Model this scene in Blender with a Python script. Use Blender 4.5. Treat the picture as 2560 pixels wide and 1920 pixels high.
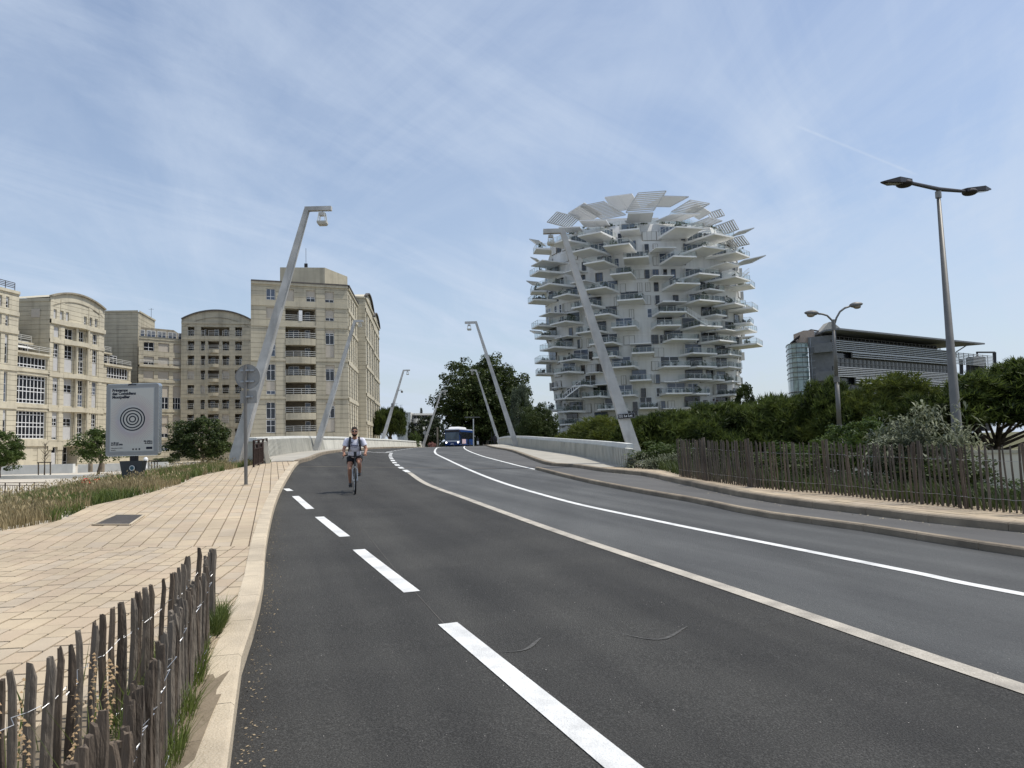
import bpy, bmesh, math, random
import numpy as np
from mathutils import Vector, Matrix, Euler, noise as mnoise
R_=math.radians
rnd=random.Random(7)
for o in list(bpy.data.objects): bpy.data.objects.remove(o)
SC=bpy.context.scene; COL=SC.collection
# ------------------------------------------------------------ camera
F=1900.; TH=R_(4.57); ROLL=.0266; EYE=1.6
_fw=Vector((0,math.cos(TH),math.sin(TH))); _u=Vector((0,-math.sin(TH),math.cos(TH))); _r=Vector((1,0,0))
_R=_r*math.cos(ROLL)-_u*math.sin(ROLL); _U=_r*math.sin(ROLL)+_u*math.cos(ROLL)
cam=bpy.data.objects.new('camera',bpy.data.cameras.new('camera')); COL.objects.link(cam)
cam.data.sensor_width=36; cam.data.lens=F/2560*36; cam.data.clip_end=6000; cam.data.clip_start=.05
m=Matrix((( _R.x,_U.x,-_fw.x,0),( _R.y,_U.y,-_fw.y,0),( _R.z,_U.z,-_fw.z,EYE),(0,0,0,1)))
cam.matrix_world=m; SC.camera=cam
# ------------------------------------------------------------ sky, sun, exposure
SUN_EL=R_(62); SUN_AZ=R_(6)      # azimuth measured from +x towards +y
w=bpy.data.worlds.new('World'); SC.world=w; w.use_nodes=True
nt=w.node_tree; N=nt.nodes; L=nt.links; N.clear()
out=N.new('ShaderNodeOutputWorld'); bg=N.new('ShaderNodeBackground'); bg.inputs[1].default_value=.13
sky=N.new('ShaderNodeTexSky'); sky.sky_type='NISHITA'; sky.sun_disc=False; sky.sun_elevation=SUN_EL
sky.sun_rotation=math.pi/2-SUN_AZ; sky.air_density=1.15; sky.dust_density=1.2; sky.ozone_density=2.2
tc=N.new('ShaderNodeTexCoord')
sep=N.new('ShaderNodeSeparateXYZ'); L.new(tc.outputs['Generated'],sep.inputs[0])
def vmath(op,a,b=None):
    n=N.new('ShaderNodeMath'); n.operation=op
    for i,v in enumerate((a,b)):
        if v is None: continue
        if isinstance(v,(int,float)): n.inputs[i].default_value=v
        else: L.new(v,n.inputs[i])
    return n.outputs[0]
zz=vmath('ADD',vmath('MAXIMUM',sep.outputs[2],0.),.16)
cx=vmath('DIVIDE',sep.outputs[0],zz); cy=vmath('DIVIDE',sep.outputs[1],zz)
cmb=N.new('ShaderNodeCombineXYZ'); L.new(cx,cmb.inputs[0]); L.new(cy,cmb.inputs[1])
mp=N.new('ShaderNodeMapping'); L.new(cmb.outputs[0],mp.inputs[0]); mp.inputs['Scale'].default_value=(1.05,.26,1); mpr=N.new('ShaderNodeMapping'); mpr.inputs['Rotation'].default_value=(0,0,R_(-24)); L.new(cmb.outputs[0],mpr.inputs[0]); L.new(mpr.outputs[0],mp.inputs[0])
mp.inputs['Location'].default_value=(1.3,.4,0)
n1=N.new('ShaderNodeTexNoise'); n1.inputs['Scale'].default_value=.9; n1.inputs['Detail'].default_value=9; n1.inputs['Roughness'].default_value=.66; n1.inputs['Distortion'].default_value=1.6
L.new(mp.outputs[0],n1.inputs['Vector'])
r1=N.new('ShaderNodeValToRGB'); r1.color_ramp.elements[0].position=.40; r1.color_ramp.elements[1].position=.78
L.new(n1.outputs[0],r1.inputs[0])
n2=N.new('ShaderNodeTexNoise'); n2.inputs['Scale'].default_value=.55; n2.inputs['Detail'].default_value=4; L.new(cmb.outputs[0],n2.inputs['Vector'])
r2=N.new('ShaderNodeValToRGB'); r2.color_ramp.elements[0].position=.25; r2.color_ramp.elements[1].position=.75
L.new(n2.outputs[0],r2.inputs[0])
mp3=N.new('ShaderNodeMapping'); mp3.inputs['Scale'].default_value=(1.7,.45,1); mpq=N.new('ShaderNodeMapping'); mpq.inputs['Rotation'].default_value=(0,0,R_(38)); L.new(cmb.outputs[0],mpq.inputs[0]); L.new(mpq.outputs[0],mp3.inputs[0])
n3=N.new('ShaderNodeTexNoise'); n3.inputs['Scale'].default_value=1.3; n3.inputs['Detail'].default_value=10; n3.inputs['Roughness'].default_value=.62; n3.inputs['Distortion'].default_value=1.1; L.new(mp3.outputs[0],n3.inputs['Vector'])
r3=N.new('ShaderNodeValToRGB'); r3.color_ramp.elements[0].position=.46; r3.color_ramp.elements[1].position=.80; L.new(n3.outputs[0],r3.inputs[0])
cl=vmath('ADD',vmath('MULTIPLY',vmath('ADD',vmath('MULTIPLY',r1.outputs[0],.62),vmath('MULTIPLY',r3.outputs[0],.62)),vmath('ADD',vmath('MULTIPLY',r2.outputs[0],.8),.35)),.24)
# a faint contrail: a thin great-circle streak of ice cloud
def skydir(px,py): return (_fw+_R*((px-1280)/F)-_U*((py-960)/F)).normalized()
ca,cb_=skydir(1985,312),skydir(2300,440); cn=ca.cross(cb_).normalized(); cm=(ca+cb_).normalized()
def dotn(v):
    d=N.new('ShaderNodeVectorMath'); d.operation='DOT_PRODUCT'; L.new(tc.outputs['Generated'],d.inputs[0]); d.inputs[1].default_value=v[:]; return d.outputs['Value']
streak=vmath('MAXIMUM',vmath('SUBTRACT',1.,vmath('DIVIDE',vmath('ABSOLUTE',dotn(cn)),.0022)),0.)
seg=vmath('MAXIMUM',vmath('SUBTRACT',1.,vmath('DIVIDE',vmath('SUBTRACT',1.,dotn(cm)),1-math.cos((ca.angle(cb_))/2))),0.)
cl=vmath('ADD',cl,vmath('MULTIPLY',vmath('MULTIPLY',streak,vmath('MINIMUM',vmath('MULTIPLY',seg,3.),1.)),.22))
# haze veil growing towards the horizon (real sky: same all round)
hz=vmath('MULTIPLY',vmath('POWER',vmath('SUBTRACT',1.,vmath('MAXIMUM',sep.outputs[2],0.)),5.),.42)
fac=vmath('MINIMUM',vmath('ADD',cl,hz),.95)
mx=N.new('ShaderNodeMixRGB'); L.new(fac,mx.inputs[0]); L.new(sky.outputs[0],mx.inputs[1]); mx.inputs[2].default_value=(4.45,5.25,6.25,1)
# mild cool grade of the clear sky towards violet blue, as the phone records it
gr=N.new('ShaderNodeMixRGB'); gr.blend_type='MULTIPLY'; gr.inputs[0].default_value=1; gr.inputs[2].default_value=(1.06,1.04,1.06,1)
L.new(mx.outputs[0],gr.inputs[1]); L.new(gr.outputs[0],bg.inputs[0]); L.new(bg.outputs[0],out.inputs[0])
sl=bpy.data.lights.new('sun','SUN'); sl.energy=3.9; sl.angle=R_(.53); sl.color=(1,.955,.88)
sun=bpy.data.objects.new('sun',sl); COL.objects.link(sun)
sd=Vector((math.cos(SUN_EL)*math.cos(SUN_AZ),math.cos(SUN_EL)*math.sin(SUN_AZ),math.sin(SUN_EL)))
sun.rotation_euler=sd.to_track_quat('Z','Y').to_euler(); sun.location=(40,0,60)
SC.view_settings.view_transform='Standard'; SC.view_settings.look='None'; SC.view_settings.gamma=1
SC.view_settings.exposure=0; SC.view_settings.use_curve_mapping=False
SC.render.engine='CYCLES'
SC.cycles.transparent_max_bounces=16
# ------------------------------------------------------------ photo calibration and terrain
def ray(px,py):
    d=_fw+_R*((px-1280)/F)-_U*((py-960)/F); return d/d.y
def PT(px,py,D): d=ray(px,py); return Vector((d.x*D,D,EYE+d.z*D))
_ys=[-40,0,10,20,30,40,60,80,100,130,160,260,3000]
_zs=[-.3,0,.17,.42,.68,.93,1.32,1.55,1.57,1.38,1.2,1.0,1.0]
_m=[0.]*len(_ys); _d=[(_zs[i+1]-_zs[i])/(_ys[i+1]-_ys[i]) for i in range(len(_ys)-1)]
for i in range(1,len(_ys)-1): _m[i]=0 if _d[i-1]*_d[i]<=0 else 2*_d[i-1]*_d[i]/(_d[i-1]+_d[i])
_m[0]=_d[0]
def prof(y):
    y=max(_ys[0],min(2999,y)); i=0
    while y>=_ys[i+1]: i+=1
    h=_ys[i+1]-_ys[i]; t=(y-_ys[i])/h
    return (2*t**3-3*t*t+1)*_zs[i]+(t**3-2*t*t+t)*h*_m[i]+(-2*t**3+3*t*t)*_zs[i+1]+(t**3-t*t)*h*_m[i+1]
def sst(a,b,x):
    t=max(0,min(1,(x-a)/(b-a))); return t*t*(3-2*t)
def H(x,y):
    k=sst(2,12,y)*(1-sst(45,80,y))
    s=-.008*min(20,x+2) if x>-2 else .018*min(9,-2-x)
    return prof(y)+s*k
def GR(px,py,off=0,fn=None):
    fn=fn or H; d=ray(px,py); t=1.
    while t<300:
        if EYE+t*d.z<fn(t*d.x,t)+off: break
        t+=.04 if t<40 else .2
    return Vector((t*d.x,t,fn(t*d.x,t)+off))
def spline(pts,step=.5):
    P=[Vector(p[:2]) for p in pts]; P=[P[0]*2-P[1]]+P+[P[-1]*2-P[-2]]; o=[]
    for i in range(1,len(P)-2):
        a,b,c,d=P[i-1:i+3]; n=max(1,int((c-b).length/step))
        for k in range(n):
            t=k/n; o.append(.5*((2*b)+(c-a)*t+(2*a-5*b+4*c-d)*t*t+(3*b-a-3*c+d)*t**3))
    o.append(P[-2]); return o
def offs(pl,w):
    o=[]
    for i,p in enumerate(pl):
        t=(pl[min(i+1,len(pl)-1)]-pl[max(i-1,0)]).normalized(); o.append(p+Vector((t.y,-t.x))*w)   # +w = right of travel
    return o
def resample(pl,step):
    d=[0]
    for a,b in zip(pl,pl[1:]): d.append(d[-1]+(b-a).length)
    o=[];n=max(1,int(round(d[-1]/step)));j=0
    for k in range(n+1):
        s=d[-1]*k/n
        while j<len(d)-2 and d[j+1]<s: j+=1
        t=(s-d[j])/max(1e-9,d[j+1]-d[j]); o.append(pl[j].lerp(pl[j+1],t))
    return o
def xat(pl,y):
    for a,b in zip(pl,pl[1:]):
        if (a.y-y)*(b.y-y)<=0 and a.y!=b.y: return a.x+(b.x-a.x)*(y-a.y)/(b.y-a.y)
    return pl[0].x if y<pl[0].y else pl[-1].x
# ------------------------------------------------------------ object helpers
def setp(o,label=None,cat=None,group=None,kind=None,category=None):
    for k,v in (('label',label),('category',cat or category),('group',group),('kind',kind)):
        if v: o[k]=v
    return o
def thing(name,label,cat,loc=(0,0,0),group=None,rz=0):
    o=bpy.data.objects.new(name,None); COL.objects.link(o); o.location=loc; o.rotation_euler=(0,0,rz); o.empty_display_size=.3
    return setp(o,label,cat,group)
def origin(o):
    v=Vector((0,0,0))
    while o: v+=Vector(o.location); o=o.parent
    return v
class MB:
    def __init__(s): s.v=[]; s.f=[]; s.mi=[]
    def add(s,vs,fs,mi=0):
        b=len(s.v); s.v+=[tuple(v) for v in vs]; s.f+=[tuple(b+i for i in f) for f in fs]; s.mi+=[mi]*len(fs); return s
    def box(s,c,sz,rz=0,mi=0,rot=None):
        M=rot if rot is not None else Matrix.Rotation(rz,3,'Z'); c=Vector(c)
        vs=[c+M@Vector((x*sz[0]/2,y*sz[1]/2,z*sz[2]/2)) for z in(-1,1) for y in(-1,1) for x in(-1,1)]
        return s.add(vs,[(0,2,3,1),(4,5,7,6),(0,1,5,4),(1,3,7,5),(3,2,6,7),(2,0,4,6)],mi)
    def hexa(s,vs,mi=0):  # bottom 4 ccw, top 4 ccw
        return s.add(vs,[(3,2,1,0),(4,5,6,7),(0,1,5,4),(1,2,6,5),(2,3,7,6),(3,0,4,7)],mi)
    def bar(s,a,b,w,h=None,mi=0,up=(0,0,1),w2=None,h2=None):
        a=Vector(a);b=Vector(b);t=(b-a).normalized();h=h or w;up=Vector(up)
        if abs(t.dot(up))>.98: up=Vector((0,1,0))
        sx=t.cross(up).normalized();sy=sx.cross(t)
        w2=w2 or w;h2=h2 or h
        vs=[p+sx*(i*W/2)+sy*(j*Hh/2) for p,W,Hh in((a,w,h),(b,w2,h2)) for i,j in((-1,-1),(1,-1),(1,1),(-1,1))]
        return s.add(vs,[(3,2,1,0),(4,5,6,7),(0,1,5,4),(1,2,6,5),(2,3,7,6),(3,0,4,7)],mi)
    def tube(s,path,rad,n=8,mi=0,cap=True):
        P=[Vector(p) for p in path]; rs=rad if isinstance(rad,(list,tuple)) else [rad]*len(P); vs=[];fs=[];up=None
        for i,p in enumerate(P):
            t=(P[min(i+1,len(P)-1)]-P[max(i-1,0)]).normalized()
            if up is None: up=Vector((0,0,1)) if abs(t.z)<.9 else Vector((0,1,0))
            sx=t.cross(up).normalized();up=sx.cross(t).normalized()
            for k in range(n):
                a=2*math.pi*k/n; vs.append(p+(sx*math.cos(a)+up*math.sin(a))*rs[i])
        for i in range(len(P)-1):
            for k in range(n):
                k2=(k+1)%n; fs.append((i*n+k,i*n+k2,(i+1)*n+k2,(i+1)*n+k))
        if cap: fs.append(tuple(range(n))[::-1]); fs.append(tuple((len(P)-1)*n+k for k in range(n)))
        return s.add(vs,fs,mi)
    def lathe(s,c,prof_,n=16,mi=0,axis=None):
        c=Vector(c);M=axis or Matrix.Identity(3);vs=[];fs=[]
        for r,z in prof_:
            for k in range(n):
                a=2*math.pi*k/n; vs.append(c+M@Vector((r*math.cos(a),r*math.sin(a),z)))
        for i in range(len(prof_)-1):
            for k in range(n):
                k2=(k+1)%n; fs.append((i*n+k,i*n+k2,(i+1)*n+k2,(i+1)*n+k))
        fs.append(tuple(range(n))[::-1]); fs.append(tuple((len(prof_)-1)*n+k for k in range(n)))
        return s.add(vs,fs,mi)
    def ell(s,c,r,n=10,mi=0,rot=None):
        p=[(max(1e-3,math.sin(math.pi*i/n)),-math.cos(math.pi*i/n)) for i in range(n+1)]
        M=(rot or Matrix.Identity(3))@Matrix.Diagonal(Vector(r)); return s.lathe(c,p,n+4,mi,M)
    def poly(s,pts,z0,z1,mi=0):   # vertical prism from xy polygon (ccw)
        n=len(pts); vs=[(p[0],p[1],z0) for p in pts]+[(p[0],p[1],z1) for p in pts]
        return s.add(vs,[tuple(range(n))[::-1],tuple(range(n,2*n))]+[(i,(i+1)%n,n+(i+1)%n,n+i) for i in range(n)],mi)
    def build(s,name,mat_,parent=None,smooth=False,**kw):
        o_=origin(parent) if parent else Vector((0,0,0))
        me=bpy.data.meshes.new(name); me.from_pydata([(v[0]-o_.x,v[1]-o_.y,v[2]-o_.z) for v in s.v],[],s.f)
        ms=mat_ if isinstance(mat_,(list,tuple)) else [mat_]
        for q in ms: me.materials.append(q)
        if len(ms)>1: me.polygons.foreach_set('material_index',s.mi)
        if smooth: me.polygons.foreach_set('use_smooth',[True]*len(me.polygons))
        o=bpy.data.objects.new(name,me); COL.objects.link(o)
        if parent: o.parent=parent
        return setp(o,**kw)
def npmesh(name,V,Fq,mat_,parent=None,smooth=False,**kw):
    """V (n,3) array, Fq (m,k) faces all with k corners"""
    V=np.asarray(V,dtype=np.float32); Fq=np.asarray(Fq,dtype=np.int32)
    if parent: o_=origin(parent); V=V-np.array(o_[:],dtype=np.float32)
    me=bpy.data.meshes.new(name); me.vertices.add(len(V)); me.vertices.foreach_set('co',V.ravel())
    k=Fq.shape[1]; me.loops.add(Fq.size); me.loops.foreach_set('vertex_index',Fq.ravel())
    me.polygons.add(len(Fq)); me.polygons.foreach_set('loop_start',np.arange(0,Fq.size,k,dtype=np.int32)); me.polygons.foreach_set('loop_total',np.full(len(Fq),k,dtype=np.int32))
    if smooth: me.polygons.foreach_set('use_smooth',np.ones(len(Fq),dtype=bool))
    me.update(calc_edges=True); me.materials.append(mat_)
    o=bpy.data.objects.new(name,me); COL.objects.link(o)
    if parent: o.parent=parent
    return setp(o,**kw)
def dup(o,parent=None,loc=None,rz=None,label=None,link=True):
    c=o.copy(); COL.objects.link(c); c.parent=parent
    if loc is not None: c.location=loc
    if rz is not None: c.rotation_euler=(c.rotation_euler.x,c.rotation_euler.y,rz)
    if label: c['label']=label
    for ch in list(o.children): dup(ch,c)
    return c
def remesh(mb,vox,name,mat_,parent,sm=6):
    o=mb.build(name,mat_,parent,smooth=True)
    r=o.modifiers.new('r','REMESH'); r.mode='VOXEL'; r.voxel_size=vox; r.use_smooth_shade=True
    s=o.modifiers.new('s','SMOOTH'); s.iterations=sm; s.factor=.5
    dg=bpy.context.evaluated_depsgraph_get(); me=bpy.data.meshes.new_from_object(o.evaluated_get(dg)); o.modifiers.clear(); o.data=me
    return o
def text(name,body,size,mat_,parent,M,align='LEFT',ext=.002,bold=0,sx=1):
    cu=bpy.data.curves.new(name,'FONT'); cu.body=body; cu.size=size; cu.align_x=align; cu.extrude=ext; cu.offset=bold; cu.resolution_u=3
    t=bpy.data.objects.new(name,cu); COL.objects.link(t); dg=bpy.context.evaluated_depsgraph_get()
    me=bpy.data.meshes.new_from_object(t.evaluated_get(dg)); bpy.data.objects.remove(t)
    me.transform(Matrix.Diagonal((sx,1,1,1))); me.transform(M)
    o_=origin(parent); me.transform(Matrix.Translation(-o_)); me.materials.clear(); me.materials.append(mat_)
    o=bpy.data.objects.new(name,me); COL.objects.link(o); o.parent=parent; return o
# ------------------------------------------------------------ materials
def mat(name,col,rough=.8,var=.12,scale=2.,det=6,bump=0,bscale=60,metal=0,spec=.3,col2=None,stretch=(1,1,1),speck=0,sscale=200,speckcol=(.8,.8,.75),seed=0):
    m=bpy.data.materials.new(name); m.use_nodes=True; t=m.node_tree; n=t.nodes; l=t.links; b=n['Principled BSDF']
    b.inputs['Roughness'].default_value=rough; b.inputs['Metallic'].default_value=metal; b.inputs['Specular IOR Level'].default_value=spec
    g=n.new('ShaderNodeNewGeometry')
    mpn=n.new('ShaderNodeMapping'); mpn.inputs['Scale'].default_value=stretch; mpn.inputs['Location'].default_value=(seed,seed*.7,0); l.new(g.outputs['Position'],mpn.inputs[0])
    nz=n.new('ShaderNodeTexNoise'); nz.inputs['Scale'].default_value=scale; nz.inputs['Detail'].default_value=det; nz.inputs['Roughness'].default_value=.6; l.new(mpn.outputs[0],nz.inputs['Vector'])
    rp=n.new('ShaderNodeValToRGB'); rp.color_ramp.elements[0].position=.3; rp.color_ramp.elements[1].position=.7
    c2=col2 or tuple(max(0,c*(1-var)) for c in col); c1=col if col2 else tuple(c*(1+var) for c in col)
    rp.color_ramp.elements[0].color=(*c2,1); rp.color_ramp.elements[1].color=(*c1,1); l.new(nz.outputs[0],rp.inputs[0]); c=rp.outputs[0]
    if speck:
        v=n.new('ShaderNodeTexNoise'); v.inputs['Scale'].default_value=sscale; v.inputs['Detail'].default_value=3; v.inputs['Roughness'].default_value=.8; l.new(g.outputs['Position'],v.inputs['Vector'])
        q=n.new('ShaderNodeValToRGB'); q.color_ramp.elements[0].position=.46; q.color_ramp.elements[1].position=.74; l.new(v.outputs[0],q.inputs[0])
        k=n.new('ShaderNodeMath'); k.operation='MULTIPLY'; k.inputs[1].default_value=speck; l.new(q.outputs[0],k.inputs[0])
        x=n.new('ShaderNodeMixRGB'); l.new(k.outputs[0],x.inputs[0]); l.new(c,x.inputs[1]); x.inputs[2].default_value=(*speckcol,1); c=x.outputs[0]
    l.new(c,b.inputs['Base Color'])
    if bump:
        v=n.new('ShaderNodeTexNoise'); v.inputs['Scale'].default_value=bscale; v.inputs['Detail'].default_value=4; l.new(mpn.outputs[0],v.inputs['Vector'])
        bp=n.new('ShaderNodeBump'); bp.inputs['Strength'].default_value=bump; bp.inputs['Distance'].default_value=.02; l.new(v.outputs[0],bp.inputs['Height']); l.new(bp.outputs[0],b.inputs['Normal'])
    m['_c']=c.name; return m
def leafmat(name,col,col2,trans=.35,scale=.6,rough=.55):
    m=bpy.data.materials.new(name); m.use_nodes=True; t=m.node_tree; n=t.nodes; l=t.links; b=n['Principled BSDF']
    b.inputs['Roughness'].default_value=rough; b.inputs['Specular IOR Level'].default_value=.25
    g=n.new('ShaderNodeNewGeometry'); nz=n.new('ShaderNodeTexNoise'); nz.inputs['Scale'].default_value=scale; nz.inputs['Detail'].default_value=5; l.new(g.outputs['Position'],nz.inputs['Vector'])
    ad=n.new('ShaderNodeMath'); ad.operation='MULTIPLY_ADD'; ad.inputs[1].default_value=.35; l.new(g.outputs['Random Per Island'],ad.inputs[0]); l.new(nz.outputs[0],ad.inputs[2])
    rp=n.new('ShaderNodeValToRGB'); rp.color_ramp.elements[0].position=.5; rp.color_ramp.elements[1].position=.86
    rp.color_ramp.elements[0].color=(*col,1); rp.color_ramp.elements[1].color=(*col2,1); l.new(ad.outputs[0],rp.inputs[0])
    l.new(rp.outputs[0],b.inputs['Base Color'])
    tr=n.new('ShaderNodeBsdfTranslucent'); l.new(rp.outputs[0],tr.inputs[0]); ms=n.new('ShaderNodeMixShader'); ms.inputs[0].default_value=trans
    l.new(b.outputs[0],ms.inputs[1]); l.new(tr.outputs[0],ms.inputs[2]); l.new(ms.outputs[0],n['Material Output'].inputs[0]); return m
def glass(name,col=(.05,.06,.08),rough=.06,spec=.6):
    return mat(name,col,rough=rough,var=.4,scale=.7,spec=spec)
def clearglass(name,tint=(.8,.9,.88),a=.3):
    m=bpy.data.materials.new(name); m.use_nodes=True; t=m.node_tree; n=t.nodes; l=t.links; b=n['Principled BSDF']
    b.inputs['Base Color'].default_value=(*tint,1); b.inputs['Roughness'].default_value=.05
    tr=n.new('ShaderNodeBsdfTransparent'); tr.inputs[0].default_value=(*[.75+.25*c for c in tint],1); ms=n.new('ShaderNodeMixShader'); ms.inputs[0].default_value=a
    l.new(tr.outputs[0],ms.inputs[1]); l.new(b.outputs[0],ms.inputs[2]); l.new(ms.outputs[0],n['Material Output'].inputs[0]); return m
M={}
M['asphalt']=mat('asphalt',(.035,.0335,.030),.88,.25,.7,bump=.9,bscale=95,speck=.6,sscale=75,speckcol=(.165,.16,.15),spec=.35)
M['asphalt2']=mat('worn_asphalt',(.070,.071,.070),.8,.24,.5,bump=.6,bscale=95,speck=.42,sscale=80,speckcol=(.22,.22,.21),spec=.4,stretch=(1.6,.35,1))
M['asphalt3']=mat('grey_cycle_lane',(.095,.092,.088),.85,.14,.6,bump=.5,bscale=95,speck=.25,sscale=110,speckcol=(.3,.29,.27),spec=.35)
M['white']=mat('road_paint',(.72,.72,.70),.75,.12,6,bump=.4,bscale=90,speck=.55,sscale=70,speckcol=(.42,.41,.40))
M['cream']=mat('worn_cream_paint',(.42,.38,.32),.8,.22,4,bump=.5,bscale=90,speck=.6,sscale=60,speckcol=(.66,.62,.55))
M['paver']=mat('sand_paver',(.475,.385,.272),.88,.10,1.6,bump=.35,bscale=80,speck=.3,sscale=160,speckcol=(.40,.31,.22))
M['paver2']=mat('rosy_sand_paver',(.465,.37,.265),.88,.10,1.6,bump=.35,bscale=80,speck=.3,sscale=160,speckcol=(.37,.28,.2))
M['paver3']=mat('grey_sand_paver',(.455,.375,.28),.88,.12,1.6,bump=.35,bscale=80,speck=.3,sscale=160,speckcol=(.36,.3,.22))
M['joint']=mat('paving_joint',(.17,.135,.10),.95,.2,8)
M['granite']=mat('beige_granite_kerb',(.50,.415,.30),.85,.14,3,bump=.5,bscale=70,speck=.5,sscale=120,speckcol=(.74,.68,.56))
M['kerbdk']=mat('dark_kerb',(.25,.205,.15),.9,.25,2.5,bump=.5,bscale=70,speck=.3,sscale=120,speckcol=(.45,.4,.33))  # darker brown than the granite kerb
M['conc']=mat('pale_concrete',(.56,.545,.48),.85,.14,.8,bump=.3,bscale=30,col2=(.45,.44,.385))
M['conc2']=mat('weathered_mast_concrete',(.60,.59,.56),.8,.2,1.6,bump=.3,bscale=40,col2=(.40,.395,.375),det=9)
M['soil']=mat('dry_soil',(.20,.16,.11),.95,.3,1.5,bump=.8,bscale=20)
M['grassbase']=mat('verge_earth',(.11,.105,.05),.95,.35,2,bump=.8,bscale=25)
M['plaza']=mat('plaza_paving',(.50,.45,.37),.9,.14,.35,bump=.1,bscale=10)
M['steel']=mat('galvanised_steel',(.32,.34,.36),.45,.1,6,metal=.6)
M['steel2']=mat('grey_lamp_paint',(.165,.16,.15),.5,.1,5,metal=.3)
M['dark']=mat('dark_metal',(.035,.033,.035),.5,.2,8,metal=.4)
M['signback']=mat('grey_sign_back',(.27,.275,.27),.6,.08,5)
M['rust']=mat('rusty_iron',(.05,.032,.026),.8,.4,6,metal=.3)
M['wood']=mat('weathered_chestnut',(.20,.155,.115),.9,.35,9,bump=.9,bscale=60,stretch=(1,1,.18),col2=(.06,.048,.038))
M['wood2']=mat('grey_chestnut',(.26,.22,.175),.9,.35,9,bump=.9,bscale=60,stretch=(1,1,.18),col2=(.095,.08,.066))
M['wood3']=mat('dark_grey_chestnut',(.16,.135,.11),.9,.35,9,bump=.9,bscale=60,stretch=(1,1,.18),col2=(.06,.05,.04))
M['wire']=mat('fence_wire',(.5,.5,.5),.4,.1,9,metal=.9)
M['beige']=mat('shaded_ochre_precast',(.47,.43,.335),.88,.10,.25,bump=.1,bscale=8,col2=(.39,.355,.275),det=10,stretch=(1,1,.45))  # shaded tone of the precast: walls turned from the sun are painted darker
M['beige2']=mat('sunlit_pale_precast',(.58,.535,.425),.88,.08,.25,bump=.1,bscale=8,col2=(.51,.465,.365),det=10,stretch=(1,1,.45))  # sunlit tone of the same precast, painted paler for sun-facing walls
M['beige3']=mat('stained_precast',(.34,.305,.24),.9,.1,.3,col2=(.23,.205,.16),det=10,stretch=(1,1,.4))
M['frame']=mat('white_window_frame',(.72,.73,.74),.5,.05,5)
M['pane']=glass('window_pane',(.016,.019,.025))
M['pane2']=glass('sky_lit_pane',(.075,.095,.135))
M['shutter']=mat('beige_roller_shutter',(.44,.40,.34),.7,.06,3)
M['shutter2']=mat('grey_roller_shutter',(.50,.50,.50),.7,.06,3)
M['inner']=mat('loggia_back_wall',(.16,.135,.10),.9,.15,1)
M['rail']=mat('pale_railing',(.52,.52,.49),.6,.1,4)
M['lead']=mat('dark_coping',(.10,.09,.08),.8,.2,2)
M['twhite']=mat('white_tower_cladding',(.68,.675,.65),.7,.05,.35,col2=(.61,.605,.58),det=8)
M['tslab']=mat('white_balcony_slab',(.78,.775,.75),.6,.05,.8)
M['tshut']=mat('white_tower_shutter',(.60,.595,.57),.7,.04,2)
M['tslat']=mat('grey_aluminium_slat',(.50,.51,.51),.5,.05,3,metal=.2)
M['clear']=clearglass('railing_glass',(.62,.72,.72),.12)
M['leaf1']=leafmat('plane_leaf',(.020,.035,.009),(.075,.10,.026),.3,.5)
M['leaf2']=leafmat('shrub_leaf',(.035,.062,.014),(.10,.14,.034),.35,1.2)
M['leaf3']=leafmat('grey_leaf',(.085,.10,.06),(.27,.29,.19),.25,1.5)
M['needle']=leafmat('pine_needle',(.020,.034,.009),(.115,.15,.034),.35,.5)
M['needle2']=leafmat('light_pine_needle',(.055,.072,.015),(.16,.185,.035),.32,.5)
M['cypress']=leafmat('dark_cypress_foliage',(.018,.03,.012),(.045,.06,.022),.15,.5)
M['bark']=mat('bark',(.10,.08,.06),.95,.35,6,bump=.8,bscale=20)
M['dry']=leafmat('dry_grass',(.20,.155,.075),(.43,.35,.20),.35,.8)
M['grn']=leafmat('green_grass',(.06,.088,.020),(.16,.20,.05),.35,.9)
M['potted']=leafmat('potted_plant_leaf',(.022,.036,.014),(.07,.09,.03),.2,.5)

def overlay(m,rot,sx,sy,lo,hi,p0=.35,p1=.65,seed=0,det=6):
    """large soft wear pattern multiplied into the colour, stretched along a direction"""
    t=m.node_tree; n=t.nodes; l=t.links; b=n['Principled BSDF']; src=b.inputs['Base Color'].links[0].from_socket
    g=n.new('ShaderNodeNewGeometry'); mp_=n.new('ShaderNodeMapping'); mp_.inputs['Rotation'].default_value=(0,0,R_(rot)); 
    m2=n.new('ShaderNodeMapping'); m2.inputs['Scale'].default_value=(sx,sy,1); m2.inputs['Location'].default_value=(seed,seed*1.7,0); l.new(g.outputs['Position'],mp_.inputs[0]); l.new(mp_.outputs[0],m2.inputs[0])
    nz=n.new('ShaderNodeTexNoise'); nz.inputs['Scale'].default_value=1; nz.inputs['Detail'].default_value=det; l.new(m2.outputs[0],nz.inputs['Vector'])
    rp=n.new('ShaderNodeValToRGB'); rp.color_ramp.elements[0].position=p0; rp.color_ramp.elements[1].position=p1; rp.color_ramp.elements[0].color=(lo,lo,lo,1); rp.color_ramp.elements[1].color=(hi,hi,hi*.985,1); l.new(nz.outputs[0],rp.inputs[0])
    x=n.new('ShaderNodeMixRGB'); x.blend_type='MULTIPLY'; x.inputs[0].default_value=1; l.new(src,x.inputs[1]); l.new(rp.outputs[0],x.inputs[2]); l.new(x.outputs[0],b.inputs['Base Color'])
overlay(M['asphalt'],-108,.09,1.5,.78,1.2); overlay(M['asphalt'],0,.6,.6,.9,1.08,seed=4,det=9)
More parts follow.
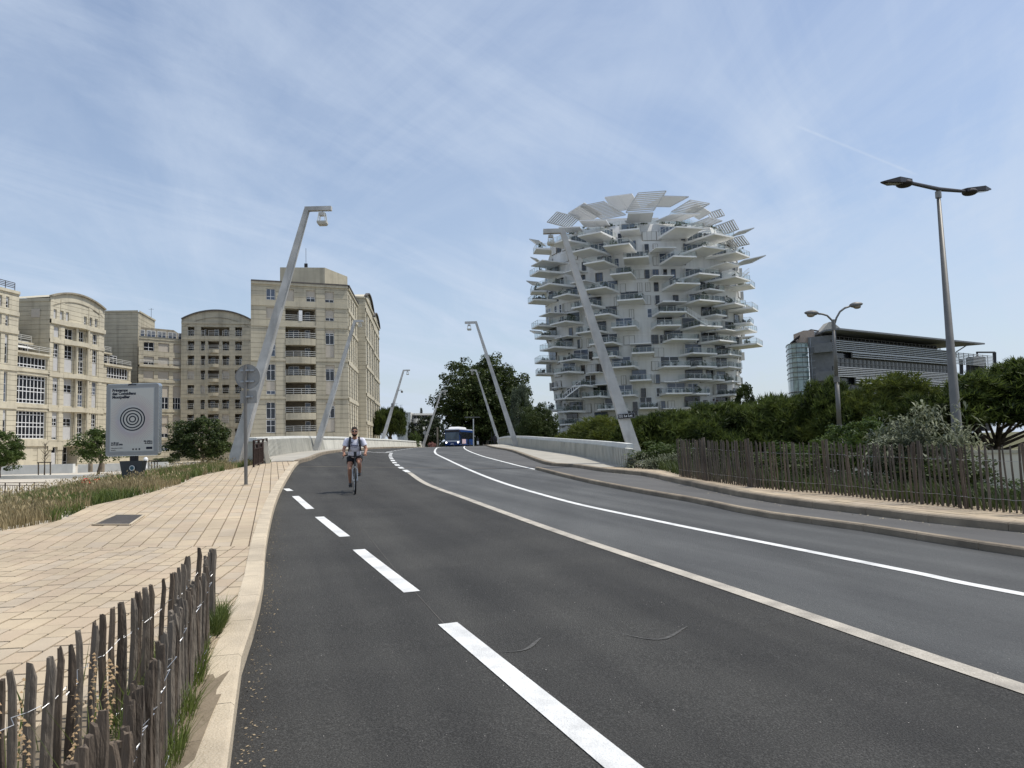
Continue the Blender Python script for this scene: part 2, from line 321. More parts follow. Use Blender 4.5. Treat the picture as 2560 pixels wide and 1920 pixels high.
overlay(M['asphalt2'],-112,.07,1.3,.72,1.2); overlay(M['asphalt2'],0,.5,.5,.92,1.08,seed=7,det=9); overlay(M['asphalt3'],-112,.1,1.2,.85,1.1)
for k in ('paver','paver2','paver3'): overlay(M[k],0,.45,.45,.90,1.06,seed=2,det=9); overlay(M[k],20,2.2,2.2,.93,1.04,seed=5,det=9)
overlay(M['granite'],0,1.4,1.4,.85,1.08,det=9); overlay(M['kerbdk'],0,1.1,1.1,.8,1.15,det=9)
overlay(M['white'],0,2.5,2.5,.78,1.03,.3,.55,det=10); overlay(M['cream'],0,2.5,2.5,.75,1.05,.3,.55,det=10)
M['footway']=mat('bridge_footway_concrete',(.38,.355,.30),.9,.15,1.,bump=.2,bscale=30)

for k in ('beige','beige2','beige3'): overlay(M[k],0,.5,.5,.88,1.04,.28,.6,seed=3,det=10)
# rain streaks: long vertical stains
def streaks(m,lo):
    t=m.node_tree; n=t.nodes; l=t.links; b=n['Principled BSDF']; src=b.inputs['Base Color'].links[0].from_socket
    g=n.new('ShaderNodeNewGeometry'); m2=n.new('ShaderNodeMapping'); m2.inputs['Scale'].default_value=(1.6,1.6,.10); l.new(g.outputs['Position'],m2.inputs[0])
    nz=n.new('ShaderNodeTexNoise'); nz.inputs['Scale'].default_value=1; nz.inputs['Detail'].default_value=8; l.new(m2.outputs[0],nz.inputs['Vector'])
    rp=n.new('ShaderNodeValToRGB'); rp.color_ramp.elements[0].position=.32; rp.color_ramp.elements[1].position=.5; rp.color_ramp.elements[0].color=(lo,lo,lo,1); rp.color_ramp.elements[1].color=(1,1,1,1); l.new(nz.outputs[0],rp.inputs[0])
    x=n.new('ShaderNodeMixRGB'); x.blend_type='MULTIPLY'; x.inputs[0].default_value=1; l.new(src,x.inputs[1]); l.new(rp.outputs[0],x.inputs[2]); l.new(x.outputs[0],b.inputs['Base Color'])
streaks(M['beige'],.80); streaks(M['beige2'],.86); streaks(M['beige3'],.7); streaks(M['conc'],.78); streaks(M['conc2'],.7); streaks(M['twhite'],.9)
# ------------------------------------------------------------ road lines (plan curves)
S_=2560/2212
def gl(pts,off=0): return [GR(a,b,off) for a,b in pts]
_kl=gl([(575,1920),(605,1683),(635,1590),(658,1487),(661,1436),(670,1350),(691,1261),(717,1204),(746,1161)])
K_L=spline([(3.2,-14),(1.35,-6),(-.22,0)]+_kl+[(-10.6,40),(-12.7,53),(-14.0,75),(-15.1,103),(-14.2,135),(-10,175),(0,240)])
_r1=gl([(1342,1175),(1447,1202),(1600,1233),(1736,1257),(1900,1292),(2170,1330),(2560,1393)])
K_R1=spline([(13.5,-14),(10.8,-4),(8.3,3.5)]+_r1[::-1]+[(-.1,33.5),(-1.9,44),(-3.6,58),(-4.9,76),(-6,103),(-3.8,135),(0,172),(9,240)])
_r2=gl([(1360,1155),(1440,1163),(1520,1178),(1610,1190),(1700,1210),(1900,1252),(2171,1288),(2370,1313)],.09)
K_R2=spline([(15.6,-14),(12.9,-4),(9.6,5.5)]+_r2[::-1]+[(-.2,51),(-1.6,62),(-2.7,76),(-3.9,103),(-1.7,135),(2,171),(11,240)])
_fe=gl([(1700,1192),(1900,1221),(2063,1235),(2225,1253),(2424,1273),(2560,1286)],.21)
FEN=spline([(15.9,-6),(13,3)]+[(p.x,p.y) for p in _fe[::-1]],.4)
_cr=gl([(a*S_,b*S_) for a,b in [(2212,1490),(1800,1350),(1615,1287),(1400,1215),(1150,1130),(1000,1075),(920,1045),(885,1022),(862,1008),(850,997),(843,985),(845,978)]])
C_C=spline([(6.8,-14),(5.2,-4),(3.8,2.2)]+_cr+[(-8.9,54),(-9.7,75),(-10.8,103),(-9,135),(-5,173),(4,240)])
_w2=gl([(a*S_,b*S_) for a,b in [(2212,1285),(2000,1243),(1700,1183),(1400,1122),(1200,1077),(1050,1030),(960,990),(940,978)]])
C_2=spline([(10.8,-14),(8.7,-4),(6.7,3)]+_w2+[(-6.7,66),(-7.4,76),(-8.3,103),(-6.3,135),(-2.4,173),(6.5,240)])
_dl=[(a*S_,b*S_) for a,b in [(1337,1659),(967,1348),(890,1280),(775,1188),(745,1160),(690,1117),(670,1100),(638,1072),(627,1061),(618,1056)]]
D_=[GR(a,b) for a,b in _dl]
def ribbon(name,A,B,off,mat_,nx=4,y0=-12,y1=236,hf=None,kind='structure',parent=None,stepy=.6,**kw):
    """sheet between plan curves A (left) and B (right), following the ground"""
    hf=hf or H; ysr=[];y=y0
    while y<y1: ysr.append(y); y+=stepy if y<45 else 2.5
    ysr.append(y1); mb=MB(); vs=[];fs=[]
    for y in ysr:
        a,b=xat(A,y),xat(B,y)
        for i in range(nx+1):
            x=a+(b-a)*i/nx; vs.append((x,y,hf(x,y)+(off(x,y) if callable(off) else off)))
    n=nx+1
    for j in range(len(ysr)-1):
        for i in range(nx): fs.append((j*n+i,j*n+i+1,(j+1)*n+i+1,(j+1)*n+i))
    mb.add(vs,fs); return mb.build(name,mat_,parent,smooth=True,kind=kind,**kw)
ribbon('road',K_L,C_C,0,M['asphalt'],nx=8)
ribbon('road_right_lane',C_C,K_R1,.001,M['asphalt2'],nx=8)
cyo=lambda x,y: .09*(1-sst(22.5,29.5,y))+.004
ribbon('cycle_lane',offs(K_R1,.12),K_R2,cyo,M['asphalt3'],nx=3)
# painted lines
def line(name,pl,w,off,mat_,y0,y1,dash=None,label=None):
    mb=MB(); P=[p for p in resample(pl,.25) if y0<=p.y<=y1]
    L_=offs(P,-w/2); R2_=offs(P,w/2); s=0
    for i in range(len(P)-1):
        d=(P[i+1]-P[i]).length
        if dash is None or (s%(dash[0]+dash[1]))<dash[0]:
            q=[L_[i],R2_[i],R2_[i+1],L_[i+1]]; mb.add([(p.x,p.y,H(p.x,p.y)+off) for p in q],[(0,1,2,3)])
        s+=d
    return mb.build(name,mat_,kind='structure')
line('road_marking',C_C,.17,.006,M['cream'],-12,_cr[7].y+.3)
line('road_marking',C_C,.2,.006,M['white'],_cr[7].y+.3,100,(1.3,1.0))
line('road_marking',C_2,.14,.006,M['white'],-12,150)
line('road_marking',K_R1,.14,.009,M['white'],_r1[0].y+.2,150)
for i in range(0,10,2):
    a,b=D_[i],D_[i+1]; mb=MB(); t=(b-a); t.z=0; t.normalize(); sd_=Vector((t.y,-t.x,0))*.085
    if i==0: a=a-t*2.2
    nseg=8; vs=[]
    for k in range(nseg+1):
        p=a.lerp(b,k/nseg)
        for q in (p-sd_,p+sd_): vs.append((q.x,q.y,H(q.x,q.y)+.006))
    mb.add(vs,[(2*k,2*k+1,2*k+3,2*k+2) for k in range(nseg)]); mb.build('road_marking',M['white'],kind='structure')
def strip(name,pts,w,mat_,off=.007,dash=None):
    mb=MB(); P=[Vector(p[:2]) for p in pts]; P=resample(P,.2); s=0
    t=(P[-1]-P[0]).normalized(); n_=Vector((t.y,-t.x))*w/2
    for a,b in zip(P,P[1:]):
        if dash is None or s%(dash[0]+dash[1])<dash[0]:
            mb.add([(q.x,q.y,H(q.x,q.y)+off) for q in (a-n_,a+n_,b+n_,b-n_)],[(0,1,2,3)])
        s+=(b-a).length
    return mb.build(name,mat_,kind='structure')
strip('stop_line',[GR(838,1130),GR(925,1130)],.5,M['white'])
strip('stop_line',[GR(934,1131),GR(972,1132)],.5,M['white'],dash=(.4,.4))
strip('expansion_joint',[GR(750,1166),GR(1220,1171)],.07,M['kerbdk'],.005)
strip('expansion_joint',[GR(1220,1171),GR(1338,1173)],.07,M['kerbdk'],.005)
# curved tyre scuffs on the road
M['scuff']=mat('chalky_scuff',(.085,.083,.077),.9,.4,30)
for (ax,ay),(bx,by),(cx_,cy_) in (((1240,1632),(1310,1628),(1352,1598)),((1545,1586),(1650,1600),(1718,1570))):
    a,b,c=GR(ax,ay),GR(bx,by),GR(cx_,cy_); P=spline([a,b,c],.06); mb=MB()
    for i in range(len(P)-1):
        wd=.017*(1-abs(2*i/len(P)-1))+.002
        t=(P[i+1]-P[i]).normalized(); n_=Vector((t.y,-t.x))*wd
        mb.add([(q.x,q.y,H(q.x,q.y)+.005) for q in (P[i]-n_,P[i]+n_,P[i+1]+n_,P[i+1]-n_)],[(0,1,2,3)])
    mb.build('tyre_scuff',M['scuff'],kind='structure')
# ------------------------------------------------------------ left pavement
_ve=gl([(0,1328),(150,1300),(230,1265),(350,1238),(450,1210),(490,1192),(560,1177),(628,1163)],.14)
VER=[(-9.2,-12),(-9.2,3)]+[(p.x,p.y) for p in _ve]
VERs=spline(VER,.5)
KI=offs(K_L,-.2)
YB=35.2     # where the bridge deck starts
pav=[p for p in KI if -10<p.y<YB]; 
pv=[(xat(VERs,-10),-10)]+[(p.x,p.y) for p in VERs if -10<p.y<YB]+[(xat(VERs,YB),YB)]
POLY=[(p.x,p.y) for p in pav]+pv[::-1]   # ccw: kerb side going up, verge side coming down
paveroot=thing('pavement','left pavement of sand coloured slabs beside the road','pavement'); del paveroot['label'],paveroot['category']; paveroot['kind']='structure'
ribbon('mortar_bed',VERs,KI,.118,M['joint'],nx=8,y0=-10,y1=YB,parent=paveroot,kind=None)
def clip(subj,quad):
    out=subj
    for i in range(4):
        a,b=quad[i],quad[(i+1)%4]; inp=out; out=[]
        ex,ey=b[0]-a[0],b[1]-a[1]
        side=lambda p: ex*(p[1]-a[1])-ey*(p[0]-a[0])
        for j in range(len(inp)):
            p,q=inp[j-1],inp[j]; sp,sq=side(p),side(q)
            if sp*sq<0: t=sp/(sp-sq); out.append((p[0]+(q[0]-p[0])*t,p[1]+(q[1]-p[1])*t))
            if sq>=0: out.append(q)
        if len(out)<3: return []
    return out
def pav_range(poly,y0,y1):
    return [p for p in poly]
def inpoly(x,y,poly):
    c=False;j=len(poly)-1
    for i in range(len(poly)):
        if (poly[i][1]>y)!=(poly[j][1]>y) and x<(poly[j][0]-poly[i][0])*(y-poly[i][1])/(poly[j][1]-poly[i][1])+poly[i][0]: c=not c
        j=i
    return c
def lay_pavers(root,poly,org,ang,w,ymin,ymax,off,hf,mats,lens=(.3,.45,.38,.5),lim=300,extent=40,gap=.009,seed=1,holes=()):
    r=random.Random(seed); du=Vector((math.cos(ang),math.sin(ang))); dv=Vector((-du.y,du.x)); cells=[]
    xs=[p[0] for p in poly]; x0,x1=min(xs),max(xs)
    for row in range(-int(extent/w),int(extent/w)):
        s=-extent+r.random()*.4
        while s<extent:
            ln=r.choice(lens); c=Vector(org)+du*(s+ln/2)+dv*(row+.5)*w; s0=s; s+=ln
            if not(ymin-.6<c.y<ymax+.6 and x0-.6<c.x<x1+.6 and c.y>-3): continue
            q=[Vector(org)+du*(s0+gap)+dv*(row*w+gap),Vector(org)+du*(s0+ln-gap)+dv*(row*w+gap),Vector(org)+du*(s0+ln-gap)+dv*((row+1)*w-gap),Vector(org)+du*(s0+gap)+dv*((row+1)*w-gap)]
            q=[(p.x,p.y) for p in q]
            ins=[inpoly(*p,poly) for p in q]
            if not any(ins): continue
            if not all(ins):
                loc=[p for p in q]; pl=clip(poly,q)
                if len(pl)<3: continue
                q=pl
            if min(p[1] for p in q)<ymin or max(p[1] for p in q)>ymax:
                yy=[(-99,ymin),(99,ymin),(99,ymax),(-99,ymax)]; q=clip(q,yy)
                if len(q)<3: continue
            if any(h[0]<c.x<h[1] and h[2]<c.y<h[3] for h in holes): continue
            cells.append((c.length if c.y>1.5 and abs(c.x)<c.y*.75 else 99+c.length,q,r.random(),r.choice(range(len(mats)))))
    return cells
def emit_pavers(root,cells,off,hf,mats,lim=300,name='paving_slab'):
    cells.sort(key=lambda c:c[0]); far=[MB() for _ in mats]
    for k,(d,q,rr,mi) in enumerate(cells):
        dz=(rr-.5)*.005; top=[(p[0],p[1],hf(*p)+off+dz) for p in q]; n=len(q); bot=[(p[0],p[1],p[2]-.035) for p in top]
        c=Vector((sum(p[0] for p in q)/n,sum(p[1] for p in q)/n)); ins=[(p[0]+(c.x-p[0])*.012,p[1]+(c.y-p[1])*.012,p[2]) for p in top]; low=[(p[0],p[1],p[2]-.003) for p in top]
        vs=bot+low+ins; fs=[tuple(range(2*n,3*n))]+[(i,(i+1)%n,n+(i+1)%n,n+i) for i in range(n)]+[(n+i,n+(i+1)%n,2*n+(i+1)%n,2*n+i) for i in range(n)]
        if k<lim:
            MB().add(vs,fs).build(name,mats[mi],root)
        else: far[mi].add(vs,fs)
    for i,f in enumerate(far):
        if f.f: f.build(name+'s',mats[i],root,kind='stuff')
pm=[M['paver'],M['paver'],M['paver2'],M['paver3']]
ga,gb=GR(232,1312,.14),GR(360,1288,.14); GRAT=(-.0,)
gcx,gcy=(GR(232,1312,.14)+GR(288,1288,.14)+GR(360,1288,.14)+GR(325,1312,.14))[:2]; gcx/=4; gcy/=4
c1_=lay_pavers(paveroot,POLY,(-3.5,5),R_(97),.19,-3,10.3,.14,H,pm,seed=3,lens=(.28,.38,.34))
c2_=lay_pavers(paveroot,POLY,(-4.5,14),R_(107.5),.235,10.31,YB,.14,H,pm,seed=5,lens=(.32,.5,.4,.6))
emit_pavers(paveroot,c1_+c2_,.14,H,pm)
# kerb stones: one object each where they show, the rest joined
def kerb(name,pl,w,h,y0,y1,mat_,step=1.,side=-1,base=None,lim=120,rootlabel=None):
    root=thing(name,'x','x'); del root['label'],root['category']; root['kind']='structure'
    P=resample(pl,step); O=offs(P,w*side); far=MB()
    bf=base or (lambda x,y:0)
    for i in range(len(P)-1):
        if not(y0<=P[i].y<y1): continue
        g=.004; a,b,c,d=P[i],P[i+1],O[i+1],O[i]
        t=(b-a).normalized()*g; a2,d2=a+t,d+t; b2,c2=b-t,c-t
        q=[a2,b2,c2,d2]
        if side>0: q=[d2,c2,b2,a2]
        bot=[(p.x,p.y,H(p.x,p.y)-.12) for p in q]; md=[(p.x,p.y,H(p.x,p.y)+bf(p.x,p.y)+h-.02) for p in q]
        inn=[]
        for k_,p in enumerate(q):
            onroad = (p is a2 or p is b2); o_=Vector((0,0))
            other={id(a2):d2,id(b2):c2,id(c2):b2,id(d2):a2}[id(p)]; dirp=(other-p).normalized()*(.02 if onroad else .002)
            inn.append((p.x+dirp.x,p.y+dirp.y,H(p.x,p.y)+bf(p.x,p.y)+h+rnd.uniform(-.001,.001)))
        vs=bot+md+inn; fs=[(3,2,1,0)]+[(j,(j+1)%4,4+(j+1)%4,4+j) for j in range(4)]+[(4+j,4+(j+1)%4,8+(j+1)%4,8+j) for j in range(4)]+[(8,9,10,11)]
        if side<0: fs=[f[::-1] for f in fs]
        if P[i].y<42: MB().add(vs,fs).build('kerb_stone',mat_,root)
        else: far.add(vs,fs)
    if far.f: far.build('kerb_stones',mat_,root,kind='stuff')
    return root
kerb('kerb',K_L,.2,.146,-6,YB,M['granite'],1.0)
kerb('kerb',K_L,.2,.18,YB,150,M['kerbdk'],1.0)
kerb('kerb',K_R1,.13,.102,-8,_r1[0].y,M['kerbdk'],1.0,side=1)
kerb('kerb',K_R2,.2,.122,-8,150,M['kerbdk'],1.2,side=1,base=lambda x,y:cyo(x,y))
# right pavement
FL=offs(K_R2,.2)
rpo=lambda x,y: cyo(x,y)+.117
FENW=[Vector((p.x+.5,p.y)) for p in FEN]+[Vector((5.6,26)),Vector((5.3,29)),Vector((4.6,32)),Vector((3.4,38)),Vector((2.3,45)),Vector((1.2,54)),Vector((0,66)),Vector((-.6,76)),Vector((-1.9,103)),Vector((.3,135)),Vector((4,171)),Vector((13,240))]
ribbon('right_pavement_base',FL,FENW,lambda x,y:rpo(x,y)-.02,M['joint'],nx=4,y0=-8,y1=28)
rp=thing('right_pavement','x','x'); del rp['label'],rp['category']; rp['kind']='structure'
PR=[(p.x,p.y) for p in FENW if 2<p.y<27.5]; PL=[(p.x,p.y) for p in FL if 2<p.y<27.5]
POLR=PR+PL[::-1]
c3_=lay_pavers(rp,POLR,(7,12),R_(113),.25,2,27.4,.14,H,pm,seed=9,lens=(.4,.5,.6))
emit_pavers(rp,c3_,0,lambda x,y:H(x,y)+rpo(x,y),pm)
ribbon('bridge_footway',FL,FENW,rpo,M['footway'],nx=3,y0=27.45,y1=236)
# bridge footway, left
LP=[Vector((xat(K_L,YB)-2.6,YB))]+[Vector((xat(K_L,y)-a,y)) for y,a in ((40,2.5),(53,2.1),(66,2.0),(80,2.0),(103,2.),(135,2.),(160,2.),(236,2.))]
LPs=spline(LP,1.)
ribbon('bridge_footway',LPs,offs(K_L,-.2),.172,M['footway'],nx=3,y0=YB,y1=236)
# ------------------------------------------------------------ terrain
def base_l(x,y): return -1.25+1.35*sst(62,108,y)
def T(x,y):
    xl=xat(VERs,y) if y<YB else xat(LPs,y)-.3
    xr=xat(FENW,y)+.05
    h=H(min(max(x,xl),xr),y) if y<235 else 1.
    if x<xl:
        d=xl-x; b=base_l(x,y)
        if y<YB: return h+.12+(b-h-.12)*sst(1.5,13,d)
        return h-.3+(b-h+.3)*sst(0,12+0*d,d)*1.0 if y<236 else b
    if x>xr:
        d=x-xr; b=-.9
        if y<30: return h+.17+(b-h-.17)*sst(.6,7,d)
        return h-.3+(b-h+.3)*sst(0,10,d)
    return h-.35
gx=sorted(set([round(v,2) for v in list(np.arange(-34,22,.7))+list(np.arange(-150,-34,4))+list(np.arange(22,160,4))+[-2500,-1200,-600,-350,-220,160,260,450,900,1600,2500]]))
gy=sorted(set([round(v,2) for v in list(np.arange(-12,60,.8))+list(np.arange(60,260,4))+[-60,-30,260,300,380,520,800,1300,2500,3800]]))
V=[(x,y,T(x,y)) for y in gy for x in gx]; n=len(gx)
Fq=[(j*n+i,j*n+i+1,(j+1)*n+i+1,(j+1)*n+i) for j in range(len(gy)-1) for i in range(n-1)]
Fp=[f for f in Fq if V[f[0]][0]<-6 and V[f[0]][1]<150]; Fs=set(Fp)
npmesh('ground',V,[f for f in Fq if f not in Fs],M['grassbase'],smooth=True,kind='structure')
npmesh('plaza',V,Fp,M['plaza'],smooth=True,kind='structure')

# longitudinal construction seam and a few repair patches, fine cracks
_sm=[GR(p[0],p[1]) for p in ((1180,1640),(1000,1440),(905,1320),(800,1225))]
strip('asphalt_seam',_sm[:2],.007,M['lead'],.004); strip('asphalt_seam',_sm[1:3],.007,M['lead'],.004)
# ------------------------------------------------------------ building tools
class Facade:
    def __init__(s,O,D): s.O=Vector(O[:2]); s.d=(Vector(D[:2])-s.O).normalized(); s.L=(Vector(D[:2])-s.O).length; s.n=Vector((s.d.y,-s.d.x))
    def uv(s,px,py):
        r=ray(px,py); # O+u d = t r
        a=Matrix(((s.d.x,-r.x),(s.d.y,-1))); u,t=a.inverted()@(-s.O); return u,EYE+t*r.z
    def p(s,u,z,dep=0): q=s.O+s.d*u+s.n*dep; return Vector((q.x,q.y,z))
def relief(mb,mp_,ub,vb,fn):
    """grid of cells at their own depths, joined by reveals; fn(u,v)->(depth or None, material index)"""
    ub=sorted(set(round(x,3) for x in ub)); vb=sorted(set(round(x,3) for x in vb)); nu,nv=len(ub)-1,len(vb)-1
    D=[[fn((ub[i]+ub[i+1])/2,(vb[j]+vb[j+1])/2) for j in range(nv)] for i in range(nu)]
    for i in range(nu):
        for j in range(nv):
            d,mi=D[i][j]
            if d is None: continue
            u0,u1,v0,v1=ub[i],ub[i+1],vb[j],vb[j+1]
            mb.add([mp_(u0,v0,d),mp_(u1,v0,d),mp_(u1,v1,d),mp_(u0,v1,d)],[(0,1,2,3)],mi)
            if i+1<nu and D[i+1][j][0] is not None and abs(D[i+1][j][0]-d)>1e-4:
                e=D[i+1][j][0]; mb.add([mp_(u1,v0,d),mp_(u1,v0,e),mp_(u1,v1,e),mp_(u1,v1,d)],[(0,1,2,3)],mi if d>e else D[i+1][j][1])
            if j+1<nv and D[i][j+1][0] is not None and abs(D[i][j+1][0]-d)>1e-4:
                e=D[i][j+1][0]; mb.add([mp_(u0,v1,d),mp_(u1,v1,d),mp_(u1,v1,e),mp_(u0,v1,e)],[(0,1,2,3)],mi if d>e else D[i][j+1][1])
def window(root,mp_,u0,u1,v0,v1,dep,cols=2,rows=(.5,),shut=0,shm=None,pane=None,fw_=.07,low=0,name='window'):
    """frame bars + pane (+ roller shutter from the top) standing in an opening; mp_(u,v,d)"""
    fr=MB(); vt=v1-(v1-v0)*shut; vbt=v0+(v1-v0)*low
    def bx(a,b,c,d,e0,e1,m_=None):
        (m_ or fr).hexa([mp_(a,c,e0),mp_(b,c,e0),mp_(b,c,e1),mp_(a,c,e1)][::1]+[mp_(a,d,e0),mp_(b,d,e0),mp_(b,d,e1),mp_(a,d,e1)])
    f=None
    if vt-vbt>.15:
        for k in range(cols+1):
            c=u0+fw_/2+(u1-u0-fw_)*k/cols; bx(c-fw_/2,c+fw_/2,vbt,vt,dep,dep+.06)
        hs=[0]+[r for r in rows if vbt<v0+(v1-v0)*r<vt]+[1]
        for r in [vbt+fw_/2]+[v0+(v1-v0)*r for r in rows if vbt+.1<v0+(v1-v0)*r<vt-.1]+[vt-fw_/2]: bx(u0+fw_,u1-fw_,r-fw_/2,r+fw_/2,dep+.001,dep+.055)
        f=fr.build(name,M['frame'],root)
        pb=MB(); pb.add([mp_(u0,vbt,dep+.02),mp_(u1,vbt,dep+.02),mp_(u1,vt,dep+.02),mp_(u0,vt,dep+.02)],[(0,1,2,3)])
        pb.build('pane',pane or rnd.choice([M['pane'],M['pane'],M['pane'],M['pane2'] if rnd.random()<.3 else M['pane']]),f)
    if shut>0 or low>0:
        sb=MB()
        if shut>0: bx(u0,u1,vt,v1,dep,dep+.09,sb)
        if low>0: bx(u0,u1,v0,vbt,dep,dep+.08,sb)
        sb.build('roller_shutter',shm or M['shutter'],root)
def railing(mb,pts,h=1.,bars=3,r=.03,posts=1.5):
    for a,b in zip(pts,pts[1:]):
        a,b=Vector(a),Vector(b)
        for k in range(bars): z=Vector((0,0,h*(1-k/bars*.8))); mb.bar(a+z,b+z,r*2)
        n=max(1,int((b-a).length/posts))
        for k in range(n+1): p=a.lerp(b,k/n); mb.bar(p,p+Vector((0,0,h)),r*1.6)
def edges_of(rects,ub,vb):
    for r in rects: ub+=[r[0],r[1]]; vb+=[r[2],r[3]]
def beige_facade(root,fc,z0,z1,rects,bands,groove=.72,u0=0,u1=None,pil=(),thick=.4,mats=('beige','beige3'),name='wall',gr=True,groofs=.024):
    """rects: (u0,u1,z0,z1,depth,mi); bands: (z0,z1,depth); pil: pilaster u ranges (raised)"""
    u1=fc.L if u1 is None else u1; ub=[u0,u1]; vb=[z0,z1]
    edges_of(rects,ub,vb)
    for b in bands: vb+=[b[0],b[1]]
    for p in pil: ub+=[p[0],p[1]]
    gz=[]
    if gr:
        z=z0+groove
        while z<z1-.2:
            if not any(b[0]-.15<z<b[1]+.15 for b in bands): gz.append(z); vb+=[z-groofs,z+groofs]
            z+=groove
    ub=[u for u in ub if u0-1e-6<=u<=u1+1e-6]; vb=[v for v in vb if z0-1e-6<=v<=z1+1e-6]
    def fn(u,v):
        for r in rects:
            if r[0]<u<r[1] and r[2]<v<r[3]: return (r[4],r[5] if len(r)>5 else 0)
        for b in bands:
            if b[0]<v<b[1]: return (b[2],1 if b[1]-b[0]<.2 else 0)
        d=0
        for p in pil:
            if p[0]<u<p[1]: d=p[2]
        for g in gz:
            if g-groofs<v<g+groofs: return (d-.05,1)
        return (d,0)
    mb=MB(); relief(mb,fc.p,ub,vb,fn)
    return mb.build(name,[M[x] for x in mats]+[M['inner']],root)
def arch_gable(root,fc,u0,u1,z,rise,dep,mat_,cop=None,name='gable',n=18,back=8):
    mb=MB(); W=(u1-u0); R=(W*W/4+rise*rise)/(2*rise); c=z+rise-R; pts=[]
    for k in range(n+1):
        u=u0+W*k/n; zz_=c+math.sqrt(max(0,R*R-(u-(u0+u1)/2)**2)); pts.append((u,zz_))
    f=[fc.p(u,z_,dep) for u,z_ in pts]; b=[fc.p(u,z_,dep-back) for u,z_ in pts]
    base=[fc.p(u0,z-.01,dep),fc.p(u1,z-.01,dep)]
    mb.add(f+[base[1],base[0]],[tuple(range(n+3))[::-1]]); m_=n+1
    mb.add(f+b,[(i,i+1,m_+i+1,m_+i) for i in range(n)])
    o=mb.build(name,mat_,root)
    cp=MB(); c2=MB()
    for i in range(n):
        a,b_=fc.p(pts[i][0],pts[i][1]+.12,dep+.1),fc.p(pts[i+1][0],pts[i+1][1]+.12,dep+.1)
        cp.bar(a,b_,.5,.25)
        a,b_=fc.p(u0+(pts[i][0]-u0)*.93+W*.035,pts[i][1]-1.3,dep+.05),fc.p(u0+(pts[i+1][0]-u0)*.93+W*.035,pts[i+1][1]-1.3,dep+.05)
        c2.bar(a,b_,.1,.1)
    c2.build('moulding',M['beige3'],root)
    cp.build('coping',cop or M['beige3'],root)
def loggia_row(root,fc,cols,rows,dep,rl=True,curved=None,closed=()):
    for i,(a,b) in enumerate(cols):
        for j,(c,d) in enumerate(rows):
            if (i,j) in closed:
                sh=MB(); sh.hexa([fc.p(a,c,-.3),fc.p(b,c,-.3),fc.p(b,c,-.2),fc.p(a,c,-.2),fc.p(a,d,-.3),fc.p(b,d,-.3),fc.p(b,d,-.2),fc.p(a,d,-.2)]); sh.build('roller_shutter',M['shutter'],root)
            # doors on the back wall
            w_=(b-a)
            if rnd.random()<.8:
                s_=rnd.choice([.1,.45]); window(root,fc.p,a+w_*s_,a+w_*(s_+.42),c+.02,c+(d-c)*.9,dep+.03,1,(),pane=M['pane'],name='balcony_door')
            r=MB(); 
            for k in range(3): z_=c+.35+.32*k; r.bar(fc.p(a,z_,.02),fc.p(b,z_,.02),.055,.055)
            nn=max(1,int(w_/2.))
            for k in range(nn+1): r.bar(fc.p(a+.05+(w_-.1)*k/nn,c,.02),fc.p(a+.05+(w_-.1)*k/nn,c+1.,.02),.05,.05)
            r.build('balcony_rail',M['rail'],root)
# ------------------------------------------------------------ B7: pale block by the bridge
P7a=PT(627,1000,113); P7b=PT(871.5,1000,118.6); f7=Facade(P7a,P7b)
z=lambda px,py,f=f7: f.uv(px,py)[1]
ux=lambda px,py,f: f.uv(px,py)[0]
c7=lambda x,y: (600+x/3.606,660+y/3.606)
b7=thing('apartment_block','pale ochre concrete apartment block with a column of recessed balconies, behind the bridge parapet','apartment block',(P7a.x,P7a.y,0),'stone coloured apartment blocks')
U=lambda x,y: f7.uv(*c7(x,y))[0]; Z=lambda x,y: f7.uv(*c7(x,y))[1]
ztop=Z(98,155); zf=[Z(410,y) for y in (1517,1347,1178,1010,840,673,507)]   # slab lines
cb=(U(411,1000),U(684,1000)); cw1=(U(237,1000),U(320,1000)); cw2=(U(773,1000),U(853,1000)); cw3=(U(597,300),U(678,300)); cw4=(U(405,300),U(487,300)); cw5=(U(766,300),U(846,300))
fl=(zf[-1]-zf[0])/6; zb=.2
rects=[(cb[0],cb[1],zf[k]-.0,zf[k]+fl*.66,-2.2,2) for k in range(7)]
top=[(cw1,Z(237,320),Z(237,218)),(cw4,Z(405,332),Z(405,225)),(cw3,Z(597,338),Z(597,236)),(cw5,Z(766,346),Z(766,248))]
rects+=[(a[0],a[1],lo,hi,-.3,0) for a,lo,hi in top]
rects+=[(cw1[0],cw1[1],Z(237,490),Z(237,388),-.3,0),(cw2[0],cw2[1],Z(770,512),Z(770,410),-.3,0)]
tall=[(Z(237,830),Z(237,570)),(Z(237,1175),Z(237,900)),(Z(237,1522),Z(237,1245))]
for lo,hi in tall: rects+=[(cw1[0],cw1[1],lo,hi,-.3,0),(cw2[0],cw2[1],lo-.05,hi-.05,-.3,0)]
bands=[(ztop-.35,ztop,.25),(zf[-1]+fl*.75,zf[-1]+fl*.75+.9,.12),(Z(237,870),Z(237,850),.15),(Z(237,1215),Z(237,1195),.15),(Z(237,560)-.0,Z(237,540),.12)]
bands=[(min(a,b),max(a,b),c) for a,b,c in bands]
beige_facade(b7,f7,zb-1,ztop,rects,bands,pil=((U(325,900),U(405,900),.06),(U(688,900),U(768,900),.06)))
for lo,hi in tall:
    k=rnd.random()
    for cw in (cw1,cw2):
        window(b7,f7.p,cw[0],cw[1],lo,lo+(hi-lo)*.42,-.28,2,(.55,),shut=rnd.choice([0,.7,1,1]))
        window(b7,f7.p,cw[0],cw[1],lo+(hi-lo)*.46,hi,-.28,2,(.62,),shut=rnd.choice([0,.25,0,.5]))
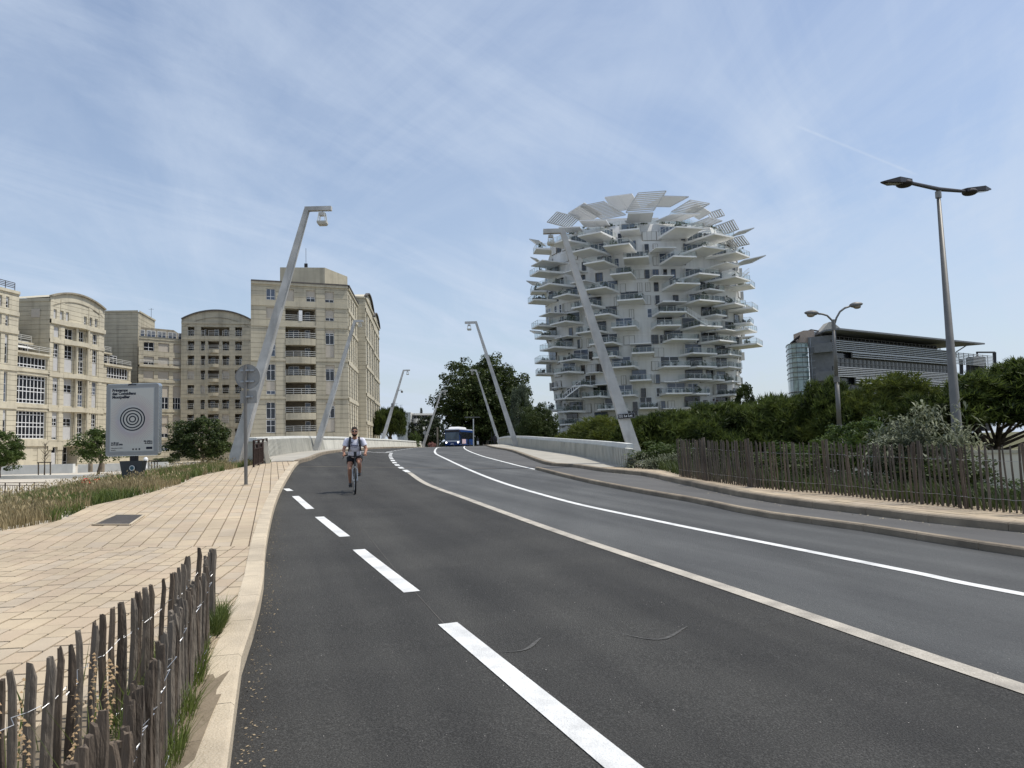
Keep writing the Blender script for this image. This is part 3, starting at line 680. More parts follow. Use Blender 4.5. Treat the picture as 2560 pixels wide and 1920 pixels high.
for (a,lo,hi),s_ in zip(top,(0,1,.55,.7)): window(b7,f7.p,a[0],a[1],lo,hi,-.28,2,(.3,),shut=s_)
window(b7,f7.p,cw1[0],cw1[1],Z(237,490),Z(237,388),-.28,2,(.3,),shut=1); window(b7,f7.p,cw2[0],cw2[1],Z(770,512),Z(770,410),-.28,2,(.3,),shut=.7)
for k in range(7):
    # bowed balcony parapet + rails
    if 0<k<6 or k==0:
        n=8; mb=MB(); rl=MB()
        pts=[(cb[0]+(cb[1]-cb[0])*i/n, .55*math.sin(math.pi*i/n)) for i in range(n+1)]
        lo,hi=zf[k]-fl*.34,zf[k]+.06
        for i in range(n):
            (a,d1),(b,d2)=pts[i],pts[i+1]
            mb.hexa([f7.p(a,lo,-.2),f7.p(b,lo,-.2),f7.p(b,lo,d2+.12),f7.p(a,lo,d1+.12),f7.p(a,hi,-.2),f7.p(b,hi,-.2),f7.p(b,hi,d2+.12),f7.p(a,hi,d1+.12)])
            for q in range(3): rl.bar(f7.p(a,hi+.25+.3*q,d1),f7.p(b,hi+.25+.3*q,d2),.06)
            if i%2==0: rl.bar(f7.p(a,hi,d1),f7.p(a,hi+.85,d1),.05)
        mb.build('balcony_parapet',M['beige'],b7); rl.build('balcony_rail',M['rail'],b7)
    else:
        rl=MB(); 
        for q in range(3): rl.bar(f7.p(cb[0],zf[k]+.25+.3*q,.02),f7.p(cb[1],zf[k]+.25+.3*q,.02),.06)
        rl.build('balcony_rail',M['rail'],b7)
        mb=MB(); um=(cb[0]+cb[1])/2; mb.hexa([f7.p(um-.25,zf[k],-2),f7.p(um+.25,zf[k],-2),f7.p(um+.25,zf[k],.05),f7.p(um-.25,zf[k],.05),f7.p(um-.25,zf[k]+1.6,-2),f7.p(um+.25,zf[k]+1.6,-2),f7.p(um+.25,zf[k]+1.6,.05),f7.p(um-.25,zf[k]+1.6,.05)]); mb.build('divider',M['frame'],b7)
    w_=cb[1]-cb[0]; window(b7,f7.p,cb[0]+w_*.70,cb[0]+w_*.88,zf[k]+.02,zf[k]+fl*.6,-2.18,1,(),pane=M['pane2'] if k%2 else M['pane'],name='balcony_door')
    if k in (3,5): window(b7,f7.p,cb[0]+w_*.15,cb[0]+w_*.5,zf[k]+.02,zf[k]+fl*.6,-2.18,2,(),pane=M['pane'],name='balcony_door')
# side faces in the paler sunlit tone, steps and roof
def block_side(root,O,dirv,L,z0,z1,nw,rowz,mats=('beige2','beige3'),win=True,grooves=True,tall_=True):
    f=Facade(O,(O[0]+dirv[0]*L,O[1]+dirv[1]*L)); rects=[];wins=[]
    for i in range(nw):
        a=f.L*(i+.28)/nw; b=f.L*(i+.78)/nw
        for lo,hi in rowz: rects.append((a,b,lo,hi,-.3,0)); wins.append((a,b,lo,hi))
    beige_facade(root,f,z0,z1,rects,[(z1-.4,z1,.2)]+[(hi+.25,hi+.75,.12) for lo,hi in rowz if hi+.8<z1-.4],mats=mats,groove=.72)
    for a,b,lo,hi in wins: window(root,f.p,a,b,lo,hi,-.28,2,(.33,.66),shut=rnd.choice([0,0,.3,.5]))
    return f
rows7=[(Z(965,y1),Z(965,y0)) for y0,y1 in ((1250,1510),(920,1195),(600,850),(440,560),(260,380))]
sd7=Vector((-.103,.995)).normalized()
fs=block_side(b7,(P7b.x,P7b.y),sd7,17,zb-1,ztop,5,rows7)
bk=MB(); Q=[P7a.to_2d(),P7b.to_2d(),P7b.to_2d()+sd7*17,P7a.to_2d()+sd7*17]
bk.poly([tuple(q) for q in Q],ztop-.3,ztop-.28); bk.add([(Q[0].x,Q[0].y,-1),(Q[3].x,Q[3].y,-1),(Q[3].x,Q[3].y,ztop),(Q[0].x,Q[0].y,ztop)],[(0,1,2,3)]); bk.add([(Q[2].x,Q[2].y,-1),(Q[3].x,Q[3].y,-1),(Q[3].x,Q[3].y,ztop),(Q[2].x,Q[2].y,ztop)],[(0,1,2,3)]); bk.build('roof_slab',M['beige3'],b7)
for a,b in ((Q[0],Q[1]),(Q[1],Q[2])): MB().bar((a.x,a.y,ztop+.12),(b.x,b.y,ztop+.12),.6,.24).build('coping',M['lead'],b7)
pa=PT(700,680,122); pb_=PT(812,680,123); zt=PT(712,668,122).z; zt2=ztop
mb=MB(); mb.poly([(pa.x,pa.y),(pb_.x,pb_.y),(pb_.x+2.2,pb_.y+7),(pa.x+2.2,pa.y+7)],ztop-.2,zt); mb.build('plant_room',M['beige'],b7)
mb=MB(); a_=PT(765,668,124); mb.bar(a_,a_+Vector((0,0,3.2)),.05); mb.box(a_+Vector((0,0,.3)),(.5,.3,.6)); mb.build('antenna',M['dark'],b7)
# B8, B9: two more blocks behind on the right
def block(name,label,px0,px1,ptop,D0,D1,px2,dl,arch=False,rows=None,nw=3,ch=None):
    a=PT(px0,ptop,D0);b=PT(px1,ptop,D1); ztop_=b.z; root=thing(name,label,'apartment block',(b.x,b.y,0),'stone coloured apartment blocks')
    f=Facade(a,b); beige_facade(root,f,-1,ztop_,[],[(ztop_-.3,ztop_,.15)])
    s2=Vector((-.103,.995)).normalized()
    h=(ztop_-2)/10.5; rz=[(1.5+i*2*h,1.5+i*2*h+1.62*h) for i in range(5)]
    block_side(root,(b.x,b.y),s2,dl,-1,ztop_,nw,rz)
    c=[a.to_2d(),b.to_2d(),b.to_2d()+s2*dl,a.to_2d()+s2*dl]; mb=MB(); mb.poly([tuple(q) for q in c],ztop_-.3,ztop_-.25)
    for i,j in ((2,3),(3,0)): mb.add([(c[i].x,c[i].y,-1),(c[j].x,c[j].y,-1),(c[j].x,c[j].y,ztop_),(c[i].x,c[i].y,ztop_)],[(0,1,2,3)])
    mb.build('roof_slab',M['beige3'],root)
    fs_=Facade(b,(b.x+s2.x*dl,b.y+s2.y*dl)); arch_gable(root,fs_,0,dl,ztop_,1.7,0,M['beige2'],M['lead'],back=5)
    return root
block('apartment_block','pale round-gabled block just right of the block with recessed balconies',877,913,742,133,134,0,17)
block('apartment_block','farthest pale block with a rounded gable, nearest to the small pine',924,933,792,152,152.5,0,16)
# ------------------------------------------------------------ B6/B5: shaded wing with arch and grid of loggias
c1=lambda x,y:(x/2.7656,640+y/2.7656)
P6a=PT(452,1000,143); P6b=PT(628,1000,146); f6=Facade(P6a,P6b)
b6=thing('apartment_block','shaded ochre block with a segmental arch roof and a grid of dark loggias','apartment block',(P6a.x,P6a.y,0),'stone coloured apartment blocks')
U=lambda x,y: f6.uv(*c1(x,y))[0]; Z=lambda x,y: f6.uv(*c1(x,y))[1]
cols=[(U(1297,700),U(1343,700)),(U(1388,700),U(1418,700)),(U(1438,700),U(1514,700)),(U(1537,700),U(1585,700)),(U(1625,700),U(1673,700))]
rows=[(Z(1500,y1),Z(1500,y0)) for y0,y1 in ((490,552),(588,652),(688,752),(790,853),(890,950),(993,1056),(1093,1156),(1195,1255))][::-1]
zt6=Z(1255,440)
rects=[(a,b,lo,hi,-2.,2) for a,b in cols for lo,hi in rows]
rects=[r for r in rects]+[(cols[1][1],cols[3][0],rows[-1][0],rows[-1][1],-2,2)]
bands=[(rows[i][0]-.75,rows[i][0]-.35,.1) for i in (1,3,5,7)]+[(Z(1500,470),Z(1500,455),.15)]
beige_facade(b6,f6,-1,zt6,rects,bands,mats=('beige','beige3'))
loggia_row(b6,f6,cols,rows,-2.,closed={(3,4),(0,4),(3,1),(1,3)})
arch_gable(b6,f6,0,f6.L,zt6,Z(1500,380)-zt6,0,M['beige'],M['lead'],back=10)
# curved middle balcony parapets
for lo,hi in rows[2:7]:
    mb=MB(); a,b=cols[2]; n=6
    for i in range(n):
        d1,d2=[.5*math.sin(math.pi*k/n) for k in(i,i+1)]; x1=a+(b-a)*i/n; x2=a+(b-a)*(i+1)/n
        mb.hexa([f6.p(x1,lo-.5,-.1),f6.p(x2,lo-.5,-.1),f6.p(x2,lo-.5,d2),f6.p(x1,lo-.5,d1),f6.p(x1,lo+.15,-.1),f6.p(x2,lo+.15,-.1),f6.p(x2,lo+.15,d2),f6.p(x1,lo+.15,d1)])
    mb.build('balcony_parapet',M['beige'],b6)
P5a=PT(345,1000,138); P5b=PT(456,1000,144); f5=Facade(P5a,P5b); U=lambda x,y: f5.uv(*c1(x,y))[0]; Z=lambda x,y: f5.uv(*c1(x,y))[1]
b5=thing('apartment_block','low shaded ochre wing with stepped terraces and closed beige roller shutters','apartment block',(P5a.x,P5a.y,0),'stone coloured apartment blocks')
cols=[(U(993,700),U(1066,700)),(U(1094,700),U(1170,700)),(U(1198,700),U(1253,700))]
rows=[(Z(1130,y1),Z(1130,y0)) for y0,y1 in ((603,662),(700,757),(797,855),(897,955),(955,1058),(1100,1158),(1160,1255),(1290,1350))]
zt5=Z(1130,565); rects=[]; 
for (a,b) in cols:
    for lo,hi in rows: rects.append((a,b,lo,hi,-.35,0))
beige_facade(b5,f5,-1,zt5,rects,[(Z(1130,y+14),Z(1130,y),.5 if y in(760,) else .12) for y in (570,760,862,1065,1260)],groove=.72)
for i,(a,b) in enumerate(cols):
    for j,(lo,hi) in enumerate(rows): window(b5,f5.p,a,b,lo,hi,-.3,3 if j>3 else 2,(.4,),shut=[.0 if i==0 and j==0 else 1,1,.9,1,.2,1,.7,.3][j] if i or j==0 else rnd.choice([1,.6,1]))
pent=MB(); q0,q1=f5.p(0,0,-4),f5.p(f5.L,0,-4); ztp=Z(1130,482)
pent.poly([(q0.x,q0.y),(q1.x,q1.y),(q1.x-2,q1.y+9),(q0.x-2,q0.y+9)],zt5-.1,ztp); pent.build('penthouse',M['beige3'],b5)
fp=Facade((q0.x,q0.y),(q1.x,q1.y))
for k in range(6): window(b5,fp.p,1.+k*2.,2.6+k*2.,zt5+.05,ztp-.5,.03,2,(),pane=M['pane2'])
bk=MB(); 
bk.poly([(P5a.x,P5a.y+.6),(P5b.x,P5b.y+.6),(P5b.x-3,P5b.y+12),(P5a.x-3,P5a.y+12)],-1,zt5-.05); bk.poly([(P6a.x+.4,P6a.y+2.6),(P6b.x,P6b.y+2.6),(P6b.x,P6b.y+12),(P6a.x+.4,P6a.y+12)],-1,zt6-.1); bk.build('rear_wall',M['beige3'],b5)
rl=MB(); railing(rl,[f5.p(0,zt5,.35),f5.p(f5.L,zt5,.35)],.9,3,.03,2.); railing(rl,[f5.p(0,Z(1130,757),.45),f5.p(f5.L,Z(1130,757),.45)],.8,3,.03,2.); rl.build('terrace_rail',M['rail'],b5)
# ------------------------------------------------------------ B4: blank tower
b4a=PT(256,1000,140); b4b=PT(343,1000,140.5); b4c=PT(385,1000,151); Z4=PT(256,777,140).z
b4=thing('apartment_block','plain windowless stone tower with streaked wall between the stepped terraces','apartment block',(b4b.x,b4b.y,0),'stone coloured apartment blocks')
f4=Facade(b4a,b4b); beige_facade(b4,f4,-1,Z4,[],[(Z4-.3,Z4,.15)],mats=('beige','beige3'))
f4s=Facade(b4b,b4c); U=lambda x,y: f4s.uv(*c1(x,y))[0]; rects=[]
for k in range(5): rects.append((f4s.L*.35,f4s.L*.75,6.+k*3.3,7.7+k*3.3,-.3,0))
beige_facade(b4,f4s,-1,Z4,rects,[(Z4-.3,Z4,.15)]); 
for r in rects: window(b4,f4s.p,r[0],r[1],r[2],r[3],-.28,2,(.4,),shut=rnd.choice([0,.5,1]))
mb=MB(); mb.poly([tuple(b4a[:2]),tuple(b4b[:2]),tuple(b4c[:2]),(b4a.x-3,b4c.y)],Z4-.3,Z4-.25); mb.build('roof_slab',M['beige3'],b4)
mb=MB(); p=PT(378,790,147); mb.bar(Vector((p.x,p.y,Z4-.3)),Vector((p.x,p.y,Z4+1.6)),.05); mb.bar((p.x-.5,p.y,Z4+1.4),(p.x+.5,p.y,Z4+1.4),.04); mb.build('antenna',M['dark'],b4)
# ------------------------------------------------------------ B0-B3: the sunlit curved front on the far left
P2a=PT(120,1000,116); P2b=PT(258,1000,128.5); f2=Facade(P2a,P2b)
c4=lambda x,y:(x/3.317,680+y/3.317)
b2=thing('apartment_block','sunlit cream block with an arched gable and a bowed window bay','apartment block',(P2a.x,P2a.y,0),'stone coloured apartment blocks')
U=lambda x,y=900: f2.uv(*c4(x,y))[0]; Z=lambda x,y: f2.uv(*c4(x,y))[1]
zr=[(Z(465,540),Z(465,450)),(Z(465,820),Z(465,590)),(Z(460,1105),Z(460,875)),(Z(452,1390),Z(452,1160))]
ca=[(U(438),U(484)),(U(530),U(602)),(U(625),U(694)),(U(762),U(802))]
zg=Z(465,400); zt2_=Z(400,210)+.2
rects=[(a,b,lo,hi,-.35,0) for a,b in ca for lo,hi in zr]
sm=[(U(a,380),U(b,380)) for a,b in ((440,470),(497,524),(547,573),(697,721),(741,766),(788,811))]
zs1=(Z(455,385),Z(455,308)); rects+=[(a,b,zs1[0],zs1[1],-.35,0) for a,b in sm]
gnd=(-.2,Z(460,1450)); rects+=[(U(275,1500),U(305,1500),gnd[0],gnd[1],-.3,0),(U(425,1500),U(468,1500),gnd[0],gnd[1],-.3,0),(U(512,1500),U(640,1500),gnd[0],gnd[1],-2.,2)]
bands=[(zr[0][1]+.35,zr[0][1]+1.0,.3),(zr[0][0]-.9,zr[0][0]-.35,.14),(zr[1][0]-.95,zr[1][0]-.3,.16),(zr[2][0]-.95,zr[2][0]-.3,.16),(zr[3][0]-1.6,zr[3][0]-.4,.2)]
beige_facade(b2,f2,-1,zt2_,rects,bands,pil=tuple((a,b,.08) for a,b in ((U(490),U(525)),(U(725),U(755)),(U(403),U(430)),(U(812),U(840)))),mats=('beige2','beige3'))
for i,(a,b) in enumerate(ca):
    for j,(lo,hi) in enumerate(zr):
        if j==0: window(b2,f2.p,a,b,lo,hi,-.3,2 if i!=2 else 3,(.33,),shut=1 if i==0 else 0,shm=M['shutter2'])
        else:
            s1=.0 if i==2 else rnd.choice([.35,.4,.0]); window(b2,f2.p,a,b,lo+(hi-lo)*.5,hi,-.3,2 if i!=2 else 3,(.25,.55),shut=s1,shm=M['shutter2'])
            window(b2,f2.p,a,b,lo,lo+(hi-lo)*.47,-.3,2 if i!=2 else 3,(.25,.55),shut=0 if i==2 else rnd.choice([1,1,.8]),shm=M['shutter2'])
for i,(a,b) in enumerate(sm): window(b2,f2.p,a,b,zs1[0],zs1[1],-.3,1 if i<3 else 2,(.3,),shut=1 if i<3 else 0,shm=M['shutter2'])
window(b2,f2.p,U(275,1500),U(305,1500),gnd[0],gnd[1],-.28,1,(.72,),low=.68,shm=M['shutter2']); window(b2,f2.p,U(425,1500),U(468,1500),gnd[0],gnd[1],-.28,1,(.72,),low=.68,shm=M['shutter2'])
window(b2,f2.p,U(512,1500),U(640,1500),gnd[0],gnd[1],-1.9,4,(.3,.7),pane=M['pane'],name='entrance')
# bowed cornices of the middle bay
for j,(lo,hi) in enumerate(zr):
    mb=MB(); a,b=ca[1][0]-.3,ca[3][0]-.4; n=10
    for (l_,h_) in ((lo-.95,lo-.25),):
        for i in range(n):
            d1,d2=[.2+.9*math.sin(math.pi*k/n) for k in(i,i+1)]; x1=a+(b-a)*i/n; x2=a+(b-a)*(i+1)/n
            mb.hexa([f2.p(x1,l_,-.1),f2.p(x2,l_,-.1),f2.p(x2,l_,d2),f2.p(x1,l_,d1),f2.p(x1,h_,-.1),f2.p(x2,h_,-.1),f2.p(x2,h_,d2),f2.p(x1,h_,d1)])
    if j==0:
        l_,h_=hi+.3,hi+1.
        for i in range(n):
            d1,d2=[.2+.9*math.sin(math.pi*k/n) for k in(i,i+1)]; x1=a+(b-a)*i/n; x2=a+(b-a)*(i+1)/n
            mb.hexa([f2.p(x1,l_,-.1),f2.p(x2,l_,-.1),f2.p(x2,l_,d2),f2.p(x1,l_,d1),f2.p(x1,h_,-.1),f2.p(x2,h_,-.1),f2.p(x2,h_,d2),f2.p(x1,h_,d1)])
    mb.build('cornice',M['beige2'],b2)
mb=MB()
for u in (U(612),U(707)): 
    q=f2.p(u,0,.45); mb.lathe((q.x,q.y,zr[3][0]-.3),[(.22,0),(.22,zr[0][1]-zr[3][0]+.6)],10)
mb.build('column',M['beige2'],b2)
arch_gable(b2,f2,0,f2.L,zt2_,Z(600,182)-zt2_,0,M['beige2'],M['beige3'],back=9)
# return wall towards camera + roof
ret=Facade((P2a.x-11,P2a.y+.0),(P2a.x,P2a.y)); zret=Z(400,210)
beige_facade(b2,ret,Z(400,660)-1.5,zret,[],[(zret-.5,zret,.12)],mats=('beige','beige3'))
window(b2,ret.p,8.2,9.5,Z(400,380),Z(400,300),.03,1,(),shut=.9)
window(b2,ret.p,1.8,3.,Z(400,385),Z(400,320),.03,1,())
mb=MB(); mb.poly([(P2a.x-11,P2a.y+.1),(P2a.x-2.4,P2a.y+.1),(P2b.x-2.4,P2b.y),(P2b.x-11,P2b.y)],-1,zret-.05); mb.poly([(P2a.x-2.4,P2a.y+.1),(P2a.x-.1,P2a.y+.1),(P2b.x-.2,P2b.y),(P2b.x-2.4,P2b.y)],zret-.3,zret-.05); mb.build('roof_slab',M['beige3'],b2)
mb=MB(); 
for x_ in (-9.6,-7.9,-6.6): mb.bar((P2a.x+x_,P2a.y+1,zret+.7),(P2a.x+x_+1.2,P2a.y+1,zret+.75),.12); mb.bar((P2a.x+x_+.5,P2a.y+1,zret),(P2a.x+x_+.5,P2a.y+1,zret+.7),.3)
mb.build('roof_vents',M['dark'],b2)
# B1: big glazed bays and stepped terraces
P1a=f2.p(U(95,1200),0); f1=Facade((P1a.x,P1a.y),(P2a.x,P2a.y))
b1=thing('apartment_block','cream wing with three tall white-gridded glazed bays and awnings on its stepped terraces','apartment block',(P1a.x,P1a.y,0),'stone coloured apartment blocks')
U1=lambda x,y=900: f1.uv(*c4(x,y))[0]
Zb=lambda y: f1.uv(*c4(250,y))[1]
a,b=U1(103,1250),U1(385,1250); Lf=f1.L
bays=[(Zb(1382),Zb(1150)),(Zb(1090),Zb(855)),(Zb(795),Zb(700))]
rects=[(a,b,lo,hi,-.5,0) for lo,hi in bays]
gs=[(U1(140,1500),U1(270,1500)),(U1(310,1500),U1(400,1500))]
zt1=Zb(665)
beige_facade(b1,f1,-1,zt1,rects,[(Zb(1445),Zb(1395),.25),(Zb(1125),Zb(1112),.14),(Zb(830),Zb(818),.14),(zt1-.35,zt1,.3)],mats=('beige2','beige3'))
window(b1,f1.p,a,b,bays[0][0],bays[0][1],-.45,9,(.14,.43,.57,.86),fw_=.12); window(b1,f1.p,a,b,bays[1][0],bays[1][1],-.45,9,(.14,.43,.57,.86),fw_=.12); window(b1,f1.p,a,b,bays[2][0],bays[2][1],-.45,9,(.3,),fw_=.12)
mb=MB()
for g0,g1 in gs: mb.hexa([f1.p(g0,-.8,-.1),f1.p(g1,-.8,-.1),f1.p(g1,-.8,.05),f1.p(g0,-.8,.05),f1.p(g0,Zb(1455),-.1),f1.p(g1,Zb(1455),-.1),f1.p(g1,Zb(1455),.05),f1.p(g0,Zb(1455),.05)])
mb.build('smooth_panel',M['beige2'],b1)
steps=[(zt1,Zb(560),3.),(Zb(560),Zb(425),5.6),(Zb(425),Zb(330),8.)]
for i,(l_,h_,dp) in enumerate(steps):
    mb=MB(); q=[f1.p(-3,0,-dp),f1.p(Lf,0,-dp),f1.p(Lf,0,-14),f1.p(-3,0,-14)]
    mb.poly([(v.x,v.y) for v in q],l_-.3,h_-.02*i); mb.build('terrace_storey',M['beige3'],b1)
    for k in range(4): window(b1,f1.p,Lf*.12+k*Lf*.2,Lf*.12+k*Lf*.2+Lf*.17,l_+.1,l_+2.1,-dp+.04,2,(.8,),pane=M['pane'])
    sl_=MB(); pd=0 if i==0 else steps[i-1][2]-.4; sl_.hexa([f1.p(0,l_-.3,-dp),f1.p(Lf,l_-.3,-dp),f1.p(Lf,l_-.3,-pd+.35),f1.p(0,l_-.3,-pd+.35),f1.p(0,l_,-dp),f1.p(Lf,l_,-dp),f1.p(Lf,l_,-pd+.35),f1.p(0,l_,-pd+.35)]); sl_.build('terrace_slab',M['beige2'],b1)
    rl=MB(); railing(rl,[f1.p(0,l_,-pd+.25),f1.p(Lf*(1-.12*i),l_,-pd+.25)],1.,3,.035,2.); rl.build('terrace_rail',M['rail'],b1)
    if i<2:
        aw=MB(); u_a,u_b=(0.,Lf*.62) if i==1 else (Lf*.0,Lf*.72); zz_=h_-.5
        aw.hexa([f1.p(u_a,zz_-.8,-dp+2.4),f1.p(u_b,zz_-.8,-dp+2.4),f1.p(u_b,zz_,-dp),f1.p(u_a,zz_,-dp),f1.p(u_a,zz_-.72,-dp+2.4),f1.p(u_b,zz_-.72,-dp+2.4),f1.p(u_b,zz_+.06,-dp),f1.p(u_a,zz_+.06,-dp)]); aw.build('awning',M['twhite'],b1)
mb=MB(); q=[f1.p(-3,0,-.7),f1.p(Lf,0,-.7),f1.p(Lf,0,-14),f1.p(-3,0,-14)]; mb.poly([(v.x,v.y) for v in q],-1,zt1-.31); mb.build('rear_wall',M['beige3'],b1)
# B0
P0b=f2.p(U(100,900),0,.8); P0a=f2.p(U(-260,900),0,.8); f0=Facade((P0a.x,P0a.y),(P0b.x,P0b.y)); U0=lambda x,y=900: f0.uv(*c4(x,y))[0]
b0=thing('apartment_block','leftmost cream block with a planted roof terrace, cut by the photo edge','apartment block',(P0b.x,P0b.y,0),'stone coloured apartment blocks')
Z0=lambda y,x=60: f0.uv(*c4(x,y))[1]; zt0=Z0(150,100)
rows=[(Z0(1350,30),Z0(1140,30)),(Z0(1075,40),Z0(825,40)),(Z0(755,45),Z0(515,45)),(Z0(445,50),Z0(355,50)),(Z0(293,55),Z0(200,55))]
cs=[(U0(-30,600),U0(8,600)),(U0(40,600),U0(68,600)),(U0(-130,600),U0(-90,600))]
rects=[(a,b,lo,hi,-.3,0) for a,b in cs for lo,hi in rows]
beige_facade(b0,f0,-1,zt0,rects,[(lo-.95,lo-.4,.15) for lo,hi in rows]+[(zt0-.4,zt0,.2)],mats=('beige2','beige3'))
for i,(a,b) in enumerate(cs):
    for lo,hi in rows: window(b0,f0.p,a,b,lo,hi,-.28,1 if i else 2,(.3,.6),shut=rnd.choice([0,.4,.3]),shm=M['shutter2'])
e=MB(); q=f0.p(f0.L,0,-13); e.add([(P0b.x,P0b.y,-1),(q.x,q.y,-1),(q.x,q.y,zt0),(P0b.x,P0b.y,zt0)],[(0,1,2,3)]); q2=f0.p(0,0,-13)
e.poly([(P0a.x,P0a.y),(P0b.x,P0b.y),(q.x,q.y),(q2.x,q2.y)],zt0-.2,zt0-.1); e.add([(P0a.x,P0a.y,-1),(q2.x,q2.y,-1),(q2.x,q2.y,zt0),(P0a.x,P0a.y,zt0)],[(0,1,2,3)]); e.build('roof_slab',M['beige'],b0)
rl=MB(); railing(rl,[f0.p(0,zt0,-.3),f0.p(f0.L-.5,zt0,-.3)],1.2,4,.04,1.5); rl.build('terrace_rail',M['rust'],b0)
# B3: terraces between the arched block and the blank tower
P3a=Vector((P2b.x,P2b.y,0)); P3b=PT(326,1000,136); f3=Facade(P3a,P3b)
b3=thing('apartment_block','cream stepped terraces with ribbon windows just above the poster panel','apartment block',(P3a.x,P3a.y,0),'stone coloured apartment blocks')
Z3=lambda x,y: f3.uv(*c1(x,y))[1]; ze=[Z3(800,y) for y in (1010,850,750,655,580)]
zr3=[(Z3(800,848),Z3(800,770)),(Z3(740,1050),Z3(740,880)),(Z3(740,1290),Z3(740,1110))]
rects=[(.8,f3.L-.6,zr3[0][0],zr3[0][1],-.4,0)]+[(.8+k*3.2,3.1+k*3.2,lo,hi,-.4,0) for lo,hi in zr3[1:] for k in range(int((f3.L-2)/3.2))]
zt3=Z3(800,752)
beige_facade(b3,f3,-1,zt3,rects,[(zt3-.35,zt3,.25),(zr3[0][0]-.9,zr3[0][0]-.3,.15),(zr3[1][0]-.9,zr3[1][0]-.3,.15)],mats=('beige2','beige3'))
window(b3,f3.p,.8,f3.L-.6,zr3[0][0],zr3[0][1],-.35,8,(.3,),fw_=.1)
for r in rects[1:]: window(b3,f3.p,r[0],r[1],r[2],r[3],-.35,2,(.15,.45,.6,.85))
for i,(l_,h_,dp,fr_) in enumerate(((zt3,Z3(770,650),3.,.75),(Z3(770,650),Z3(740,560),5.5,.5))):
    mb=MB(); q=[f3.p(-1,0,-dp),f3.p(f3.L*fr_,0,-dp),f3.p(f3.L*fr_,0,-14),f3.p(-1,0,-14)]; mb.poly([(v.x,v.y) for v in q],l_-.2,h_); mb.build('terrace_storey',M['beige3'],b3)
    for k in range(3): window(b3,f3.p,.5+k*2.6,2.6+k*2.6,l_+.1,l_+2.1,-dp+.04,2,(.8,))
    rl=MB(); pd=0 if i==0 else 2.6; railing(rl,[f3.p(0,l_,-pd),f3.p(f3.L*(1-.25*i),l_,-pd)],1.,3,.035,2.); rl.build('terrace_rail',M['rail'],b3)
    s_=MB(); s_.hexa([f3.p(0,l_-.25,-dp),f3.p(f3.L*(1-.2*i),l_-.25,-dp),f3.p(f3.L*(1-.2*i),l_-.25,-pd),f3.p(0,l_-.25,-pd),f3.p(0,l_,-dp),f3.p(f3.L*(1-.2*i),l_,-dp),f3.p(f3.L*(1-.2*i),l_,-pd),f3.p(0,l_,-pd)]); s_.build('terrace_slab',M['beige2'],b3)
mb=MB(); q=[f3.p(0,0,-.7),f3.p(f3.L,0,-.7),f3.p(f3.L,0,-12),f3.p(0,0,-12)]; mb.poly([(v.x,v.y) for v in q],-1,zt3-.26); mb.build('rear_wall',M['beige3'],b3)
# ------------------------------------------------------------ the white tower of balconies
TC=(1612-1280)/F*190; TY=190.; TA,TB,TNE=24.2,18,2.2
tw=thing('residential_tower','white curved residential tower bristling with cantilevered balconies and roof pergolas','tower',(TC,TY,-2))
def tsc(z):
    P_=[(-4,.885),(8,.905),(18,.965),(30,1.0),(43,1.0),(48,.965),(50.5,.91),(53,.85)]
    for (a,s0),(b,s1) in zip(P_,P_[1:]):
        if z<=b: t=max(0,(z-a)/(b-a)); return s0+(s1-s0)*t
    return .8
def trr(ph,z=20): return tsc(z)/((abs(math.sin(ph))/TA)**TNE+(abs(math.cos(ph))/TB)**TNE)**(1/TNE)
def tp(ph,z,d=0):
    r=trr(ph,z); e=.01; r1=trr(ph+e,z)
    p=Vector((TC+r*math.sin(ph),TY-r*math.cos(ph),z)); q=Vector((TC+r1*math.sin(ph+e),TY-r1*math.cos(ph+e),z)); t=(q-p).normalized(); n=Vector((t.y,-t.x,0))
    return p+n*d
def tang(ph,z):
    p=tp(ph-.005,z); q=tp(ph+.005,z); t=(q-p); t.z=0; t.normalize(); return t,Vector((t.y,-t.x,0))
ZR=52.2
mb=MB(); ub=[R_(-180+3*i) for i in range(121)]; vb=[-3+1.525*i for i in range(38)]; vb=[v for v in vb if v<ZR]+[ZR]
gl_=[v for v in vb[1:-1:2]]
for i in range(120):
    for j in range(len(vb)-1):
        mb.add([tp(ub[i],vb[j]),tp(ub[i+1],vb[j]),tp(ub[i+1],vb[j+1]),tp(ub[i],vb[j+1])],[(0,1,2,3)])
mb.add([tp(u,ZR-.6) for u in ub[:-1]],[tuple(range(120))]); mb.build('wall',M['twhite'],tw,smooth=True)
# thin recessed panel joints of the cladding: real grooves every storey
jb=MB()
for v in gl_:
    for i in range(25,95): jb.bar(tp(ub[i],v,.012),tp(ub[i+1],v,.012),.03,.04)
jb.build('cladding_joints',M['tslab'],tw,kind='stuff')
def c3(x,y): return 1280+x/2.553,440+y/2.553
def phi_of(px,z,L):
    lo,hi=R_(-125),R_(125)
    def proj(ph):
        p=tp(ph,z,L*.5) ; q=p-Vector((0,0,EYE)); return 1280+F*q.dot(_R)/q.dot(_fw)
    for _ in range(30):
        m_=(lo+hi)/2
        if proj(m_)<px: lo=m_
        else: hi=m_
    return lo
def z_of(px,py,ph,L,z0=20):
    z_=z0
    for _ in range(6):
        p=tp(ph,z_,L); z_=PT(px,py,p.y).z
    return z_
def solve(x,y,L):
    px,py=c3(x,y); z_=25
    for _ in range(6): ph=phi_of(px,z_,L); z_=z_of(px,py,ph,L,z_)
    return ph,z_
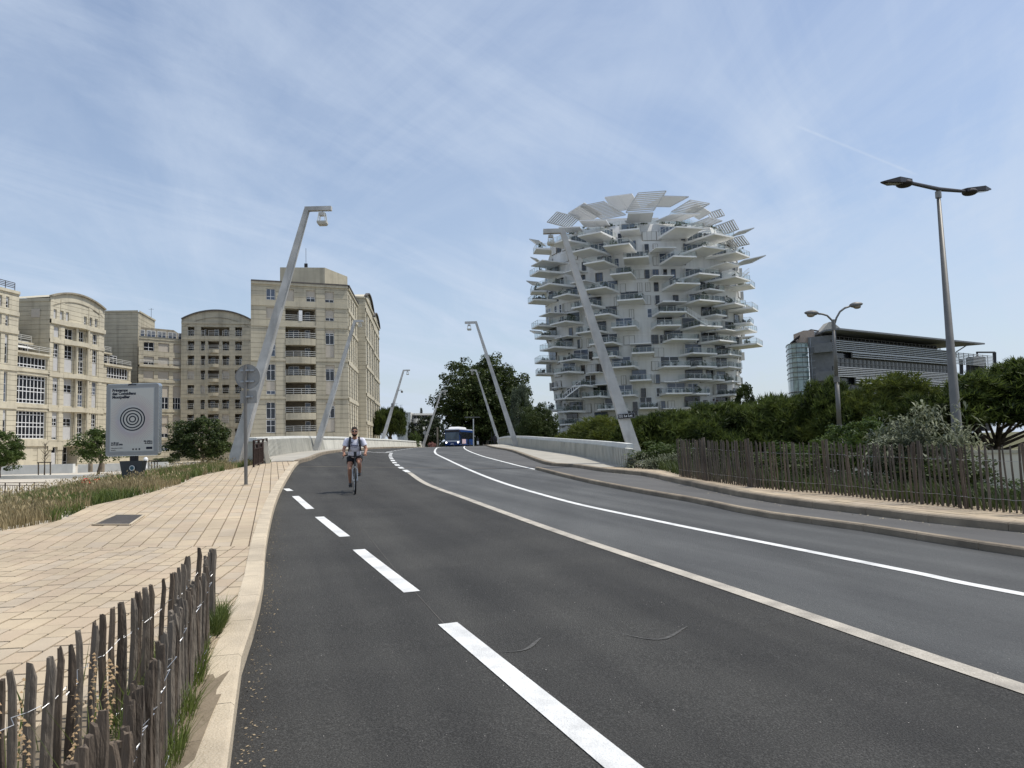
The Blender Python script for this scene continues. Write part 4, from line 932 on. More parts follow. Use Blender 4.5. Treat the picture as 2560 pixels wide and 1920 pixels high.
BAL=[(765,345,6,4.5),(570,365,8,8),(1060,333,9,9),(1245,380,9,8.5),(375,415,8,7),(200,480,7,4.5),(505,470,8,6.5),(710,440,8,8),(1200,460,9,7.5),(1380,500,10,6.5),(805,522,7.5,6),(1045,518,7.5,8),(585,548,7,7),(220,618,8,6),(725,624,6.5,6),(1180,630,8,7),(1380,655,10,6.5),(1530,600,8,6),(280,697,8,6.5),(585,718,8,6.5),(1065,690,8,7.5),(1255,730,7,4),(1465,705,7,5),(370,762,7,5),(165,748,6,3.5),(190,800,7,5.5),(770,792,8,4.5),(495,832,8,4.5),(1200,800,10,6.5),(1385,822,8,5),(1475,852,8,5.5),(595,888,8,5.5),(1000,872,8.5,5.5),(1284,892,5.5,3),(1200,962,9,6),(350,937,8,4.5),(165,908,5,3),(200,965,7,4.5),(735,965,7.5,4.5),(980,958,7.5,5),(1450,988,9,6),(1475,945,6,4),(520,995,8,4),(1070,1047,9,4.5),(1310,1057,9,5),(1490,1080,9,6.5),(225,1030,7,4.5),(610,1070,8,4.5),(290,1102,10,5),(172,1137,5,3),(842,1132,6.8,3.8),(1180,1137,9.5,4.5),(1370,1147,8.5,4),(620,1157,7.5,3.8),(400,1178,8,4),(212,1190,8,4),(1030,1220,8.5,3.5),(1200,1222,8,3.5),(1370,1226,9,4),(1510,1228,7,4.5),(716,1222,8.5,3.8),(362,1257,8,3.2),(205,1270,7,3.5),(830,1307,6.5,3.5),(1160,1302,9,3.5),(1282,1307,3.6,2.5),(1378,1317,7,3),(1478,1330,5,2.5),(470,1342,5.5,3),(360,1425,8,3),(178,1360,5,3),(545,1412,6.5,2.8),(732,1405,7,3),(1040,1392,8.5,3.2),(1175,1395,5.5,2.5),(1388,1402,8.5,3.2),(1500,1405,4.5,2.5),(183,1440,5,2.5),(380,1507,7.5,2.5),(258,1500,5.5,2.5),(655,1492,8,2.5),(876,1485,5.5,2.2),(1180,1480,7.5,2.4),(1345,1482,8.5,2.2),(370,1590,7.5,2.2),(560,1582,6,2.2),(746,1572,6,2.2)]
balinfo=[]
def slab_pts(ph,z_,w_,L,t=.28,skew=0,tilt=0,l0=-.4):
    p=tp(ph,z_); t_,n_=Vector((math.cos(ph),math.sin(ph),0)),Vector((math.sin(ph),-math.cos(ph),0)); l0=-1.6
    q=[p-t_*w_/2+n_*l0,p+t_*w_/2+n_*l0,p+t_*w_/2+n_*L,p-t_*w_/2+n_*L]
    up=[Vector((0,0,0)),Vector((0,0,0)),Vector((0,0,tilt)),Vector((0,0,tilt))]
    return [a+u for a,u in zip(q,up)],t_,n_
rt=random.Random(21)
plants=[]
for (x,y,w_,L) in BAL:
    L=max(L*.9,3.4)+.3; ph,z_=solve(x,y,L); w_=w_*.74
    q,t_,n_=slab_pts(ph,z_,w_,L); b=MB(); up=Vector((0,0,.34))
    # underside tapers thinner to the tip like the real slabs
    low=[q[0]-Vector((0,0,.25)),q[1]-Vector((0,0,.25)),q[2],q[3]]
    b.hexa([low[3],low[2],low[1],low[0]][::-1]+[v+up for v in q])
    bo=b.build('balcony',M['tslab'],tw)
    r=MB(); tq=[v+up for v in q]; ins=[tq[0]+n_*1.6,tq[3]-n_*.06+t_*.06,tq[2]-n_*.06-t_*.06,tq[1]+n_*1.6]
    for a,c in zip(ins,ins[1:]):
        r.bar(a+Vector((0,0,1.12)),c+Vector((0,0,1.12)),.07,.05); n=max(1,int((c-a).length/1.45))
        for k in range(n+1): pp=a.lerp(c,k/n); r.bar(pp,pp+Vector((0,0,1.12)),.06)
    ro=r.build('railing',M['rail'],bo)
    g=MB()
    for a,c in zip(ins,ins[1:]): g.add([a+Vector((0,0,.08)),c+Vector((0,0,.08)),c+Vector((0,0,1.02)),a+Vector((0,0,1.02))],[(0,1,2,3)])
    g.build('railing_glass',M['clear'],bo)
    balinfo.append((ph,z_+.3,w_,L,t_,n_))
    if rt.random()<.7:
        fx=MB(); c=q[3].lerp(q[2],rt.uniform(.25,.75))-n_*L*rt.uniform(.25,.5)+up; fx.box(c+Vector((0,0,.68)),(1.2,.8,.06),rz=ph)
        for i_ in (-1,1): fx.box(c+t_*i_*.5+Vector((0,0,.34)),(.06,.6,.68),rz=ph); fx.box(c+t_*i_*.95+Vector((0,0,.45)),(.45,.45,.9),rz=ph)
        fx.build('balcony_furniture',M['dark'] if rt.random()<.6 else M['rail'],tw)
# canopies: plain slabs above terraces, and slatted pergolas
CAN=[(240,562,9,6,.4),(410,612,6,3.6,.2),(470,682,6.3,4.2,.3),(948,635,6.5,5,-.2),(955,455,6.5,6,-.3),(1325,580,8,6,.6),(1010,805,8,4.5,-.1),(268,882,8,4.5,0),(360,1028,7,3.5,0),(825,1072,6.5,3.2,0),(1335,990,7.5,4.5,.1),(540,1257,5,2.4,0),(580,1333,5,2.2,0),(1005,1316,4.7,2.2,0),(300,1352,4.5,2.2,0),(405,1440,4,1.8,0),(1005,1487,5,1.6,0),(990,800,4,2,0)]
for (x,y,w_,L,tl) in CAN:
    ph,z_=solve(x,y,L*.85); q,t_,n_=slab_pts(ph,z_,w_*.72,L*.95,tilt=tl); b=MB(); up=Vector((0,0,.2)); b.hexa([v for v in q]+[v+up for v in q])
    b.build('canopy_slab',M['tslab'],tw)
def pergola(A,B,C_,D_p,mat_,solid=False,name='pergola',n=14,parent=tw):
    """A,B inner edge, C_,D_p outer edge (same order)"""
    fr=MB(); 
    for a,b in ((A,B),(B,C_),(C_,D_p),(D_p,A)): fr.bar(a,b,.16,.22)
    if solid: fr.add([A,B,C_,D_p],[(0,1,2,3)]); fr.bar((A+B)/2,(C_+D_p)/2,.1,.24)
    o=fr.build(name,M['frame'] if solid else mat_,parent)
    if not solid:
        for k in range(1,n):
            t=k/n; a=A.lerp(D_p,t); b=B.lerp(C_,t); s=MB(); d=(b-a).normalized(); out_=((D_p-A).normalized()); s.bar(a,b,.36,.05,up=(B-A).cross(D_p-A).normalized()); s.build('slat',mat_,o)
    return o
PERG=[ # crop3 x of tip centre, x of root centre, y tip, y root, width(px) , depth behind/forward, solid
 (255,400,262,300,7.0,-3,0),(410,520,205,275,7.5,2,1),(510,650,178,262,8.5,1,0),(678,735,125,215,9,3,1),(895,815,102,228,9,-2,0),(1050,930,130,195,8.5,4,0),(1200,1080,165,238,8.5,-2,0),(1225,1150,205,250,7.5,5,1),(1345,1260,232,258,4.5,8,0),
 (1300,1180,275,322,7,-4,0),(1430,1320,310,350,7,-3,0),(1515,1420,348,372,4.5,3,0),(1495,1350,408,440,6.5,-4,0),(1575,1440,530,560,6.5,-2,0),
 (135,195,420,430,5,0,0),(142,180,535,545,5,0,0),(112,185,682,690,4,2,0),(128,195,995,1000,3,2,0),(1525,1455,1030,1035,3,3,0)]
for (xt,xr_,yt,yr,w_,dd,so) in PERG:
    px,py=c3(xr_,yr); ph,z_=solve(xr_,yr,0.5); pr=tp(ph,z_,.3); Dr=pr.y+ (0 if z_<46 else 3)+dd*.3
    A0=PT(px,py,Dr); px2,py2=c3(xt,yt)
    # tip lies outward: closer to the viewer by the radial share
    rad=Vector((pr.x-TC,pr.y-TY,0)); rad.normalize()
    Dt=Dr+rad.y*3.2; T0=PT(px2,py2,Dt)
    ax=(T0-A0); h=Vector((-ax.y,ax.x,0)) if abs(ax.x)+abs(ax.y)>.1 else Vector((1,0,0)); h.normalize()
    # width direction: horizontal, mostly along the wall
    t_=Vector((-rad.y,rad.x,0)); w2=t_*w_*.36
    if w2.x<0: w2=-w2
    if abs(ph)>R_(40): w2=w2+Vector((0,0,-.16*w_*.5*(1 if w2.y>0 else -1)))+Vector((0,0,0))
    pergola(A0-w2,A0+w2,T0+w2,T0-w2,M['tslat'],bool(so),n=max(6,int(ax.length/.52)))
# front roof canopies just above the top balconies
for (xt,xr_,yt,yr,w_,so) in ((365,392,326,356,6,1),(515,545,283,322,7.5,1),(822,808,236,296,7,1),(1110,1000,242,286,8,1)):
    px,py=c3(xr_,yr); ph,z_=solve(xr_,yr,1.); A0=tp(ph,z_,-.5); A0=PT(px,py,A0.y-1.); px2,py2=c3(xt,yt); T0=PT(px2,py2,A0.y-5.); w2=Vector((w_*.4,0,0))
    pergola(A0-w2,A0+w2,T0+w2,T0-w2,M['tslat'],True)
# roof terrace: parapet glass, set-back penthouses
pg=MB(); gp=MB()
for i in range(30,90):
    a,b=tp(ub[i],ZR,-.2),tp(ub[i+1],ZR,-.2)
    if i%2==0: pg.bar(a,a+Vector((0,0,1.2)),.06)
    pg.bar(a+Vector((0,0,1.2)),b+Vector((0,0,1.2)),.06); gp.add([a,b,b+Vector((0,0,1.1)),a+Vector((0,0,1.1))],[(0,1,2,3)])
pg.build('roof_railing',M['frame'],tw); gp.build('roof_glass',M['clear'],tw)
for (x0,x1,zt_,dy,m_) in ((-13,-3,4.6,-3,'twhite'),(-2,4,4.2,-4,'twhite'),(6.5,11,4.8,-7,'clear'),(4.5,10,3.8,-3,'twhite'),(11,16,3.6,-1,'twhite'),(-17,-13,3,0,'twhite')):
    mb=MB(); mb.box((TC+(x0+x1)/2,TY+dy,ZR+zt_/2-.5),(x1-x0,5,zt_+1)); mb.build('penthouse',M[m_],tw)
# windows with white folding shutters: one frame mesh shared by all
wz=MB()
def twin(ph,z_,w_,h_,kind):
    pq=max((tp(ph,z_),tp(ph,z_+h_)),key=lambda v:(v.x-TC)**2+(v.y-TY)**2); t_,n_=tang(ph,z_); p=Vector((pq.x,pq.y,z_))+n_*.03
    fr=MB(); fp=lambda a,c,d: p+t_*a+n_*d+Vector((0,0,c))
    if kind=='shut':
        n=max(2,int(w_/.85)); 
        for k in range(n):
            s=MB(); a=-w_/2+k*w_/n+.03; b=a+w_/n-.06; s.hexa([fp(a,0,-.1),fp(b,0,-.1),fp(b,0,.12),fp(a,0,.12),fp(a,h_,-.1),fp(b,h_,-.1),fp(b,h_,.12),fp(a,h_,.12)]); s.build('shutter',M['tshut'],tw)
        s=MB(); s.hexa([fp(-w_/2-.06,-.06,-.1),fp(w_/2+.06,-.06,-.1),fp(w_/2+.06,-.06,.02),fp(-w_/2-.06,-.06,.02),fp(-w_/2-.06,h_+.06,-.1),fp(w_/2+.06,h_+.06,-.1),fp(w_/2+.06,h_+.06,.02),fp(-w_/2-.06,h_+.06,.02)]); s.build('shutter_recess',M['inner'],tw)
        return
    n=2 if w_>1.4 else 1
    for a,b,c,d in [(-w_/2-.05,-w_/2+.05,0,h_),(w_/2-.05,w_/2+.05,0,h_)]+([(-.05,.05,0,h_)] if n==2 else [])+[(-w_/2,w_/2,-.06,.05),(-w_/2,w_/2,h_-.05,h_+.06)]+([(-w_/2,w_/2,h_*.4-.03,h_*.4+.03)] if h_>1.6 else []):
        fr.hexa([fp(a,c,-.2),fp(b,c,-.2),fp(b,c,.07),fp(a,c,.07),fp(a,d,-.2),fp(b,d,-.2),fp(b,d,.07),fp(a,d,.07)])
    f=fr.build('window',M['frame'] if rt.random()<.3 else M['steel2'],tw)
    g=MB(); g.add([fp(-w_/2,0,.045),fp(w_/2,0,.045),fp(w_/2,h_,.045),fp(-w_/2,h_,.045)],[(0,1,2,3)]); g.build('pane',rt.choice([M['pane'],M['pane'],M['pane2']]),f)
    if rt.random()<.65:
        sgn=rt.choice((-1,1)); s=MB(); a=sgn*(w_/2+.08); b=a+sgn*.12; a,b=min(a,b),max(a,b); s.hexa([fp(a,0,-.05),fp(b,0,-.05),fp(b,0,.8),fp(a,0,.8),fp(a,h_,-.05),fp(b,h_,-.05),fp(b,h_,.8),fp(a,h_,.8)]); s.build('shutter',M['tshut'],tw)
occ=[]
for (ph,z_,w_,L,t_,n_) in balinfo:
    if abs(ph)<R_(100):
        sh=rt.uniform(-.2,.2)*w_/20; twin(ph+sh,z_+.05,min(4.2,w_*.66),2.4,'win'); occ.append((ph,z_,w_))
for k in range(17):
    zf_=-1.2+k*3.02+.75; a=-88+rt.uniform(0,8)
    while a<88:
        ph=R_(a); pos=tp(ph,zf_); wdt=rt.choice([1.,1.5,1.,2.4,3.2]); ok=True
        for (p2,z2,w2) in occ:
            if abs(zf_-z2)<2.9 and (tp(p2,z2)-pos).length<wdt/2+w2*.30+.25 and zf_-z2>-2.9: ok=False;break
        if ok and zf_<ZR-3.2: twin(ph,zf_,wdt,2.0,'shut' if wdt>2 or rt.random()<.25 else 'win'); occ.append((ph,zf_,wdt))
        a+=rt.uniform(5,8)
# outside stairs between balconies
def stair(xa,ya,xb,yb):
    pa_,pb2=c3(xa,ya),c3(xb,yb); ph,z_=solve(xa,ya,4.); D=tp(ph,z_,4.2).y; A=PT(pa_[0],pa_[1],D); B=PT(pb2[0],pb2[1],D-.5); s=MB()
    s.bar(A,B,1.1,.18)
    for sd__ in (-.5,.5):
        o_=Vector((0,sd__,0)); s.bar(A+o_+Vector((0,0,1.1)),B+o_+Vector((0,0,1.1)),.07)
        for k in range(9): p=A.lerp(B,k/8)+o_; s.bar(p,p+Vector((0,0,1.1)),.05)
    s.build('outside_stair',M['tslab'],tw)
stair(1105,868,1245,955); stair(435,1340,325,1425); stair(1510,615,1455,660)
# glass screens on some balconies
# ------------------------------------------------------------ louvred office building
GA=PT(2090,1000,200); GB=PT(2483,1000,250); fg=Facade(GA,GB)
c5=lambda x,y:(1900+x/2.7656,720+y/2.7656)
ob=thing('office_building','dark office building wrapped in grey louvres with a rounded glass end','office building',(GA.x,GA.y,-3))
U=lambda x,y=500: fg.uv(*c5(x,y))[0]; Z=lambda x,y: fg.uv(*c5(x,y))[1]
zb1=(Z(540,440),Z(525,357)); zb1b=(Z(640,483),Z(640,440)); zb2=(Z(540,615),Z(538,540)); zb2b=(Z(655,663),Z(655,615)); zroof=Z(560,300)
mb=MB(); q=[fg.p(0,0,-1.2),fg.p(U(1345),0,-1.2),fg.p(U(1345),0,-16),fg.p(13,0,-14),fg.p(1,0,-3)]; mb.poly([(v.x,v.y) for v in q],-4,zroof-3.5)
q=[fg.p(2,0,-4),fg.p(U(1320),0,-4),fg.p(U(1320),0,-16),fg.p(13,0,-14)]; mb.poly([(v.x,v.y) for v in q],zroof-4,zroof-.3)
mb.build('glazed_body',M['pane'],ob)
lm=mat('aluminium_louvre',(.46,.48,.50),.5,.06,3); lmb=mat('louvre_gap',(.03,.034,.04),.7,.2,3)
def louvres(u0,u1,z0,z1,n):
    back=MB(); back.hexa([fg.p(u0,z0,-.5),fg.p(u1,z0,-.5),fg.p(u1,z0,-.3),fg.p(u0,z0,-.3),fg.p(u0,z1,-.5),fg.p(u1,z1,-.5),fg.p(u1,z1,-.3),fg.p(u0,z1,-.3)]) if u1<U(1350) else None
    if back.f: back.build('backing_wall',lmb,ob)
    for k in range(n):
        z_=z0+(z1-z0)*(k+.5)/n; l_=MB(); h=(z1-z0)/n*.26
        l_.hexa([fg.p(u0,z_-h,.0),fg.p(u1,z_-h,.0),fg.p(u1,z_-h*.6,.22),fg.p(u0,z_-h*.6,.22),fg.p(u0,z_+h*.4,-.05),fg.p(u1,z_+h*.4,-.05),fg.p(u1,z_+h*.8,.22),fg.p(u0,z_+h*.8,.22)]); l_.build('louvre',lm,ob)
    v=MB(); uu=u0
    while uu<u1: v.bar(fg.p(uu,z0,-.15),fg.p(uu,z1,-.15),.18,.18); uu+=3.2
    v.build('louvre_posts',M['steel2'],ob,kind='stuff')
ue=U(1608,500); uc=U(1345,500)
for (ua,ub_,za,zb_,n) in ((0,uc,zb1[0],zb1[1],6),(U(640),uc,zb1b[0],zb1b[1],3),(uc,ue,zb1b[0]+.4,zb1[1]-.3,8),(0,uc,zb2[0],zb2[1],6),(U(652),uc,zb2b[0],zb2b[1],3),(uc,ue,zb2b[0],zb2[1],8)): louvres(ua,ub_,za,zb_,n)
# mullions and sills of the glazed strips
mu=MB(); 
for zlo,zhi,dp in ((zb2[1]+.1,zb1b[0]-.1,-1.1),(zb1[1]+.3,zroof-.6,-3.9),(-3,zb2b[0]-.2,-1.1)):
    u=1.
    while u<uc-.5: mu.bar(fg.p(u,zlo,dp+.1),fg.p(u,zhi,dp+.1),.16,.16); u+=2.1
    for t in (0,.45,1): mu.bar(fg.p(.5,zlo+(zhi-zlo)*t,dp+.1),fg.p(uc-.5,zlo+(zhi-zlo)*t,dp+.1),.14)
mu.build('mullions',M['steel2'],ob,kind='stuff')
bl=MB()
for k in range(22):
    u=U(660)+k*3.; bl.hexa([fg.p(u,zroof-3.4,-3.92),fg.p(u+1.4,zroof-3.4,-3.92),fg.p(u+1.4,zroof-3.4,-3.86),fg.p(u,zroof-3.4,-3.86),fg.p(u,zroof-1.8,-3.92),fg.p(u+1.4,zroof-1.8,-3.92),fg.p(u+1.4,zroof-1.8,-3.86),fg.p(u,zroof-1.8,-3.86)])
bl.build('blinds',M['rail'],ob,kind='stuff')
M['slate']=mat('slate_panel',(.155,.165,.175),.6,.15,1)
# dark stair recess + balconies at the left corner
fr_=Facade(PT(2027,1000,203),GA); mb=MB(); q=[fr_.p(0,0,-1),fr_.p(fr_.L,0,-.2),fr_.p(fr_.L,0,-8),fr_.p(0,0,-8)]; mb.poly([(v.x,v.y) for v in q],-4,zroof-1.2); mb.build('stair_recess',M['slate'],ob)
for yy in (410,605):
    z_=fr_.uv(*c5(450,yy+30))[1]; mb=MB(); q=[fr_.p(1.,0,-1),fr_.p(fr_.L,0,-1),fr_.p(fr_.L,0,1.6),fr_.p(1.8,0,1.4)]; mb.poly([(v.x,v.y) for v in q],z_-.25,z_); mb.poly([(v.x,v.y) for v in [fr_.p(1.8,0,1.3),fr_.p(fr_.L,0,1.5),fr_.p(fr_.L,0,1.6),fr_.p(1.8,0,1.4)]],z_,z_+2.2); mb.build('corner_balcony',M['slate'],ob)
mb=MB(); 
for k in range(7): 
    u=.6+k*.95; mb.bar(fr_.p(u,-3,-.9),fr_.p(u,zroof-1.5,-.9),.14)
for k in range(14): mb.bar(fr_.p(0,1+k*1.9,-.85),fr_.p(fr_.L*.4,1+k*1.9,-.85),.12)
mb.build('curtain_wall_frame',M['steel'],ob)
# rounded glazed drum
d0=PT(2027,1000,203); d1=PT(1974,1000,212); dm=PT(1986,1000,205); gd=glass('green_glass',(.21,.29,.29),.08,.9)
arc=[PT(x,1000,d) for x,d in ((2027,203),(2012,202.2),(1998,202.4),(1986,203.5),(1978,205.5),(1973.5,208.5),(1972,212),(1974,216),(1980,222))]
ztd=Z(350,375); ztd=PT(2027,857,203).z
for k in range(len(arc)-1):
    a,b=arc[k],arc[k+1]
    for j in range(9):
        z0_,z1_=-3+j*(ztd+3)/9+.06,-3+(j+1)*(ztd+3)/9-.06; g=MB(); e=(b-a).normalized()*.04; g.add([Vector((a.x+e.x,a.y+e.y,z0_)),Vector((b.x-e.x,b.y-e.y,z0_)),Vector((b.x-e.x,b.y-e.y,z1_)),Vector((a.x+e.x,a.y+e.y,z1_))],[(0,1,2,3)]); g.build('glass_panel',gd,ob)
rb=MB()
for j in range(23):
    z_=-2+j*(ztd+2)/22
    if j in (5,6,13,14): continue
    for a,b in zip(arc,arc[1:]): rb.bar((a.x,a.y-.15,z_),(b.x,b.y-.15,z_),.28,.16)
rb.build('horizontal_fins',M['steel2'],ob,kind='stuff')
inn=MB(); ccx=sum(a.x for a in arc)/len(arc)+2; ccy=sum(a.y for a in arc)/len(arc)+4; inn.poly([(a.x+(ccx-a.x)*.12,a.y+(ccy-a.y)*.12) for a in arc][::-1],-3,ztd-.2); inn.build('drum_core',M['pane2'],ob)
dt=MB(); dt.poly([(d0.x-.3,d0.y+1.5),(d0.x+2.6,d0.y+1.5),(d0.x+2.6,d0.y+9),(d0.x-.3,d0.y+9)],ztd-.3,ztd+3.6); dt.build('stone_core',mat('pinkish_core',(.42,.34,.28)),ob)
# curved roof pergola over the drum
pr_=MB(); zp=PT(1971,864,210).z; 
ring=[PT(2090,828,205),PT(2035,838,206),PT(2000,851,207),PT(1978,868,209),PT(1972,880,211),PT(1985,885,214)]
ring=[Vector((v.x,v.y,ztd+5.5-1.*i)) for i,v in enumerate(ring)]
outr=[PT(x,y,205+k*1.6) for k,(x,y) in enumerate(((2028,825),(2010,833),(1992,846),(1979,857),(1972,866),(1972,872),(1980,877)))]
for a,b in zip(outr,outr[1:]): pr_.bar(a,b,.45,.4)
inr=[PT(x,y,212) for x,y in ((2046,822+6),(2045,832),(2042,838),(2036,844),(2030,851),(2024,858),(2018,866))]
for a,b in zip(outr,inr): pr_.bar(a,b,.3,.4)
pr_.build('roof_pergola',M['dark'],ob)
# main roof plane
rf=MB(); z0_=zroof; A=PT(2000+90,828,203); B=PT(2105,817,214); C2=PT(2438,856,236); 
q=[fg.p(-3.5,zroof-.5,.4),fg.p(0,zroof-.1,2.2),fg.p(U(1490,375),zroof+.1,2.8),fg.p(U(1490,375)-4,zroof+.3,-16),fg.p(10,zroof+.3,-14)]
rf.add([v for v in q]+[v+Vector((0,0,.45)) for v in q],[(4,3,2,1,0),(5,6,7,8,9)]+[(i,(i+1)%5,5+(i+1)%5,5+i) for i in range(5)])
rf.bar(fg.p(U(1380,430),zb1[1],-1),fg.p(U(1410,395),zroof,1.5),.3); rf.build('roof',M['slate'],ob)
mb=MB(); p=fg.p(U(965,300),zroof+.9,-4); mb.box(p,(4,3,1.4),rz=.6); mb.build('roof_unit',M['dark'],ob)
mb=MB(); p=PT(2078,815,215); mb.hexa([p+Vector((-3.5,0,-2)),p+Vector((4,0,-2)),p+Vector((4,4,-2)),p+Vector((-3.5,4,-2)),p+Vector((-.5,0,1.2)),p+Vector((.5,0,1.2)),p+Vector((.5,4,1.2)),p+Vector((-.5,4,1.2))]); mb.build('roof_ridge',mat('pale_roof_ridge',(.45,.42,.36)),ob)
# open steel frame at the far right
mb=MB(); 
for x,y0,y1 in ((1436,487,597),(1482,487,600),(1505,487,600),(1665,440,605)):
    a=fg.uv(*c5(x,y1)); b=fg.uv(*c5(x,y0)); mb.bar(fg.p(a[0],a[1]-3,-2),fg.p(b[0],b[1],-2),.8,.8)
a=fg.uv(*c5(1545,440)); b=fg.uv(*c5(1665,440)); mb.bar(fg.p(a[0],a[1],-2),fg.p(b[0],b[1],-2),.6,.5); mb.bar(fg.p(a[0],a[1],-2),fg.p(a[0],a[1]-3,-2),.4)
a=fg.uv(*c5(1665,530)); b=fg.uv(*c5(1580,600)); mb.bar(fg.p(b[0],b[1],-1),fg.p(a[0],a[1],-1),1.4,.4)
a=fg.uv(*c5(1575,470)); mb.hexa([fg.p(a[0]-2,2,-6),fg.p(a[0]+3,2,-6),fg.p(a[0]+3,2,-2),fg.p(a[0]-2,2,-2),fg.p(a[0]-2,a[1],-6),fg.p(a[0]+3,a[1],-6),fg.p(a[0]+3,a[1],-2),fg.p(a[0]-2,a[1],-2)])
mb.build('steel_frame',M['dark'],ob)
# ------------------------------------------------------------ distant houses past the bridge
hA=PT(1008,1000,205); hB=PT(1026,1000,205)
hb=thing('white_building','distant white modernist building with long balconies behind dark cypresses','apartment building',(hA.x,hA.y,-1))
zt_=PT(1016,1031,205).z; mb=MB(); mb.box(((hA.x+hB.x)/2,212,(zt_-2)/2),(hB.x-hA.x,14,zt_+2)); mb.build('end_wall',M['twhite'],hb)
fh=Facade((hB.x,207),(PT(1092,1000,212).x,212)); Zh=lambda y: PT(1060,y,210).z
for k,(ys_,ye_) in enumerate(((1034,1038),(1047.5,1057),(1067,1077),(1086,1093))):
    mb=MB(); a,b=Zh(ye_),Zh(ys_); mb.hexa([fh.p(1.2*k*.4,a,-8),fh.p(fh.L,a,-8),fh.p(fh.L,a,1.2+k*.8),fh.p(.3,a,1.2+k*.8),fh.p(.3,b,-8),fh.p(fh.L,b,-8),fh.p(fh.L,b,1.2+k*.8),fh.p(.3,b,1.2+k*.8)]); mb.build('balcony_band',M['twhite'],hb)
mb=MB(); mb.hexa([fh.p(0,-2,-8),fh.p(fh.L,-2,-8),fh.p(fh.L,-2,-1),fh.p(0,-2,-1),fh.p(0,Zh(1036),-8),fh.p(fh.L,Zh(1036),-8),fh.p(fh.L,Zh(1036),-1),fh.p(0,Zh(1036),-1)]); mb.build('rear_wall',M['shutter2'],hb)
for k,(yt,yb) in enumerate(((1038,1047),(1058,1066))):
    for j in range(3): window(hb,fh.p,1.+j*2.6,3.+j*2.6,Zh(yb),Zh(yt),-.9,2,())
window(hb,lambda u,v,d: Vector((hB.x+.02+d*0+.02,205.5+u*1.,v))+Vector((d*.3,0,0)),0,2,Zh(1054),Zh(1048),0,1,())
mb=MB()
for x_,y_ in ((990,1008),(1002,1012)): p=PT(x_,y_,200); mb.bar((p.x,p.y,Zh(1032)),p,.07); mb.bar(p-Vector((.5,0,.1)),p+Vector((.5,0,-.1)),.06)
mb.build('aerial',M['steel'],hb)
hs=thing('stone_house','small distant cream house with tiled roof right of the big tree trunk','house',(PT(1250,1100,150).x,150,0))
a,b=PT(1215,1118,150),PT(1262,1118,150); zt_=PT(1240,1096,150).z; mb=MB(); mb.poly([(a.x,150),(b.x,150),(b.x,158),(a.x,158)],-1,zt_); mb.build('wall',M['beige2'],hs)
mb=MB(); zr_=PT(1240,1085,150).z; mb.add([(a.x-.4,149.6,zt_),(b.x+3,149.6,zt_),(b.x+3,154,zr_),(a.x+1,154,zr_),(a.x-.4,158,zt_),(b.x+3,158,zt_)],[(0,1,2,3),(3,2,5,4),(0,3,4),(1,5,2)]); mb.build('roof',mat('clay_tiles',(.36,.22,.15)),hs)
window(hs,lambda u,v,d: Vector((a.x+u,150-d,v)),.5,1.6,zt_-1.6,zt_-.5,.04,2,()); mb=MB(); mb.box((a.x+2.5,149.95,.6),(1.,.1,2.4)); mb.build('door',M['shutter'],hs)
mb=MB(); mb.box((a.x+1.,153,zr_+.3),(.6,.6,1.)); mb.build('chimney',M['beige'],hs)
# ------------------------------------------------------------ bridge parapets
def parapet(name,label,pl,hf,out,ribs=True,lean=.22):
    root=thing(name,label,'parapet',(pl[0].x,pl[0].y,hf(pl[0])),'white concrete bridge parapets')
    mb=MB(); n=len(pl); O=offs(pl,.16*out); 
    for i in range(n-1):
        a,b=pl[i],pl[i+1]; na=(O[i]-a).normalized(); nb=(O[i+1]-b).normalized(); za,zb_=hf(a),hf(b); ha,hb=hgt(a,name),hgt(b,name)
        def P3(p,nn,o_,z_): e=(b-a).normalized()*.3 if (i==0 and p is a and z_>za+.2) else Vector((0,0)); return (p.x+nn.x*o_+e.x,p.y+nn.y*o_+e.y,z_)
        mb.hexa([P3(a,na,0,za-.2),P3(b,nb,0,zb_-.2),P3(b,nb,.16,zb_-.2),P3(a,na,.16,za-.2),P3(a,na,lean,za+ha-.16),P3(b,nb,lean,zb_+hb-.16),P3(b,nb,lean+.12,zb_+hb-.16),P3(a,na,lean+.12,za+ha-.16)])
    mb.build('parapet_wall',M['conc'],root)
    cp=MB()
    for i in range(n-1):
        a,b=pl[i],pl[i+1]; na=(O[i]-a).normalized(); nb=(O[i+1]-b).normalized(); za,zb_=hf(a)+hgt(a,name),hf(b)+hgt(b,name)
        e0=(b-a).normalized()*.28 if i==0 else Vector((0,0)); q=lambda p,nn,o_,z_:(p.x+nn.x*o_+(e0.x if p is a else 0),p.y+nn.y*o_+(e0.y if p is a else 0),z_)
        cp.hexa([q(a,na,lean-.09,za-.17),q(b,nb,lean-.09,zb_-.17),q(b,nb,lean+.18,zb_-.17),q(a,na,lean+.18,za-.17),q(a,na,lean-.07,za),q(b,nb,lean-.07,zb_),q(b,nb,lean+.16,zb_),q(a,na,lean+.16,za)])
    cp.build('coping',M['concw'],root)
    R2=resample(pl,.33); O2=offs(R2,.16*out); k=0
    for i in range(len(R2)-1):
        p=R2[i]; 
        if p.y>62: break
        nn=(O2[i]-p).normalized(); t=(R2[i+1]-R2[i]).normalized(); z_=hf(p); h=hgt(p,name)
        r=MB(); a=Vector((p.x,p.y,z_-.1))-Vector((nn.x,nn.y,0))*.04; b=Vector((p.x,p.y,z_+h-.17))+Vector((nn.x,nn.y,0))*(lean-.05)+Vector((t.x,t.y,0))*-.12
        r.bar(a,b,.20,.13,up=(t.x,t.y,0)); r.build('rib',M['conc'],root)
    return root
M['concw']=mat('bright_coping',(.62,.62,.58),.8,.1,1.2)
def hgt(p,name): return 1.1 if p.x<xat(C_2,p.y) else .76+.08*sst(28,60,p.y)
